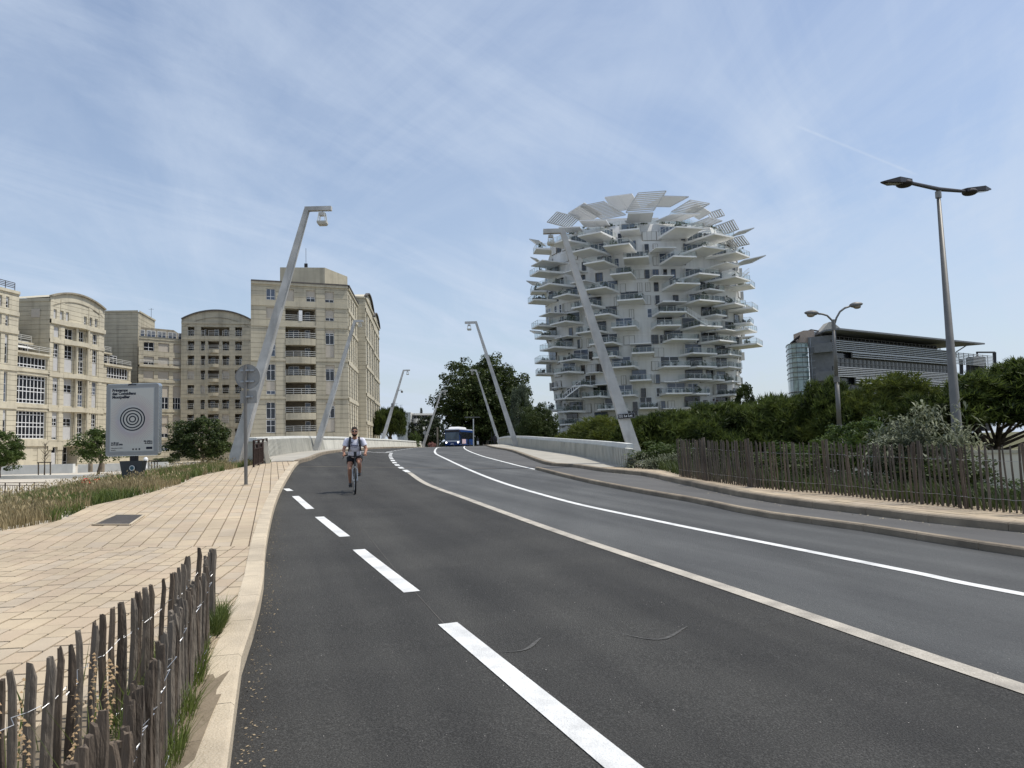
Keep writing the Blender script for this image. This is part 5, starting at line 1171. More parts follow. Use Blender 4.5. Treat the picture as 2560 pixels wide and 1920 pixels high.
lpts=spline([GR(668,1157,.2),GR(700,1140,.2)]+[Vector((xat(LPs,y)+.0,y)) for y in (42,50,60,75,95,120,137)],1.) if False else None
lpar=[GR(668,1157,.17).to_2d()]
_x0=lpar[0]
lp2=spline([(_x0.x,_x0.y),(xat(LPs,37),37),(xat(LPs,46),46),(xat(LPs,60),60),(xat(LPs,80),80),(xat(LPs,103),103),(xat(LPs,140),140)],1.)
parapet('bridge_parapet','long ribbed white parapet curving away behind the cyclist on the left',lp2,lambda p:H(p.x,p.y)+.17,-1)
_r0=GR(1574,1163,.21).to_2d()
rp2=spline([(_r0.x,_r0.y),(xat(FENW,38),38),(xat(FENW,54),54),(xat(FENW,76),76),(xat(FENW,103),103),(xat(FENW,135),135)],1.)
parapet('bridge_parapet','ribbed white parapet on the right below the white tower',rp2,lambda p:H(p.x,p.y)+.122+.088*(1-sst(26,42,p.y)),1,lean=.06)
for (px,py) in ((1370,1130),(1540,1160)):
    # dark drain slots cut in the parapet face
    g=GR(px,py,.21); x_=xat(rp2,g.y); mb=MB(); mb.box((x_-.06,g.y,H(x_,g.y)+.2+.28),(.05,.14,.45)); mb.build('drain_slot',M['dark'],bpy.data.objects['bridge_parapet.001'])
# iron railing between pavement and bridge
ra,rb_=GR(634,1168,.14),GR(667,1155,.16); rr=thing('iron_railing','short dark iron railing with square panels between pavement and white parapet','railing',(ra.x,ra.y,ra.z)); mb=MB()
for t in (0,.33,.67,1): p=ra.lerp(rb_,t); MB().bar(p,p+Vector((0,0,1.08)),.06).build('post',M['rust'],rr)
for h in (.08,.72,.9,1.05): mb.bar(ra+Vector((0,0,h)),rb_+Vector((0,0,h)),.04)
mb.build('rail',M['rust'],rr); mb=MB()
for k in range(34): p=ra.lerp(rb_,(k+.5)/34); MB().bar(p+Vector((0,0,.08)),p+Vector((0,0,.72)),.022).build('bar',M['rust'],rr)
for k in range(6): p=ra.lerp(rb_,(k+.5)/6); MB().bar(p+Vector((0,0,.74)),p+Vector((0,0,.88 if k%2 else 1.04)),.10 if k%2 else .03).build('panel',M['rust'],rr)
# ------------------------------------------------------------ leaning lamp masts
def mast(base,D0,knee,tip,lan,W0,label,clip_=None,cam_=False):
    b=PT(*base,D0); k=PT(*knee,D0); t=PT(*tip,D0); root=thing('lamp_mast',label,'lamp mast',(b.x,b.y,b.z),'leaning concrete lamp masts')
    s=MB(); w1=W0*.42; ax=(k-b).normalized()
    b2=b-ax*.8; vs=[]
    for p,w_ in ((b2,W0),(k,w1)):
        for i,j in ((-1,-1),(1,-1),(1,1),(-1,1)): vs.append(p+Vector((i*w_/2,j*w_*.55,0)))
    s.hexa(vs); s.build('mast',M['conc2'],root)
    a=MB(); dx=1 if t.x>k.x else -1; h=w1*.85
    a.hexa([(min(k.x-dx*w1*.5,t.x),k.y-w1*.55,k.z-h*.5),(max(k.x-dx*w1*.5,t.x),k.y-w1*.55,k.z-h*.5),(max(k.x-dx*w1*.5,t.x),k.y+w1*.55,k.z-h*.5),(min(k.x-dx*w1*.5,t.x),k.y+w1*.55,k.z-h*.5),
            (min(k.x-dx*w1*.4,t.x),k.y-w1*.55,k.z+h*.5),(max(k.x-dx*w1*.4,t.x),k.y-w1*.55,k.z+h*.5),(max(k.x-dx*w1*.4,t.x),k.y+w1*.55,k.z+h*.5),(min(k.x-dx*w1*.4,t.x),k.y+w1*.55,k.z+h*.5)]); a.build('arm',M['conc2'],root)
    c=Vector((k.x+(t.x-k.x)*.62,k.y,k.z-h*.5)); sc=abs(t.x-k.x)/1.08
    l=MB(); l.bar(c,c-Vector((0,0,.1*sc)),.05*sc); l.build('hanger',M['conc2'],root)
    l=MB(); l.box(c-Vector((0,0,.16*sc)),(.26*sc,.26*sc,.13*sc)); l.build('lantern_head',M['conc2'],root)
    for i,j in ((-1,-1),(1,-1),(1,1),(-1,1)): l=MB(); l.bar(c+Vector((i*.12*sc,j*.12*sc,-.1*sc)),c+Vector((i*.165*sc,j*.165*sc,-.5*sc)),.035*sc,.05*sc); l.build('lantern_strut',M['concw'],root)
    l=MB(); z1=c.z-.5*sc; hb=.2*sc; l.box((c.x,c.y,z1-hb*.2),(hb*2.05,hb*2.05,hb*.4)); l.hexa([(c.x+i*hb*.82,c.y+j*hb*.82,z1-hb*.75) for i,j in ((-1,-1),(1,-1),(1,1),(-1,1))]+[(c.x+i*hb,c.y+j*hb,z1-hb*.4) for i,j in ((-1,-1),(1,-1),(1,1),(-1,1))]); l.build('lamp_box',M['conc'],root)
    if cam_:
        l=MB(); p=b.lerp(k,.72); l.bar(p,p+Vector((.55,0,.1)),.06); l.ell(p+Vector((.6,0,-.15)),(.16,.16,.18),8); p2=b.lerp(k,.52); l.box(p2+Vector((-.12,-.2,0)),(.2,.2,.5)); l.build('camera_dome',M['steel2'],root)
    return root
mast((585,1165),32.5,(768,523),(829,528),None,.50,'tallest leaning mast, left of the pavement behind the round sign back')
mast((795,1108),57,(887,803),(908,804),None,.46,'leaning lamp mast in front of the pale block with recessed balconies')
mast((954,1108),103,(1009,926),(1025,926.5),None,.5,'leaning lamp mast with a camera dome, against the sky above the left parapet',cam_=True)
mast((1057,1117),135,(1104,978),(1117,979),None,.5,'small leaning lamp mast beside the bus, tip in the tree leaves')
M1=mast((1596,1158),30.5,(1406,578),(1358,579),None,.50,'leaning mast carrying the Le Lez plate in front of the white tower')
mast((1290,1112),62,(1190,806),(1162,805),None,.48,'tall leaning lamp mast rising from the far end of the right parapet')
mast((1247,1105),108,(1190,925.5),(1175,925.5),None,.48,'leaning lamp mast in front of the big round tree')
mast((1290,1108),132,(1250,977),(1238,977),None,.5,'leaning lamp mast half hidden behind the taller mast beside it')
# river name plate
pc=PT(1566,1040,30.2); rs=thing('river_sign','black Le Lez river plate with white waves strapped to the leaning mast','sign',(pc.x,pc.y,pc.z))
Mr=Matrix.Translation(pc)@Matrix.Rotation(R_(-10),4,'Z')@Matrix.Rotation(R_(90),4,'X')@Matrix.Rotation(R_(3.5),4,'Z')
def loc_(v): return Mr@Vector(v)
def rrect(mb,w_,h_,r,d,M4,z0=0,n=5):
    pts=[]
    for cx_,cy_,a0 in ((w_/2-r,h_/2-r,0),(-w_/2+r,h_/2-r,90),(-w_/2+r,-h_/2+r,180),(w_/2-r,-h_/2+r,270)):
        for k in range(n+1): a=R_(a0+90*k/n); pts.append((cx_+r*math.cos(a),cy_+r*math.sin(a)))
    m_=len(pts); vs=[M4@Vector((x,y,z0)) for x,y in pts]+[M4@Vector((x,y,z0+d)) for x,y in pts]
    mb.add(vs,[tuple(range(m_))[::-1],tuple(range(m_,2*m_))]+[(i,(i+1)%m_,m_+(i+1)%m_,m_+i) for i in range(m_)])
blk=mat('black_sign',(.012,.012,.014),.4); wht=mat('white_sign_print',(.75,.75,.75),.5)
mb=MB(); rrect(mb,.69,.21,.03,.03,Mr); mb.build('plate',blk,rs)
mb=MB(); rrect(mb,.67,.19,.025,.004,Mr,.03); mb.build('border',wht,rs); mb=MB(); rrect(mb,.655,.175,.02,.005,Mr,.0335); mb.build('face',blk,rs)
text('lettering','Le Lez',.125,wht,rs,Mr@Matrix.Translation((-.09,-.035,.041))@Matrix.Shear('XZ',4,(0,0)),bold=.003,ext=.001)
for k in range(3):
    mb=MB(); pr=None
    for i in range(13):
        x=-.30+.165*i/12; y=.045-.04*k+.012*math.sin(i*1.05); p=loc_((x,y,.042)); 
        if pr: mb.bar(pr,p,.012,.004,up=(0,1,0))
        pr=p
    mb.build('wave',wht,rs)
mb=MB(); mb.bar(loc_((.1,0,-.02)),loc_((.1,0,-.4)),.05); mb.build('bracket',M['steel'],rs)
# ------------------------------------------------------------ round traffic sign seen from behind
sb_=GR(615,1213,.14); sg=thing('traffic_sign','grey backs of a round and a square sign on one post on the pavement','traffic sign',sb_[:]); SD=sb_.y
top=PT(616,912,SD); hS=top.z-sb_.z
mb=MB(); mb.tube([sb_,sb_+Vector((-.03,0,hS-.02))],.048,12); mb.build('post',M['steel2'],sg)
mb=MB(); mb.lathe(sb_,[(.16,-.01),(.15,.012),(.05,.02)],14); mb.build('base_plate',M['kerbdk'],sg)
dc=PT(617.5,941.5,SD-.0)+Vector((0,-.07+.14,0)); rd=(31.5/F)*SD; mxr=Matrix.Rotation(R_(90),3,'X')
mb=MB(); mb.lathe(dc,[(rd*.97,-.012),(rd,-.006),(rd,.02),(rd*.985,.022),(rd*.97,.004)],40,axis=mxr); mb.build('round_sign_back',M['signback'],sg,label='round disc, grey back')
pc2=PT(620,992,SD)+Vector((0,.07,0)); mb=MB(); rrect(mb,42/F*SD,32/F*SD,.04,.03,Matrix.Translation(pc2)@Matrix.Rotation(R_(90),4,'X')); mb.build('square_sign_back',M['signback'],sg)
for (px,py,w_) in ((617,926,34),(617,953.5,34),(620,992,24)):
    p=PT(px,py,SD)+Vector((0,.03,0)); mb=MB(); mb.bar(p-Vector((w_/2/F*SD,0,0)),p+Vector((w_/2/F*SD,0,0)),.03,.045); mb.bar(p+Vector((-.06,-.06,0)),p+Vector((.06,-.06,0)),.02,.04); mb.build('clamp',M['steel'],sg)
# ------------------------------------------------------------ illuminated poster panel
bd=24.2; pc=PT(331,1049,bd); pl=thing('poster_panel','grey framed poster panel with black concentric circles standing in the tall grass','advertising panel',(pc.x,pc.y,GR(333,1200,.3).z))
ang=R_(-4); Mp=Matrix.Translation(pc)@Matrix.Rotation(ang,4,'Z')@Matrix.Rotation(R_(90),4,'X'); Wd=136/F*bd*1.01; Hd=181/F*bd
fgrey=mat('panel_grey_frame',(.27,.275,.275),.35,.05,4,metal=.3); chrome=mat('panel_chrome_edge',(.55,.57,.58),.2,.05,4,metal=.9); ppr=mat('poster_paper',(.52,.51,.48),.45,.03,2); navy=mat('poster_navy',(.010,.014,.030),.5,.1,3)
mb=MB(); rrect(mb,Wd,Hd,.09,.18,Mp,-.18); mb.build('housing',chrome,pl)
mb=MB(); rrect(mb,Wd-.03,Hd-.03,.08,.02,Mp,0); mb.build('front_frame',fgrey,pl)
pw,phh=Wd*.815,Hd*.865
def PP(x,y): # crop(255,950,8.295) px -> local on panel
    return ((x/8.295+255-331)/F*bd,-(y/8.295+950-1049)/F*bd)
cxp,cyp=PP(645,812)
mb=MB(); M2=Mp@Matrix.Translation((cxp*.1,-.0,0)); rrect(mb,pw+.05,phh+.05,.01,.006,M2,.02); mb.build('inner_frame',mat('panel_inner_edge',(.36,.38,.39),.4),pl)
# paper with procedural rays and pale tints printed on it (flat print)
pm_=bpy.data.materials.new('poster_print'); pm_.use_nodes=True; t=pm_.node_tree; n=t.nodes; l=t.links; bsd=n['Principled BSDF']; bsd.inputs['Roughness'].default_value=.4
tcn=n.new('ShaderNodeTexCoord'); sx=n.new('ShaderNodeSeparateXYZ'); 
atr=n.new('ShaderNodeAttribute'); atr.attribute_name='pp'; l.new(atr.outputs['Vector'],sx.inputs[0])
def mm(op,a,b=None,c=None):
    q=n.new('ShaderNodeMath'); q.operation=op
    for i,v in enumerate((a,b,c)):
        if v is None: continue
        if isinstance(v,(int,float)): q.inputs[i].default_value=v
        else: l.new(v,q.inputs[i])
    return q.outputs[0]
X,Y=sx.outputs[0],sx.outputs[1]; rr_=mm('SQRT',mm('ADD',mm('MULTIPLY',X,X),mm('MULTIPLY',Y,Y))); an=mm('ARCTAN2',Y,X)
rays=mm('GREATER_THAN',mm('SINE',mm('MULTIPLY',an,86.)),.35); ring=mm('MULTIPLY',mm('GREATER_THAN',rr_,.44),mm('LESS_THAN',rr_,.80)); fade=mm('MAXIMUM',mm('SUBTRACT',1.,mm('DIVIDE',mm('ABSOLUTE',mm('SUBTRACT',rr_,.5)),.32)),0.)
k1=mm('MULTIPLY',mm('MULTIPLY',rays,ring),mm('ADD',mm('MULTIPLY',fade,.4),.12))
m1=n.new('ShaderNodeMixRGB'); l.new(k1,m1.inputs[0]); m1.inputs[1].default_value=(.54,.53,.49,1); m1.inputs[2].default_value=(.36,.16,.17,1)
glow=mm('MULTIPLY',mm('MAXIMUM',mm('SUBTRACT',1.,mm('DIVIDE',mm('ABSOLUTE',mm('SUBTRACT',rr_,.46)),.16)),0.),.42)
cr=n.new('ShaderNodeValToRGB'); cr.color_ramp.elements[0].color=(.34,.33,.46,1); cr.color_ramp.elements[1].color=(.30,.40,.46,1); e=cr.color_ramp.elements.new(.5); e.color=(.46,.34,.36,1); l.new(mm('ADD',mm('DIVIDE',an,6.283),.5),cr.inputs[0])
m2=n.new('ShaderNodeMixRGB'); l.new(glow,m2.inputs[0]); l.new(m1.outputs[0],m2.inputs[1]); l.new(cr.outputs[0],m2.inputs[2]); l.new(m2.outputs[0],bsd.inputs['Base Color'])
mb=MB(); q=[(-pw/2,-phh/2),(pw/2,-phh/2),(pw/2,phh/2),(-pw/2,phh/2)]; mb.add([M2@Vector((x,y,.0285)) for x,y in q],[(0,1,2,3)]); po=mb.build('poster',pm_,pl)
at=po.data.attributes.new('pp','FLOAT_VECTOR','POINT')
for i,(x,y) in enumerate(q): at.data[i].vector=(x-(cxp-cxp*.1),y-cyp,0)
for r0,r1 in ((270,243),(210,183),(140,113),(78,52)):
    mb=MB(); s1=1/8.295/F*bd; vs=[];nn=64
    for i in range(nn):
        a=2*math.pi*i/nn
        for r in (r1,r0): vs.append(Mp@Vector((cxp+r*s1*math.cos(a),cyp+r*s1*.9*math.sin(a),.033)))
    mb.add(vs,[(2*i,2*i+1,(2*i+3)%(2*nn),(2*i+2)%(2*nn)) for i in range(nn)]); mb.build('printed_ring',navy,pl)
def ptx(x,y,body,size,al='LEFT',bold=.004): 
    u,v=PP(x,y); text('lettering',body,size,navy,pl,Mp@Matrix.Translation((u,v,.031)),al,bold=bold,ext=.0008)
ptx(200,232,'Printemps',.125,bold=.006); ptx(200,302,'des Comédiens',.125,bold=.006); ptx(200,374,'Montpellier',.125,bold=.006)
ptx(190,1308,'du 28 mai',.062); ptx(190,1345,'au 21 juin 2026',.062); ptx(1075,1288,'40e édition',.062,'RIGHT'); ptx(1075,1328,'du festival',.062,'RIGHT'); ptx(190,1410,'Cité européenne du théâtre',.034,bold=.001); ptx(190,1452,'Montpellier',.034,bold=.001)
ptx(548,104,'JCDecaux',.062,bold=.005)
for x in (665,732,800):
    u,v=PP(x,1435); mb=MB(); mb.box(Mp@Vector((u,v,.032)),(.05,.004,.05),rz=ang); mb.build('printed_logo',navy,pl)
u,v=PP(1010,1415); mb=MB(); mb.box(Mp@Vector((u,v,.032)),(.2,.004,.075),rz=ang); mb.build('printed_logo',navy,pl)
gz=pl.location.z; mb=MB(); b0_=Vector((pc.x+.02,pc.y+.12,gz)); mb.box((b0_.x,b0_.y,(gz+pc.z-Hd/2)/2),(.2,.14,pc.z-Hd/2-gz+.1)); mb.build('post',M['dark'],pl)
mb=MB(); zt_=PT(335,1152,bd).z; mb.hexa([(b0_.x+i*.27,b0_.y+j*.12-.06,gz-.1) for i,j in ((-1,-1),(1,-1),(1,1),(-1,1))]+[(b0_.x+i*.37,b0_.y+j*.15-.06,zt_) for i,j in ((-1,-1),(1,-1),(1,1),(-1,1))]); mb.build('pedestal_cover',mat('dark_grey_cover',(.055,.06,.065),.5),pl)
sp=PT(332.5,1170,bd-.06)+Vector((0,-.06,0)); mb=MB(); mb.lathe(sp,[(.085,0),(.085,.01)],20,axis=mxr); mb.build('round_sticker',wht,pl); mb=MB(); mb.lathe(sp-Vector((0,.012,0)),[(.062,0),(.062,.003)],20,axis=mxr); mb.build('sticker_centre',mat('sticker_teal',(.05,.12,.15),.5),pl)
# ------------------------------------------------------------ cast iron grate in the pavement
gq=[GR(*p,.156) for p in ((232,1312),(325,1312),(360,1288),(288,1288))]; gr_=thing('pavement_grate','dark cast iron cover let into the sand coloured paving','grate',tuple((gq[0]+gq[2])/2))
mb=MB(); mb.add([v-Vector((0,0,.02)) for v in gq],[(0,1,2,3)]); mb.build('frame',M['dark'],gr_)
for k in range(14):
    t0,t1=k/14+.008,(k+1)/14-.016; mb=MB(); a,b=gq[0].lerp(gq[3],t0),gq[1].lerp(gq[2],t0); c,d=gq[1].lerp(gq[2],t1),gq[0].lerp(gq[3],t1); lo=Vector((0,0,.03)); mb.hexa([a-lo,b-lo,c-lo,d-lo,a,b,c,d]); mb.build('bar',M['lead'],gr_)
mb=MB()
for a,b in zip(gq,gq[1:]+gq[:1]): mb.bar(a,b,.035,.02)
mb.build('edge',M['granite'],gr_)
# ------------------------------------------------------------ street lamps on the right
D1=19.5; b=PT(2401,1180,D1); t_=PT(2346,490,D1); L1=thing('street_lamp','tall tapered grey street lamp with two flat black heads, foot in the bushes','street lamp',(b.x,b.y,b.z-1.2))
mb=MB(); mb.tube([b-Vector((0,0,1.3)),b,t_],[.142,.136,.048],14); mb.build('pole',M['steel2'],L1,smooth=True)
k=PT(2347,473,D1); mb=MB(); mb.tube([t_+Vector((0,0,-.05)),t_+Vector((0,0,.12))],.075,12); mb.build('collar',M['signback'],L1)
mb=MB(); mb.tube([t_+Vector((0,0,.1)),k],[.05,.065],12); lft=PT(2274,457,D1-1.2); rgt=PT(2412,478.5,D1+.8); mb.tube([k,lft],[.055,.045],10); mb.tube([k,rgt],[.055,.042],10); mb.build('bracket',M['dark'],L1)
def flat_head(p,tip,w_):
    d=(tip-p); Lh=d.length; d.normalize(); sd_=Vector((-d.y,d.x,0)).normalized()*w_; up=Vector((0,0,1))
    mb=MB(); A=[p-sd_*.45-up*.02,p+d*Lh*.6-sd_-up*.03,tip-sd_*.35,tip+sd_*.35,p+d*Lh*.6+sd_-up*.03,p+sd_*.45-up*.02]
    B=[v+up*(.13 if 0<i<5 and i not in(2,3) else .1 if i in(0,5) else .03) for i,v in enumerate(A)]
    mb.add(A+B,[(5,4,3,2,1,0),(6,7,8,9,10,11)]+[(i,(i+1)%6,6+(i+1)%6,6+i) for i in range(6)]); mb.build('lamp_head',M['dark'],L1)
    mb=MB(); C_=[p+d*Lh*.42-sd_*.6-up*.045,p+d*Lh*.88-sd_*.35-up*.03,p+d*Lh*.88+sd_*.35-up*.03,p+d*Lh*.42+sd_*.6-up*.045]; mb.add(C_+[v+up*.03 for v in C_],[(3,2,1,0),(4,5,6,7),(0,1,5,4),(1,2,6,5),(2,3,7,6),(3,0,4,7)]); mb.build('lamp_glass',mat('lamp_glass',(.10,.09,.08),.2),L1)
    mb=MB(); mb.ell(p+d*Lh*.2-up*.03,(.2,.2,.09),8); mb.build('lamp_housing',M['dark'],L1)
flat_head(lft,PT(2207,456,D1-1.9),.17); flat_head(rgt,PT(2473,476,D1+1.5),.17)
D2=31.; b=PT(2104,1165,D2); t_=PT(2084.5,820,D2); L2=thing('street_lamp','shorter grey street lamp with two curved arms and pear shaped heads','street lamp',(b.x,b.y,b.z-.8))
q=[b.lerp(t_,s_) for s_ in (-.08,.27,.62,1)]; mb=MB(); mb.tube([q[0],q[1]],[.12,.105],12); mb.tube([q[1],q[2]],[.095,.085],12); mb.tube([q[2],q[3]],[.075,.065],12); mb.build('pole',M['steel2'],L2,smooth=True)
for c in q[1:3]: mb=MB(); mb.tube([c-Vector((0,0,.1)),c+Vector((0,0,.14))],.125,12); mb.build('collar',M['steel2'],L2)
mb=MB(); mb.tube([t_-Vector((0,0,.1)),t_+Vector((0,0,.35))],[.09,.07],12); mb.build('collar',M['steel2'],L2)
for pts,hd in ((((2085,815),(2080,801),(2068,789),(2055,785),(2046,784.5)),((2046,784.5),(2011,784))),(((2085,815),(2091,795),(2100,779),(2112,770),(2124,766)),((2124,766),(2157,761)))):
    P=[PT(x,y,D2) for x,y in pts]; mb=MB(); mb.tube(P,.04,10); mb.build('arm',M['steel2'],L2,smooth=True)
    a,c=PT(*hd[0],D2),PT(*hd[1],D2); mb=MB(); d=(c-a); n_=10; P=[a+d*(i/n_) for i in range(n_+1)]; R3=[.04+.075*math.sin(math.pi*min(1,(i/n_)**.8))+.0 for i in range(n_+1)]; R3[-1]=.02
    mb.tube([p+Vector((0,0,.03)) for p in P],R3,10); mb.build('lamp_head',M['steel2'],L2,smooth=True)
    mb=MB(); mb.ell(a+d*.55-Vector((0,0,.06)),(abs(d.x)*.3,.1,.09),8); mb.build('lamp_bowl',M['kerbdk'],L2)
# far lamp column and thin poles beyond the bridge
b=PT(1183.5,1119,120); t_=PT(1183.5,1047,120); fl=thing('street_lamp','thin distant lamp column with a wide T bar against the dark tree','street lamp',(b.x,b.y,b.z)); mb=MB(); mb.bar(b-Vector((0,0,1)),t_,.16); mb.build('pole',M['concw'],fl); mb=MB(); mb.bar(PT(1162,1043,120),PT(1200,1043,120),.22,.12); mb.build('arm',M['steel2'],fl)
b=PT(1093.5,1119,110); t_=PT(1093.5,1068,110); fl=thing('pole','short pale pole between the leftmost small mast and the bus','pole',(b.x,b.y,b.z)); mb=MB(); mb.bar(b-Vector((0,0,1)),t_,.2); mb.build('shaft',M['kerbdk'],fl)
b=PT(1062,1112,128); fl=thing('traffic_sign','tiny round sign back beside the small leaning mast near the bus','traffic sign',(b.x,b.y,b.z)); mb=MB(); mb.bar(b-Vector((0,0,1)),PT(1062,1078,128),.08); mb.build('post',M['steel'],fl); mb=MB(); mb.lathe(PT(1062,1082,127.8),[(.31,0),(.31,.03)],18,axis=mxr); mb.build('disc',M['signback'],fl)
for x,lab in ((1229,'left of two thin dark posts by the stone house'),(1235.5,'right of two thin dark posts by the stone house')):
    b=PT(x,1118,120); fl=thing('post',lab,'post',(b.x,b.y,b.z)); mb=MB(); mb.bar(b-Vector((0,0,1)),PT(x,1079,120),.12); mb.build('shaft',M['dark'],fl)
b=PT(1195,1119,118); fl=thing('parking_meter','small pale roadside cabinet under the big tree beyond the bridge','cabinet',(b.x,b.y,b.z)); mb=MB(); mb.box(b+Vector((0,0,.4)),(.35,.3,2.2)); mb.build('body',M['dark'],fl); mb=MB(); mb.box(b+Vector((0,-.2,.75)),(.3,.1,.5)); mb.build('display',M['frame'],fl)
# ------------------------------------------------------------ picket fences
def picket(p,h,w_,tilt,lean,mat_,name,root,r):
    mb=MB(); d=w_*.55; a=r.uniform(0,math.pi); n=6; P=[]
    for k,(z_,s) in enumerate(((-.05,1),(h*.35,1.02),(h*.7,.97),(h-.05,.9),(h,.5+.25*r.random()))):
        off=Vector((tilt*z_+math.sin(k*2+a)*.004,lean*z_+math.cos(k*1.7+a)*.004,z_))
        for i in range(n):
            th=a+2*math.pi*i/n; P.append(Vector(p)+off+Vector((math.cos(th)*w_/2*s,math.sin(th)*d/2*s,(r.random()*.015 if k==4 else 0))))
    fs=[(k*n+i,k*n+(i+1)%n,(k+1)*n+(i+1)%n,(k+1)*n+i) for k in range(4) for i in range(n)]+[tuple(4*n+i for i in range(n))]
    mb.add(P,fs); return mb.build(name,mat_,root)
pf=thing('picket_fence','low weathered chestnut picket fence looping round the near left corner bed','fence',(-1.6,4.2,.1))
rf_=random.Random(4)
ZP=.74
def at_h(px,py,hh): d=ray(px,py); t=1.; 
A_=[(14,1712),(43,1687),(84,1666),(119,1650),(150,1625),(177,1617),(204,1583),(228,1573),(238,1563),(267,1543),(286,1525),(298,1513),(316,1511),(334,1500),(346,1484),(368,1475),(381,1467),(401,1453),(425,1437),(436,1436),(446,1425),(458,1413),(467,1395),(476,1395),(492,1374)]
B_=[(531,1375),(522,1377),(513,1395),(521,1401),(512,1420),(503,1440),(494,1448),(487,1458),(480,1466),(472,1476),(464,1484),(455,1500),(445,1518),(437,1530),(430,1540),(428,1562),(410,1590),(398,1625),(387,1658),(378,1670),(368,1685),(350,1705),(338,1728),(330,1750),(320,1775),(307,1822),(295,1850),(268,1881)]
tops=[]
for L_,shift in ((A_,0),(B_,1)):
    row=[]
    for (px,py) in L_:
        g=GR(px,py,ZP+.0); row.append(g)
    tops.append(row)
for ri,row in enumerate(tops):
    for i,g in enumerate(row):
        zb_=H(g.x,g.y)+.06; h=g.z-zb_
        picket((g.x,g.y,zb_),h,rf_.uniform(.034,.052),rf_.uniform(-.03,.03),rf_.uniform(-.03,.03),M['wood'] if rf_.random()<.6 else M['wood2'],'picket',pf,rf_)
    # extra pickets between widely spaced ones
for g,h_ in zip(tops[1],tops[1][1:]):
    p=(g+h_)/2+Vector((rf_.uniform(-.015,.015),0,0)); zb_=H(p.x,p.y)+.06; picket((p.x,p.y,zb_),p.z-zb_-rf_.uniform(0,.05),rf_.uniform(.03,.045),rf_.uniform(-.03,.03),rf_.uniform(-.03,.03),M['wood'] if rf_.random()<.6 else M['wood2'],'picket',pf,rf_)
for ri,row in enumerate(tops):
    for hh in (.12,.5):
        P=[]
        for g in row: P.append(Vector((g.x,g.y-.03,H(g.x,g.y)+.06+hh+.02*math.sin(g.y*9)))) ; P.append(Vector((g.x+.015,g.y+.03,H(g.x,g.y)+.06+hh+.015)))
        mb=MB(); mb.tube(P,.0016,4,cap=False); mb.build('wire',M['wire'],pf)
# continuation of both rows out of the frame, to the left and towards the viewer
for row,dirv in ((tops[0],-1),(tops[1],-1)):
    g0=row[0] if row is tops[0] else row[-1]; g1=row[3] if row is tops[0] else row[-4]; d=(g0-g1); d.z=0; d.normalize()
    for k in range(1,6): p=g0+d*.085*k; zb_=H(p.x,p.y)+.06; picket((p.x,p.y,zb_),.8,.045,0,0,M['wood'],'picket',pf,rf_)
rfn=thing('picket_fence','long weathered picket fence overgrown with shrubs along the right pavement','fence',(FEN[12].x,FEN[12].y,.3))
FR=[p for p in FEN if p.y>6 and p.y<24.1]; FRr=resample(FR,.098)
wv=[[],[]]
for i,p in enumerate(FRr):
    z_=H(p.x,p.y)+.21; h=1.02+rf_.uniform(-.03,.03); til=-.03+rf_.uniform(-.035,.035)
    if i%22==0:
        mb=MB(); mb.tube([(p.x,p.y,z_-.1),(p.x+til*1.1,p.y,z_+1.1)],.032,8); mb.build('post',M['wood3'],rfn)
        mb=MB(); q=FRr[min(i+1,len(FRr)-1)]; mb.tube([(q.x,q.y,z_-.1),(q.x+til*1.1,q.y,z_+1.08)],.027,8); mb.build('post',M['wood'],rfn)
    else: picket((p.x,p.y,z_),h,rf_.uniform(.03,.048),til,rf_.uniform(-.03,.03),M['wood3'] if rf_.random()<.75 else M['wood'],'picket',rfn,rf_)
    for k,hh in enumerate((.2,.8)): wv[k].append(Vector((p.x-.02,p.y,z_+hh+rf_.uniform(-.01,.01))))
for P in wv: mb=MB(); mb.tube(P,.003,4,cap=False); mb.build('wire',M['wire'],rfn)
# ------------------------------------------------------------ cream wall and plaza pieces
w0,w1=PT(1735,1150,44),PT(2620,1120,31); fw2=Facade(w0,w1); wl=thing('garden_wall','long low cream wall with rounded coping behind the right fence','wall',(w1.x,w1.y,-.9)); zt_=PT(2480,1127,33).z
mb=MB(); mb.hexa([fw2.p(0,-1.2,-.3),fw2.p(fw2.L,-1.2,-.3),fw2.p(fw2.L,-1.2,0),fw2.p(0,-1.2,0),fw2.p(0,zt_-.1,-.3),fw2.p(fw2.L,zt_-.1,-.3),fw2.p(fw2.L,zt_-.1,0),fw2.p(0,zt_-.1,0)]); mb.build('wall_face',M['twall'] if 'twall' in M else mat('cream_render',(.74,.68,.57),.9,.08,1),wl)
mb=MB(); mb.bar(fw2.p(0,zt_-.03,-.15),fw2.p(fw2.L,zt_-.03,-.15),.42,.14); mb.build('coping',M['beige2'],wl)
for (pts,hh,D,lab) in ((((0,1183),(185,1180)),.55,None,'low pale concrete wall in front of the sunlit cream block'),(((196,1178),(420,1172)),.45,None,'second low plaza wall right of the slim staked tree')):
    a=PT(*pts[0],74); b=PT(*pts[1],76); z_=a.z; lw=thing('low_wall',lab,'wall',(a.x,a.y,z_)); mb=MB(); mb.bar((a.x-25 if pts[0][0]==0 else a.x,a.y,z_+.25),(b.x,b.y,z_+.25),.5,hh+.35); mb.build('wall_body',M['concw'],lw)
a=PT(-150,1192,64); b=PT(330,1186,66); lw=thing('step','long shallow step edge across the plaza on the left','step',(a.x,a.y,a.z)); mb=MB(); mb.bar(a-Vector((0,0,.12)),b-Vector((0,0,.12)),.6,.3); mb.build('step_edge',M['concw'],lw)
a=PT(-60,1236,46); b=PT(115,1234,46); zb_=a.z; pr=thing('plaza_railing','thin dark railing at the left edge above the dry grass','railing',(b.x,b.y,zb_)); mb=MB(); hr=28/F*46
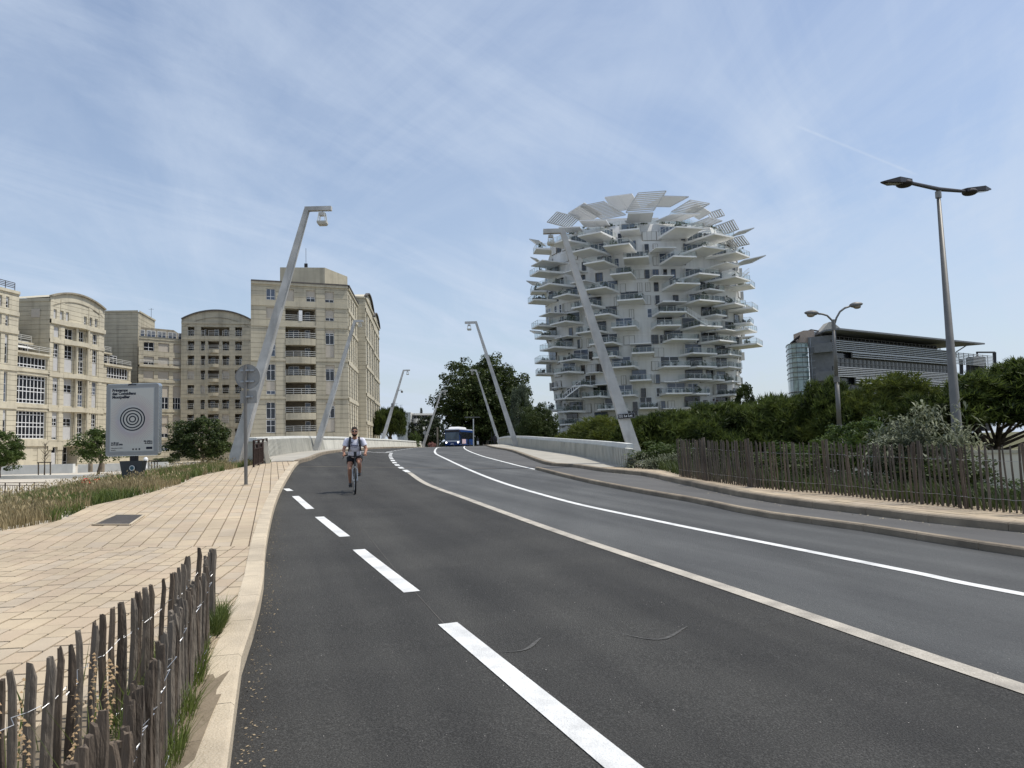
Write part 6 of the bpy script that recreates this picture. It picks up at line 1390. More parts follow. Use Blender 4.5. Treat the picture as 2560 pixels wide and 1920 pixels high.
for k,h in enumerate((1,.75)): MB().bar((a.x,a.y,zb_+hr*h),(b.x,b.y,b.z+hr*h),.035).build('rail',M['rust'],pr)
for k in range(30):
    p=a.lerp(b,k/29); hh=1 if k%6==0 else .75; MB().bar((p.x,p.y,p.z-.2),(p.x,p.y,p.z+hr*hh),.05 if k%6==0 else .02).build('post' if k%6==0 else 'bar',M['rust'],pr)
for i,x in enumerate((226,256)):
    b=PT(x,1172,72); bo=thing('bollard',('left' if i==0 else 'right')+' one of two stubby bollards either side of the tree trunk on the plaza','bollard',(b.x,b.y,b.z)); MB().lathe(b-Vector((0,0,.3)),[(.2,0),(.2,.8),(.15,.9)],10).build('body',M['kerbdk'],bo)
b=PT(364,1170,70); bo=thing('hydrant','small white water post on the plaza right of the poster panel','hydrant',(b.x,b.y,b.z)); MB().lathe(b-Vector((0,0,.4)),[(.14,0),(.12,1.),(.2,1.05),(.2,1.25),(.08,1.4)],10).build('body',M['frame'],bo)
for i in range(4):
    b=PT(372+i*7,1172,69); bo=thing('rack_hoop','slim dark post in the row left of the dark plaza tree, hoop number unseen','cycle rack',(b.x,b.y,b.z),'dark cycle rack posts on the plaza'); bo['label']=['first slim dark rack post right of the white water post','second slim dark rack post, between the water post and dark shrub','third slim dark rack post counting from the white water post','last slim dark rack post, closest to the low dark shrub'][i]; mb=MB(); mb.bar(b,b+Vector((0,0,.75)),.06); mb.bar(b+Vector((0,0,.75)),b+Vector((.2,0,.7)),.06); mb.build('hoop',M['dark'],bo)
# ------------------------------------------------------------ vegetation
def leafcloud(seed,R3,nclump,perclump,leaf,cr,style='leaf',bottom=-.6,hollow=.55,wobk=1.):
    """unit-free crown: clumps through an ellipsoid; returns verts, faces"""
    g=np.random.default_rng(seed); R3=np.array(R3); C_=[]
    while len(C_)<nclump:
        v=g.normal(size=3); v/=np.linalg.norm(v); rad=g.uniform(hollow,1.)**.6
        if v[2]<bottom: continue
        wob=1+wobk*(.18*math.sin(3*v[0]+seed)+.14*math.cos(4*v[1]-seed*2)+.1*math.sin(7*v[2]+v[0]*5))
        C_.append(v*R3*rad*wob)
    C_=np.array(C_); n=nclump*perclump; cc=np.repeat(C_,perclump,0); sz=np.repeat(g.uniform(.6,1.3,nclump),perclump)[:,None]
    d=g.normal(size=(n,3)); d/=np.linalg.norm(d,axis=1)[:,None]; P=cc+d*sz*cr*(g.uniform(.25,1.,(n,1))**.5)*np.array([1,1,.75])
    if style=='leaf':
        a=g.normal(size=(n,3)); a/=np.linalg.norm(a,axis=1)[:,None]; nn_=d*.6+a+np.array([0,0,.5]); nn_/=np.linalg.norm(nn_,axis=1)[:,None]
        t=np.cross(nn_,a+.01); t/=np.linalg.norm(t,axis=1)[:,None]; b=np.cross(nn_,t); s=leaf*g.uniform(.6,1.3,(n,1))
        V=np.stack([P-t*s*.5,P-b*s*.32,P+t*s*.5,P+b*s*.32],1).reshape(-1,3); Fq=np.arange(4*n).reshape(n,4)
    elif style=='blade':   # long narrow grey leaves, arching
        a=g.normal(size=(n,3)); a[:,2]+=.6; a/=np.linalg.norm(a,axis=1)[:,None]; t=np.cross(a,[0,0,1.]); t/=np.linalg.norm(t,axis=1)[:,None]; s=leaf*g.uniform(.6,1.3,(n,1))
        V=np.stack([P,P+a*s*.5+t*s*.10,P+a*s-np.array([0,0,1])*s*.3,P+a*s*.5-t*s*.10],1).reshape(-1,3); Fq=np.arange(4*n).reshape(n,4)
    else:            # needle tufts: 6 thin triangles each
        k=6; P6=np.repeat(P,k,0); m_=len(P6); a=g.normal(size=(m_,3)); a+=np.repeat(d,k,0)*1.0+np.array([0,0,.9]); a/=np.linalg.norm(a,axis=1)[:,None]
        t=np.cross(a,g.normal(size=(m_,3))); t/=np.linalg.norm(t,axis=1)[:,None]; s=leaf*g.uniform(.6,1.2,(m_,1))
        V=np.stack([P6-t*s*.09,P6+t*s*.09,P6+a*s],1).reshape(-1,3); Fq=np.arange(3*m_).reshape(m_,3)
    return V,Fq,C_
CR={}
def crown_mesh(key,mat_,*a,**k):
    V,Fq,C_=leafcloud(*a,**k); o=npmesh(key,V,Fq,mat_); me=o.data; bpy.data.objects.remove(o); CR[key]=(me,C_); return key
def tree(label,cat,kind,key,base,crown_c,scale,trunk_r=.2,group=None,rz=0,limbs=6,mat_=None):
    base=Vector(base); cc=Vector(crown_c); t=thing(kind,label,cat,base[:],group); me,C_=CR[key]
    if mat_: me=me.copy(); me.materials.clear(); me.materials.append(mat_)
    o=bpy.data.objects.new('crown',me); COL.objects.link(o); o.parent=t; o.location=cc-base; o.scale=scale; o.rotation_euler=(0,0,rz)
    mb=MB(); top=cc-Vector((0,0,scale[2]*.25)); mid=base.lerp(top,.55)+Vector((trunk_r*.7,trunk_r*.5,0)); mb.tube([base-Vector((0,0,.3)),base+Vector((0,0,.2)),mid,top],[trunk_r*1.25,trunk_r,trunk_r*.75,trunk_r*.35],9)
    r=random.Random(int(abs(base.x*7+base.y*3))+1); Mz=Matrix.Rotation(rz,3,'Z')
    for k in range(limbs):
        c=C_[r.randrange(len(C_))]; e=cc+Mz@Vector((c[0]*scale[0],c[1]*scale[1],c[2]*scale[2]))*.85; s_=base.lerp(top,r.uniform(.4,.85)); m_=s_.lerp(e,.5)-Vector((0,0,(e-s_).length*.08)); mb.tube([s_,m_,e],[trunk_r*.45,trunk_r*.28,trunk_r*.1],6)
    mb.build('trunk',M['bark'],t,smooth=True); return t
crown_mesh('plane',M['leaf1'],3,(1,1,1),850,100,.046,.13,bottom=-.95,hollow=.12,wobk=.5)
crown_mesh('decid',M['leaf2'],5,(1,1,1),120,70,.085,.22,bottom=-.8)
crown_mesh('decid2',M['leaf1'],8,(1,1,1),200,80,.085,.20,bottom=-.8)
crown_mesh('pineA',M['needle'],11,(1,1,.85),230,30,.15,.17,style='needle',bottom=-.35)
crown_mesh('pineB',M['needle'],12,(1,1,.85),230,30,.15,.17,style='needle',bottom=-.35)
crown_mesh('pineC',M['needle2'],13,(1,1,.8),240,30,.14,.16,style='needle',bottom=-.5)
crown_mesh('grey',M['leaf3'],15,(1,1,1),90,34,.24,.28,style='blade',bottom=-.9)
crown_mesh('cyp',M['cypress'],17,(1,1,1),200,60,.09,.15,bottom=-.9,hollow=.3)
crown_mesh('shrub',M['leaf2'],19,(1,1,1),90,70,.09,.27,bottom=-.9,hollow=.3)
crown_mesh('darkshrub',M['leaf1'],20,(1,1,1),110,75,.095,.27,bottom=-.9,hollow=.3)
crown_mesh('pot',M['potted'],23,(1,1,1),16,20,.30,.4,bottom=-.6,hollow=.2)
def pxtree(label,cat,kind,key,x0,x1,y0,y1,ybase,D,depth=None,xb=None,group=None,rz=0,tr=.2,limbs=6,mat_=None,zb=None):
    xm=(x0+x1)/2; a=PT(x0,(y0+y1)/2,D); b=PT(x1,(y0+y1)/2,D); t=PT(xm,y0,D).z; lo=PT(xm,y1,D).z; w_=(b.x-a.x)/2*.98; c=Vector((PT(xm,(y0+y1)/2,D).x,D,(t+lo)/2)); h=(t-lo)/2*.98
    bs=PT(xb or xm,ybase,D); 
    if zb is not None: bs.z=zb
    return tree(label,cat,kind,key,bs,c,(w_,depth or w_,h/(.85 if 'pine' in key else 1)),tr,group,rz,limbs,mat_)
pxtree('large dark round-crowned plane tree beyond the end of the bridge','tree','plane_tree','plane',1092,1338,896,1140,1130,150,tr=.8,limbs=14,xb=1190,zb=.5)
G1='pine trees behind the right fence'
pxtree('bushy umbrella pine between the pale blocks and the camera mast','tree','pine_tree','pineA',938,1012,1014,1120,1128,150,tr=.4,zb=.5)
pxtree('dark cedar with drooping layers left of the bus','tree','cedar_tree','cyp',1040,1110,1030,1125,1125,138,tr=.3,zb=.8)
pxtree('narrow dark cypress before the distant white building','tree','cypress_tree','cyp',1020,1038,1048,1120,1125,165,tr=.15,zb=.8)
pxtree('tiny black cypress above the distant white roof','tree','cypress_tree','cyp',1050,1056.5,1016,1050,1100,240,tr=.15,zb=.8)
pxtree('light green bush between cypress and dark cedar','bush','bush','shrub',1022,1052,1078,1122,1124,130,tr=.1,zb=1)
pxtree('light green shrub just right of the bus','bush','bush','shrub',1163,1182,1086,1124,1124,140,tr=.1,zb=1)
pxtree('pink flowering shrub between small mast and bus','bush','bush','shrub',1069,1090,1105,1124,1124,120,tr=.05,zb=1.2,mat_=leafmat('pink_flower',(.25,.12,.10),(.5,.28,.25),.3,2.))
pxtree('grey-green poplars merging, right of the big plane tree','tree','poplar_tree','decid2',1268,1338,968,1140,1140,118,tr=.3,zb=0,mat_=M['leaf3d'] if 'leaf3d' in M else leafmat('poplar_leaf',(.05,.07,.045),(.12,.145,.09),.3,.5))
pxtree('dark rounded tree between the poplars and the white tower','tree','tree','plane',1298,1402,1012,1150,1150,92,tr=.35,zb=-.5)
pxtree('dark tree peeping out right of the white tower base','tree','tree','decid2',1830,1895,965,1090,1100,170,tr=.4,zb=0,mat_=M['leaf1'])
pines=[('low bright pine mound just above the right parapet, left part',1395,1500,1072,1180,48,'pineC'),('low bright pine mound crossed by the leaning mast',1475,1600,1060,1190,45,'pineC'),
('pine with pointed tufts right of the leaning mast',1575,1685,1038,1200,42,'pineA'),('round pine directly under the right edge of the white tower',1655,1760,1042,1200,40,'pineB'),('taller dark pine at the right foot of the white tower',1730,1875,1003,1190,42,'pineA'),
('wide dark pine left of the curved glass building end',1835,1985,1012,1190,44,'pineB'),('pine in front of the rounded glass end',1950,2075,980,1180,42,'pineA'),('dark pine behind the shorter street lamp',2040,2180,962,1170,40,'pineB'),
('pine with pale tips just right of the shorter street lamp',2140,2265,968,1160,38,'pineC'),('pine between the two street lamps',2225,2380,985,1165,37,'pineA')]
for i,(lb,x0,x1,y0,y1,D,k) in enumerate(pines): pxtree(lb,'tree','pine_tree',k,x0-14,x1+14,y0,y1+10,y1+40,D,group=G1,rz=i*1.3,tr=.16,zb=-1,limbs=5,depth=3.2)
pxtree('big spreading umbrella pine with bare dark trunk at the right edge','tree','pine_tree','pineB',2330,2660,922,1122,1190,36,group=G1,tr=.2,xb=2478,zb=-.9,limbs=14,depth=4.5)
pxtree('second umbrella pine cut off by the right photo edge','tree','pine_tree','pineA',2480,2800,900,1110,1190,42,group=G1,tr=.2,zb=-.9,limbs=8,depth=5)
for i,(lb,x0,x1,y0,y1,D,k,m_) in enumerate([('bright green elm-like bush behind the shorter street lamp',2060,2235,1040,1200,26,'decid','leaf2'),('low green bush left of the bright green bush',1935,2075,1108,1190,26,'shrub','leaf2'),
('fresh green bush beside the fence start and mast foot',1648,1712,1108,1175,27,'shrub','leaf2'),('dark green ivy clump spilling over the middle of the fence',2075,2215,1185,1258,17.6,'darkshrub','leaf1'),('leafy weeds behind the middle fence panel',2225,2330,1150,1262,17.4,'darkshrub','leaf1'),
('dark bramble behind the fence under the tall lamp',2330,2450,1150,1275,16.6,'darkshrub','leaf1'),('weedy greenery behind the rightmost fence panel',2440,2600,1205,1292,14.9,'shrub','leaf2'),('dark scrub behind the far left fence panels',1700,1800,1130,1205,24.2,'darkshrub','leaf1'),('scrub behind the second fence panel from the left',1800,1960,1138,1225,22,'darkshrub','leaf1'),('scrub behind the fence below the low green bush',1950,2080,1140,1238,19.6,'darkshrub','leaf1')]):
    e_=22 if D<25 else 0; pxtree(lb,'bush','bush',k,x0-e_,x1+e_,y0-6,y1+4,y1,D,rz=i,tr=.04,group='shrubs along the right fence',depth=.8 if D<25 else 1.6,mat_=M[m_])
pxtree('grey-leaved buddleia with arching shoots around the tall lamp foot','bush','buddleia','grey',2205,2420,1035,1230,1260,18.6,tr=.06,depth=1.4)
pxtree('silvery buddleia shoots left of the tall lamp','bush','buddleia','grey',2195,2330,1075,1190,1230,18.2,tr=.05,depth=1.,rz=2)
pxtree('silvery low shrub at the foot of the leaning mast','bush','shrub','grey',1560,1660,1135,1192,1190,26.8,tr=.03,depth=.8)
pxtree('silvery low shrub between mast foot and fence start','bush','shrub','grey',1620,1712,1140,1198,1195,25.2,tr=.03,depth=.7,rz=1)
pxtree('green tree cut by the left photo edge','tree','tree','decid2',-60,52,1082,1178,1185,62,tr=.15,mat_=M['leaf2'])
pxtree('rounded green tree on the plaza left of the poster panel','tree','tree','decid',190,315,1060,1165,1185,68,tr=.13,xb=246)
pxtree('spreading dark green tree right of the poster panel','tree','tree','decid2',425,582,1050,1165,1172,46,tr=.12,limbs=10)
pxtree('low dark hedge shrub behind the cycle rack posts','bush','hedge','darkshrub',385,440,1143,1162,1162,90,tr=.05,depth=2)
for i,(lb,x0,x1,y0) in enumerate((('distant dark hedge mass behind the bus',1085,1190,1085),('distant dark hedge between tree trunk and stone house',1180,1300,1092),('distant dark greenery behind the pink shrub',1040,1100,1092),('dark greenery at the foot of the poplars',1290,1400,1080))):
    pxtree(lb,'bush','hedge','darkshrub',x0,x1,y0,1135,1135,185 if i<3 else 100,tr=.05,zb=.2,depth=4)
# young bare tree with stakes
b=PT(111,1188,70); yt=thing('young_tree','leafless young tree tied to a wooden stake frame on the plaza','tree',(b.x,b.y,b.z)); mb=MB(); t_=PT(113,1108,70); mb.tube([b,b.lerp(t_,.4),t_],[.07,.05,.015],6)
r=random.Random(2)
for k in range(46):
    s_=b.lerp(t_,r.uniform(.38,.95)); a=r.uniform(0,6.28); L_=r.uniform(.4,1.1)*(1.1-(s_.z-b.z)/(t_.z-b.z)*.5); e=s_+Vector((math.cos(a)*L_*.6,math.sin(a)*L_*.6,L_*.75)); mb.tube([s_,e],[.016,.006],4)
mb.build('trunk',M['bark'],yt); mb=MB()
for dx in (-.55,.55): MB().bar(b+Vector((dx,0,-.2)),PT(111,1155,70)+Vector((dx,0,0)),.08).build('stake',M['bark'],yt)
MB().bar(PT(111,1156,70)+Vector((-.65,0,0)),PT(111,1156,70)+Vector((.65,0,0)),.09).build('cross_bar',M['bark'],yt)
# potted plants on the tower balconies (too small to show their parts)
rt2=random.Random(5); me,_c=CR['pot']; npt=0
_seen={}
def plab(o,s):
    p=o.location; q=p-Vector((0,0,EYE)); px=1280+F*q.dot(_R)/q.dot(_fw); fl=max(1,int(round((p.z+1.5)/3.05)))
    sd_=['far left edge','left side','left of centre','centre','right of centre','right side','far right edge'][max(0,min(6,int((px-1325)/84)))]
    L_='%s plant on a white tower balcony, %s, about storey %d'%('tall bushy' if s>1 else 'leafy' if s>.7 else 'little potted' if s>.5 else 'tiny potted',sd_,fl)
    k=_seen.get(L_,0); _seen[L_]=k+1
    return L_+['',', outer one',', inner one',', middle one',', behind'][min(k,4)]
redm=me.copy(); redm.materials.clear(); redm.materials.append(leafmat('red_leaf',(.06,.015,.015),(.14,.03,.03),.3,1))
for bi,(ph,z_,w_,L,t_,n_) in enumerate(balinfo):
    for k in range(rt2.choice([1,1,2,3])):
        a=rt2.uniform(-.42,.42)*w_; d=rt2.uniform(.25,.85)*L; s=rt2.choice([.45,.6,.8,1.1]); p=tp(ph,z_)+t_*a+n_*d
        o=bpy.data.objects.new('potted_plant',me if rt2.random()<.93 else redm); COL.objects.link(o); o.location=p+Vector((0,0,s*.75)); o.scale=(s*.75,s*.75,s); o.rotation_euler=(0,0,rt2.uniform(0,6))
        setp(o,plab(o,s),'potted plant','potted plants on the white tower balconies')
nrf=-1
for i in range(34,86,3):
    if rt2.random()<.75:
        p=tp(ub[i],ZR,-1.2); s=rt2.uniform(.7,1.5); nrf+=1; o=bpy.data.objects.new('potted_plant',me); COL.objects.link(o); o.location=p+Vector((0,0,s*.6-.6)); o.scale=(s*1.1,s,s); setp(o,'leafy roof terrace plant, '+['leftmost','second from left','third from left','fourth from left','fifth from left','sixth from left','seventh from left','eighth from left','ninth from left','tenth from left','eleventh from left','twelfth from left','thirteenth from left','fourteenth from left','fifteenth from left','sixteenth from left','seventeenth from left','eighteenth from left'][nrf]+', on the white tower','roof plant','plants on the white tower roof')
# ------------------------------------------------------------ grass verge, weeds, poppies
def blades(name,pts,h,wd,mat_,seed,lean=.5,**kw):
    g=np.random.default_rng(seed); P=np.array(pts); n=len(P); a=g.uniform(0,2*math.pi,n); hh=(h*g.uniform(.5,1.25,n))[:,None]; ln=g.uniform(.1,lean,n)[:,None]
    d=np.stack([np.cos(a),np.sin(a),np.zeros(n)],1); t=np.stack([-np.sin(a),np.cos(a),np.zeros(n)],1)*wd/2*g.uniform(.6,1.3,(n,1)); z_=np.array([0,0,1.])
    V=np.stack([P-t,P+t,P+t*.8+d*hh*ln*.35+z_*hh*.6,P-t*.8+d*hh*ln*.35+z_*hh*.6,P+d*hh*ln+z_*hh],1).reshape(-1,3)
    b=np.arange(n)[:,None]*5; Fq=np.concatenate([b+[0,1,2],b+[0,2,3],b+[3,2,4]],0); return npmesh(name,V,Fq,mat_,**kw)
g=np.random.default_rng(1); dry=[];grn=[];short=[]
for k in range(60000):
    y=11+29*g.random()**1.1; xl=xat(VERs,y) if y<YB else xat(LPs,y)-.3; d=g.random()**1.15*7.5; x=xl-d-.02+.12*math.sin(y*3)
    if abs(x)>y*.74+2: continue
    if (x-b0_.x)**2+(y-b0_.y)**2<.12 or (abs(x-b0_.x*y/b0_.y)<.45 and b0_.y-1.3<y<b0_.y and g.random()<.8): continue
    nz=mnoise.noise(Vector((x*.35,y*.35,3)))+.5*mnoise.noise(Vector((x*1.3,y*1.3,1)))
    z_=T(x,y)
    green=nz>.04 or (d<.5 and nz>-.1) or ((x-b0_.x)**2+(y-b0_.y)**2<2.2)
    (grn if green else dry).append((x,y,z_-.02))
blades('dry_grass',dry,.26,.015,M['dry'],2,kind='stuff',label='tall straw coloured dry grass on the verge left of the pavement',category='grass')
blades('green_grass',grn,.24,.017,M['grn'],3,1.1,kind='stuff',label='green grass patches on the verge around the poster panel',category='grass')
# seed heads
sh_=[p for p in dry if g.random()<.16]; P=np.array(sh_); n=len(P); hh=.26*g.uniform(.8,1.5,n); P[:,2]+=hh; a=g.uniform(0,6.28,n); d=np.stack([np.cos(a)*.05,np.sin(a)*.05,np.full(n,.07)],1); t=np.stack([-np.sin(a),np.cos(a),np.zeros(n)],1)*.014
V=np.stack([P,P+d*.5+t,P+d,P+d*.5-t],1).reshape(-1,3); npmesh('grass_seed_heads',V,np.arange(4*n).reshape(n,4),M['dry'],kind='stuff',label='pale seed heads standing over the dry verge grass',category='grass')
# verge soil sheet under the grass
gx2=np.arange(0,12.01,.5); vs=[];
ysr=np.arange(9,41,.6)
for y in ysr:
    xl=xat(VERs,y) if y<YB else xat(LPs,y)-.3
    for d in gx2: x=xl-d; vs.append((x,y,T(x,y)+.012))
n=len(gx2); npmesh('verge_earth',vs,[(j*n+i,j*n+i+1,(j+1)*n+i+1,(j+1)*n+i)[::-1] for j in range(len(ysr)-1) for i in range(n-1)],M['grassbase'],smooth=True,kind='structure')
# scrubby ground right of the fence
vs=[];ysr=np.arange(4,70,1.2)
for y in ysr:
    xl=xat(FENW,y)-.3 if y<27 else xat(FENW,y)+.3
    for d in [0,.5,1,2,4,7,11,16,24,34]: x=xl+d; vs.append((x,y,T(x,y)+.015))
n=10; npmesh('scrub_ground',vs,[(j*n+i,j*n+i+1,(j+1)*n+i+1,(j+1)*n+i) for j in range(len(ysr)-1) for i in range(n-1)],M['grassbase'],smooth=True,kind='structure')
pts=[]
for k in range(6000):
    y=7+19*g.random(); x=xat(FEN,y)+.12+g.random()**1.5*2.2; pts.append((x,y,(H(x,y)+.19) if x<xat(FENW,y) else T(x,y)))
blades('weeds',pts,.34,.02,M['leaf1'],5,.9,kind='stuff',label='rough green weeds growing through the foot of the right fence',category='weeds')
# near bed: grass tufts along the kerb, dry stalks, broad leaves
pts=[];pts2=[]
for k in range(5200):
    y=2.2+4.2*g.random()**.8; xk=xat(K_L,y)-.22; x=xk-g.random()**1.6*.42*(1 if y<5.4 else .5); pts.append((x,y,H(x,y)+.10)) if mnoise.noise(Vector((x*4,y*2.2,0)))>-.12 else None
blades('kerb_grass',pts,.20,.006,M['grn'],7,1.,kind='stuff',label='thin green grass between the near picket fence and kerb',category='grass')
for k in range(160):
    y=1.6+2.4*g.random(); x=xat(K_L,y)-.45-g.random()*.9; pts2.append((x,y,H(x,y)+.05))
blades('bed_grass',pts2,.5,.009,M['grn'],8,.5,kind='stuff',label='long green blades inside the near picket fence loop',category='grass')
mb=[];
for k in range(26):
    y=1.5+1.9*g.random(); x=xat(K_L,y)-.35-g.random()*1.1; z0_=H(x,y)+.05; L_=.45+.35*g.random(); a=g.uniform(0,6.28); 
    for q in range(46):
        t=.35+.65*q/46; p=np.array((x+.08*math.cos(a)*t,y+.08*math.sin(a)*t,z0_+L_*t)); s=.009; b_=g.uniform(0,6.28); o_=np.array((math.cos(b_),math.sin(b_),.6))*.013
        c=p+o_; mb.append([c+np.array(v)*s for v in ((-1,0,0),(0,-1,.3),(1,0,0),(0,.3,1))])
V=np.array(mb).reshape(-1,3); npmesh('dry_seed_stalks',V,np.arange(len(V)).reshape(-1,4),mat('brown_seed_head',(.36,.25,.14),.9,.3,30),kind='stuff',label='brown dried seed spikes among the near pickets',category='dry plants')
pts=[]
for (cx_,cy_,s) in ((-1.02,2.1,.13),(-1.16,2.25,.12),(-.95,2.35,.10),(-1.3,2.0,.11)):
    z0_=H(cx_,cy_)+.08; lp=thing('broadleaf_weed','broad green leaves in the near fence loop, '+{.13:'largest clump nearest the kerb',.12:'second clump among the dry stalks',.10:'smallest clump farthest from view',.11:'clump nearest the left pickets'}[s],'weed',(cx_,cy_,z0_),'broad leaved weeds in the near bed')
    r=random.Random(int(s*1000)); 
    for k in range(8):
        a=r.uniform(0,6.28); u=Vector((math.cos(a),math.sin(a),r.uniform(.5,1.2))).normalized(); v=Vector((-math.sin(a),math.cos(a),0)); c=Vector((cx_,cy_,z0_)); S=s*r.uniform(.8,1.3)
        q=[c+u*S*.25,c+u*S*.6+v*S*.32,c+u*S*1.05+v*S*.26-Vector((0,0,.02)),c+u*S*1.5-Vector((0,0,.05)),c+u*S*1.05-v*S*.26-Vector((0,0,.02)),c+u*S*.6-v*S*.32,c+u*S*.8-Vector((0,0,.015))]
        l_=MB(); l_.add(q,[(0,1,6),(1,2,6),(2,3,6),(3,4,6),(4,5,6),(5,0,6)]); l_.build('leaf',M['leaf2'],lp)
# soil inside the near bed + litter along the kerb and road edge
bed=MB(); 
ysb=[-1+.4*i for i in range(16)]; vs=[]
for y in ysb:
    for d in (.2,.45,.8,1.2,1.7): x=xat(K_L,min(y,5.3))-d*(1 if y<3 else max(.2,1-(y-3)/2.6)); vs.append((x,y,H(x,y)+.15+.01*math.sin(x*9+y*7)))
bed.add(vs,[(j*5+i,j*5+i+1,(j+1)*5+i+1,(j+1)*5+i)[::-1] for j in range(15) for i in range(4)]); bed.build('planting_bed',M['soil'],kind='structure',smooth=True)
def litter(name,n,fn,s0,s1,mat_,lb,seed):
    g=np.random.default_rng(seed); out_=[]
    for k in range(n):
        x,y,z_=fn(g); s=g.uniform(s0,s1); a=g.uniform(0,6.28); u=np.array((math.cos(a),math.sin(a),g.uniform(-.2,.4)))*s; v=np.array((-math.sin(a),math.cos(a),g.uniform(-.2,.4)))*s*g.uniform(.3,.8); c=np.array((x,y,z_+s*.35)); out_.append([c-u,c-v,c+u,c+v])
    V=np.array(out_).reshape(-1,3); npmesh(name,V,np.arange(len(V)).reshape(-1,4),mat_,kind='stuff',label=lb,category='litter')
def f1_(g): y=2+14*g.random()**1.5; x=xat(K_L,y)+.02+abs(g.normal())*.10; return x,y,H(x,y)
litter('leaf_litter',750,f1_,.003,.012,mat('straw_litter',(.30,.235,.15),.9,.3,20),'dry bits of grass along the left kerb',3)
def f2_(g): y=2+10*g.random()**1.3; x=xat(K_L,y)+g.random()*5.5; return x,y,H(x,y)
litter('grit',1300,f2_,.0015,.005,mat('pale_grit',(.45,.42,.38),.9,.3,20),'pale grit scattered over the near road',4)
def f3_(g): y=8+18*g.random(); x=xat(K_R2,y)-.05-abs(g.normal())*.12; return x,y,H(x,y)+cyo(x,y)
litter('leaf_litter',260,f3_,.006,.02,mat('straw_litter2',(.42,.36,.25),.9,.3,20),'dry bits along the right kerb of the cycle lane',5)
red=mat('poppy_red',(.75,.035,.02),.6,.1,9); r=random.Random(3)
for i,(x,y) in enumerate([(207,1208),(211,1203),(214,1210),(218,1206),(222,1202),(213,1199),(238,1202),(243,1200),(241,1205),(226,1209)]):
    D=21.5+r.uniform(-.5,.5); p=PT(x,y,D); zg_=T(p.x,p.y); po_=thing('poppy','red poppy in the verge grass, '+['leftmost of the larger cluster','top of the larger cluster','low in the larger cluster','centre of the larger cluster','upper right of the larger cluster','highest of the larger cluster','left one of the small right-hand group','right one of the small right-hand group','lowest of the small right-hand group','alone between the two clusters'][i],'poppy',(p.x,p.y,zg_),'red poppies in the verge')
    mb=MB(); mb.tube([(p.x,p.y,zg_),(p.x,p.y,p.z)],.005,4); mb.build('stem',M['grn'],po_); S=.05
    for k in range(4):
        a=k*1.57+r.random(); u=Vector((math.cos(a),math.sin(a),.5)); v=Vector((-math.sin(a),math.cos(a),.1)); l_=MB(); l_.add([p,p+u*S*.6-v*S*.7,p+u*S*1.3-v*S*.4,p+u*S*1.3+v*S*.4,p+u*S*.6+v*S*.7],[(0,1,2,3,4)]); l_.build('petal',red,po_)
# ------------------------------------------------------------ bus
bq=PT(1131,1120,124); BR=R_(-7.5)
bus=thing('bus','blue and white city bus with lit headlights coming over the bridge crest','bus',(bq.x,bq.y,H(bq.x,bq.y)+.02)); bz=bus.location.z
def BP(x,y,z_): v=Matrix.Rotation(BR,3,'Z')@Vector((x,y,0)); return Vector((bq.x+v.x,bq.y+v.y,bz+z_))   # x to photo right, y away from the viewer
busb=mat('bus_blue',(.012,.045,.17),.3,.05,2); busg=mat('bus_silver',(.42,.44,.48),.35,.05,2); busw=mat('bus_white',(.72,.73,.74),.4,.04,2)
def bhex(mb,x0,x1,y0,y1,z0,z1,tx=0,ty=0): mb.hexa([BP(x0,y0,z0),BP(x1,y0,z0),BP(x1,y1,z0),BP(x0,y1,z0),BP(x0+tx,y0+ty,z1),BP(x1-tx,y0+ty,z1),BP(x1-tx,y1,z1),BP(x0+tx,y1,z1)])
mb=MB(); bhex(mb,-1.25,1.25,.12,12,.32,1.0); mb.build('lower_body',busb,bus)
mb=MB(); bhex(mb,-1.25,1.25,.13,12,1.0,2.85,.05,.06); mb.build('body',busb,bus)
mb=MB(); bhex(mb,-1.2,1.2,.2,12,2.85,3.02,.15,.1); mb.build('roof',busg,bus)
mb=MB(); bhex(mb,-.95,.95,1.2,7.5,3.02,3.36,.2,.5); mb.build('roof_tank_cover',busw,bus)
mb=MB(); mb.hexa([BP(-1.13,.06,1.22),BP(1.13,.06,1.22),BP(1.13,.3,1.22),BP(-1.13,.3,1.22),BP(-1.1,.12,2.42),BP(1.1,.12,2.42),BP(1.1,.3,2.42),BP(-1.1,.3,2.42)]); mb.build('windscreen',glass('bus_windscreen',(.035,.06,.085),.08,.8),bus)
mb=MB(); bhex(mb,-1.1,1.1,.08,.3,2.5,2.8); mb.build('destination_panel',M['dark'],bus)
mb=MB(); bhex(mb,-1.22,1.22,.02,.3,.86,1.14,.0,.06); mb.build('front_panel',busg,bus)
mb=MB(); bhex(mb,-1.22,1.22,-.02,.3,.34,.8,.0,-.02); mb.build('bumper',busb,bus)
mb=MB(); bhex(mb,-.26,.26,-.06,0,.48,.6); mb.build('number_plate',busw,bus)
lt=bpy.data.materials.new('headlight_glow'); lt.use_nodes=True; bs=lt.node_tree.nodes['Principled BSDF']; bs.inputs['Emission Color'].default_value=(1,.96,.9,1); bs.inputs['Emission Strength'].default_value=5; 
for x in (-.98,.98): mb=MB(); mb.ell(BP(x,-.02,.78),(.14,.06,.11),8); mb.build('headlight',lt,bus); 
for x in (-1.38,1.38): mb=MB(); mb.bar(BP(x*.9,0,2.75),BP(x,-.25,2.6),.05); bhex(mb,x-.1,x+.1,-.3,-.18,2.,2.55); mb.build('mirror',M['dark'],bus)
for k in range(6): mb=MB(); bhex(mb,1.19,1.27,1.9+k*1.65,3.4+k*1.65,1.35,2.5); mb.build('side_window',M['pane'],bus)
for k in range(2): mb=MB(); bhex(mb,1.22,1.275,.5+k*6.,1.6+k*6.,.45,2.5); mb.build('door',M['pane'],bus)
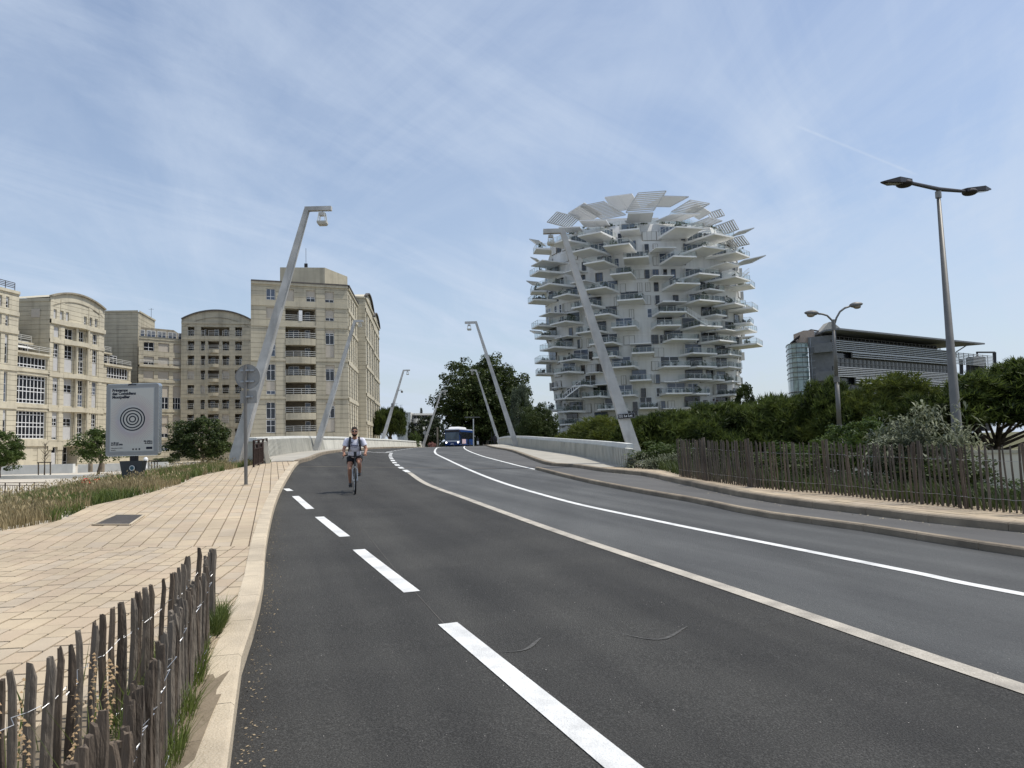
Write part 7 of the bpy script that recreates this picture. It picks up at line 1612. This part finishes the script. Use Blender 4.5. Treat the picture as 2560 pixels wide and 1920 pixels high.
mb=MB(); bhex(mb,1.2,1.28,1.9,5,.55,1.3); mb.build('advert',mat('bus_advert',(.6,.45,.48),.5,.2,3),bus)
for x in (-1.12,1.12):
    for y in (2.6,8.8): mb=MB(); mb.lathe(BP(x,y,.48),[(.3,-.14),(.48,-.13),(.5,0),(.48,.13),(.3,.14)],18,axis=Matrix.Rotation(BR,3,'Z')@Matrix.Rotation(R_(90),3,'Y')); mb.build('wheel',M['dark'],bus)
# pedestrian in dark clothes beyond the right parapet
pp_=PT(1237.5,1118,100); pe=thing('person','distant person in dark clothes walking at the far end of the right parapet','person',(pp_.x,pp_.y,pp_.z)); z0_=pp_.z+.05
mb=MB(); q=lambda x,y,z_: pp_+Vector((x,y,z_))
mb.tube([q(-.09,-.1,0),q(-.09,.0,.45),q(-.08,0,.9)],[.06,.075,.1],8); mb.tube([q(.09,.1,0),q(.09,.05,.45),q(.08,0,.9)],[.06,.075,.1],8); mb.ell(q(0,0,1.12),(.19,.13,.36),8); mb.tube([q(-.2,0,1.38),q(-.25,.02,1.1),q(-.22,-.08,.85)],[.055,.05,.04],8); mb.tube([q(.2,0,1.38),q(.27,.02,1.1),q(.26,-.08,.85)],[.055,.05,.04],8); mb.ell(q(0,0,1.42),(.2,.1,.1),8); mb.tube([q(0,0,1.4),q(0,0,1.58)],.055,8); mb.ell(q(0,0,1.66),(.085,.1,.12),8)
remesh(mb,.03,'body',mat('dark_clothes',(.02,.02,.025),.8),pe,2)
mb=MB(); mb.ell(q(0,-.02,1.7),(.09,.1,.09),8); mb.build('hair',M['dark'],pe); mb=MB(); mb.ell(q(.2,.05,.95),(.14,.1,.18),8); mb.build('bag',M['dark'],pe)
# ------------------------------------------------------------ cyclist and bicycle (local frame: -y is forward, +x is photo right)
fc_=GR(888,1236); gz_=fc_.z; hd=R_(12)          # heading, turned slightly to photo right
MR=Matrix.Rotation(hd,3,'Z'); rear=fc_+MR@Vector((0,1.06,0)); 
slope=(H(rear.x,rear.y)-gz_)
def C(x,y,z_): v=MR@Vector((x,y,0)); return Vector((fc_.x+v.x,fc_.y+v.y,gz_+z_+slope*y/1.06))
bk=thing('bicycle','black city bicycle ridden towards the camera on the left lane','bicycle',fc_[:]); blkm=mat('black_bike_paint',(.015,.015,.017),.4); rub=mat('tyre_rubber',(.02,.02,.02),.8); alu=M['steel']
wr=.345
def wheel(cy,st=0):
    Mx=MR@Matrix.Rotation(st,3,'Z')@Matrix.Rotation(R_(90),3,'Y'); c=C(0,cy,wr)
    mb=MB(); vs=[];n=40;k=8
    for i in range(n):
        a=2*math.pi*i/n
        for j in range(k): b=2*math.pi*j/k; r=wr-.022+.022*math.cos(b); vs.append(c+Mx@Vector((r*math.cos(a),r*math.sin(a),.022*math.sin(b))))
    mb.add(vs,[(i*k+j,i*k+(j+1)%k,((i+1)%n)*k+(j+1)%k,((i+1)%n)*k+j) for i in range(n) for j in range(k)]); w_=mb.build('wheel',rub,bk,smooth=True)
    mb=MB(); vs=[]
    for i in range(n):
        a=2*math.pi*i/n
        for r,z_ in ((wr-.04,-.012),(wr-.055,-.01),(wr-.055,.01),(wr-.04,.012)): vs.append(c+Mx@Vector((r*math.cos(a),r*math.sin(a),z_)))
    mb.add(vs,[(i*4+j,i*4+(j+1)%4,((i+1)%n)*4+(j+1)%4,((i+1)%n)*4+j) for i in range(n) for j in range(4)]); mb.build('rim',alu,w_)
    for i in range(20): a=2*math.pi*i/20; mb=MB(); mb.bar(c+Mx@Vector((0,0,.03*(-1)**i)),c+Mx@Vector((math.cos(a)*(wr-.05),math.sin(a)*(wr-.05),0)),.0025); mb.build('spoke',alu,w_)
    mb=MB(); mb.lathe(c,[(.03,-.04),(.03,.04)],10,axis=Mx); mb.build('hub',alu,w_)
wheel(0,R_(2)); wheel(1.06)
hb=C(0,.14,.84); hb2=C(0,.10,.70); bb=C(0,.62,.29); st=C(0,.80,.78)
mb=MB()
for a,b,r in ((hb,hb2,.024),(hb2,bb,.02),(hb,st,.018),(bb,C(0,.82,.84),.018)): mb.tube([a,b],r,8)
for s in (-1,1): mb.tube([C(s*.05,1.06,wr),st],.009,6); mb.tube([C(s*.05,1.06,wr),bb],.010,6)
mb.build('frame',blkm,bk)
mb=MB(); mb.tube([hb2,C(0,.085,.66)],.02,8)
for s in (-1,1): mb.tube([C(0,.085,.665),C(s*.055,.075,.64),C(s*.06,0,wr)],.014,8)
mb.build('fork',alu,bk)
mb=MB(); mb.tube([hb,C(0,.16,.95)],.018,8); mb.tube([C(-.30,.30,.985),C(-.20,.20,.985),C(-.06,.12,.96),C(.06,.12,.96),C(.20,.20,.985),C(.30,.30,.985)],.013,8); mb.build('handlebar',blkm,bk)
for s in (-1,1):
    mb=MB(); mb.tube([C(s*.30,.30,.985),C(s*.20,.20,.985)],.02,8); mb.build('grip',rub,bk); mb=MB(); mb.tube([C(s*.16,.15,.975),C(s*.24,.10,.955)],.007,5); mb.build('brake_lever',alu,bk)
mb=MB(); mb.box(C(.01,.10,1.02),(.075,.02,.12),rz=hd); mb.build('phone_holder',blkm,bk)
mb=MB(); mb.ell(C(0,.84,.90),(.075,.13,.03),8); mb.tube([C(0,.83,.88),C(0,.81,.78)],.014,8); mb.build('saddle',rub,bk)
mb=MB(); mb.lathe(C(.045,.62,.29),[(.09,0),(.09,.006)],20,axis=MR@Matrix.Rotation(R_(90),3,'Y')); mb.tube([C(.07,.62,.29),C(.075,.55,.44)],.01,6); mb.tube([C(-.07,.62,.29),C(-.075,.69,.14)],.01,6); mb.build('crank',alu,bk)
for p in (C(.12,.55,.44),C(-.12,.69,.14)): mb=MB(); mb.box(p,(.09,.07,.02),rz=hd); mb.build('pedal',blkm,bk)
ped=thing('person','bearded man in sunglasses, white football shirt and black shorts cycling towards the camera','person',C(0,.6,0)[:])
skin=mat('tanned_skin',(.36,.19,.125),.55,.1,6); shirt=mat('white_shirt',(.66,.66,.74),.8,.06,5,bump=.3,bscale=25); shorts_=mat('black_shorts',(.012,.012,.014),.85,.1,5); hair=mat('dark_hair',(.022,.014,.010),.8)
shL=[C(s*.20,.52,1.36) for s in (-1,1)]; el=[C(-.285,.47,1.12),C(.30,.47,1.12)]; wri=[C(-.265,.33,1.015),C(.265,.33,1.015)]
hip=[C(s*.10,.78,.92) for s in (-1,1)]; kn=[C(-.135,.47,.62),C(.115,.38,.76)]; an=[C(-.125,.68,.25),C(.125,.56,.52)]
mb=MB()
mb.tube([C(0,.52,1.38),C(0,.47,1.50)],[.062,.055],10)            # neck
mb.ell(C(0,.44,1.595),(.078,.098,.118),12,rot=MR); mb.ell(C(0,.40,1.545),(.058,.07,.07),10,rot=MR)
mb.ell(C(0,.335,1.585),(.014,.02,.022),6,rot=MR); mb.tube([C(0,.345,1.615),C(0,.325,1.583)],[.008,.014],6)
for s in (-1,1): mb.ell(C(s*.08,.45,1.59),(.012,.022,.032),6,rot=MR)
mb.ell(C(0,.56,1.24),(.165,.105,.20),12,rot=MR); mb.ell(C(0,.68,1.05),(.15,.115,.18),12,rot=MR); mb.ell(C(0,.78,.95),(.155,.13,.12),12,rot=MR)
for i in (0,1):
    mb.tube([C((-.05,.05)[i],.52,1.38),shL[i]],[.06,.058],10); mb.tube([shL[i],shL[i].lerp(el[i],.5),el[i]],[.056,.050,.039],12); mb.ell(el[i],(.039,)*3,8); mb.tube([el[i],el[i].lerp(wri[i],.35),wri[i]],[.039,.040,.026],12)
    mb.tube([hip[i],hip[i].lerp(kn[i],.45),kn[i]],[.094,.078,.054],12); mb.ell(kn[i],(.055,)*3,8); mb.tube([kn[i],kn[i].lerp(an[i],.3),an[i]],[.05,.055,.033],12); mb.ell(an[i],(.035,)*3,8)
    s=(-1,1)[i]; h0=wri[i]; palm=C(s*.262,.285,1.0); mb.tube([h0,palm],[.027,.034],8); mb.ell(palm,(.036,.045,.022),8,rot=MR)
body=remesh(mb,.011,'body',skin,ped,4)
for i in (0,1):
    s=(-1,1)[i]
    for k in range(4):
        x=s*(.235+.02*k); L_=[.9,1.,.95,.8][k]; mb=MB(); mb.tube([C(x,.275,1.008),C(x,.275-.038*L_,1.003),C(x,.245-.03*L_,.975),C(x,.27,.96)],[.0095,.009,.008,.007],7); mb.build('finger',skin,body)
    mb=MB(); mb.tube([C(s*.225,.30,1.0),C(s*.215,.28,.985),C(s*.222,.262,.968)],[.011,.010,.008],7); mb.build('thumb',skin,body)
# shirt
mb=MB(); mb.ell(C(0,.555,1.25),(.185,.125,.20),12,rot=MR); mb.ell(C(0,.66,1.08),(.175,.145,.19),12,rot=MR); mb.ell(C(0,.74,.98),(.175,.15,.10),12,rot=MR); mb.tube([C(-.15,.53,1.365),C(.15,.53,1.365)],[.075,.075],12)
for i in (0,1): mb.tube([shL[i],shL[i].lerp(el[i],.62)],[.078,.073],12); mb.ell(shL[i],(.076,)*3,8)
sh=remesh(mb,.012,'shirt',shirt,ped,4)
mb=MB()
for i in (0,1): mb.tube([hip[i],hip[i].lerp(kn[i],.52)],[.115,.098],12)
mb.ell(C(0,.79,.945),(.185,.155,.12),12,rot=MR); remesh(mb,.013,'shorts',shorts_,ped,4)
for i in (0,1):
    s=(-1,1)[i]; a=an[i]; mb=MB(); mb.ell(a+MR@Vector((0,-.06,-.06)),(.045,.125,.038),10,rot=MR); mb.ell(a+MR@Vector((0,.02,-.03)),(.043,.055,.055),10,rot=MR); remesh(mb,.011,'shoe',blkm,ped,3)
    mb=MB(); mb.ell(a+MR@Vector((0,-.06,-.09)),(.046,.13,.014),8,rot=MR); mb.build('sole',M['steel2'],ped)
mb=MB(); mb.ell(C(0,.455,1.635),(.083,.10,.092),12,rot=MR); o=mb.build('hair',hair,ped,smooth=True)
mb=MB(); mb.ell(C(0,.395,1.515),(.060,.066,.052),10,rot=MR); mb.ell(C(-.055,.43,1.545),(.022,.03,.055),8,rot=MR); mb.ell(C(.055,.43,1.545),(.022,.03,.055),8,rot=MR); bd_=remesh(mb,.01,'beard',hair,ped,2)
mb=MB(); mb.ell(C(0,.332,1.532),(.022,.008,.007),6,rot=MR); mb.build('mouth',mat('lip',(.30,.11,.09)),body)
sg_=glass('sunglass_lens',(.01,.01,.012),.1,.6)
for s in (-1,1): mb=MB(); mb.ell(C(s*.036,.342,1.607),(.030,.012,.022),10,rot=MR); mb.build('sunglass_lens',sg_,ped)
mb=MB(); mb.tube([C(-.08,.42,1.615),C(-.068,.35,1.617),C(0,.336,1.617),C(.068,.35,1.617),C(.08,.42,1.615)],.005,6); mb.build('sunglass_frame',blkm,ped)
# backpack: straps in front, bag behind
bp=thing('backpack','dark backpack worn by the cyclist, straps over the white shirt','backpack',C(0,.8,1.1)[:])
mb=MB(); mb.ell(C(0,.74,1.22),(.15,.11,.24),10,rot=MR); mb.build('bag',blkm,bp,smooth=True)
for s in (-1,1): mb=MB(); mb.tube([C(s*.10,.63,1.43),C(s*.115,.515,1.445),C(s*.125,.425,1.36),C(s*.135,.405,1.25),C(s*.15,.46,1.14),C(s*.165,.58,1.08)],[.028,.03,.03,.028,.018,.015],6); mb.build('strap',blkm,bp)
mb=MB(); mb.tube([C(-.18,.6,1.0),C(-.27,.58,.97),C(-.31,.57,.88)],.009,5); mb.tube([C(.14,.42,1.2),C(.13,.42,1.08)],.008,5); mb.build('loose_strap',blkm,bp)
prn=mat('shirt_print',(.03,.025,.08),.7)
Mt=Matrix.Translation(C(.0,.405,1.205))@MR.to_4x4()@Matrix.Rotation(R_(90-14),4,'X')
def onshirt(x,z_): return C(x,.412+ (1.25-z_)*.18,z_)
# text wrapped on the chest: keep letters just proud of the cloth
text('shirt_lettering','Emirates',.052,prn,ped,Matrix.Translation(C(0,.418,1.215))@MR.to_4x4()@Matrix.Rotation(R_(90),4,'X'),'CENTER',bold=.0012,ext=.004)
text('shirt_lettering','FLY BETTER',.026,prn,ped,Matrix.Translation(C(0,.425,1.175))@MR.to_4x4()@Matrix.Rotation(R_(90),4,'X'),'CENTER',ext=.004)
mb=MB(); mb.add([C(-.095,.405,1.305),C(-.055,.402,1.305),C(-.066,.40,1.335),C(-.095,.418,1.305),C(-.055,.415,1.305),C(-.066,.413,1.335)],[(0,1,2),(3,5,4),(0,3,4,1),(1,4,5,2),(2,5,3,0)]); mb.build('shirt_logo',prn,ped)
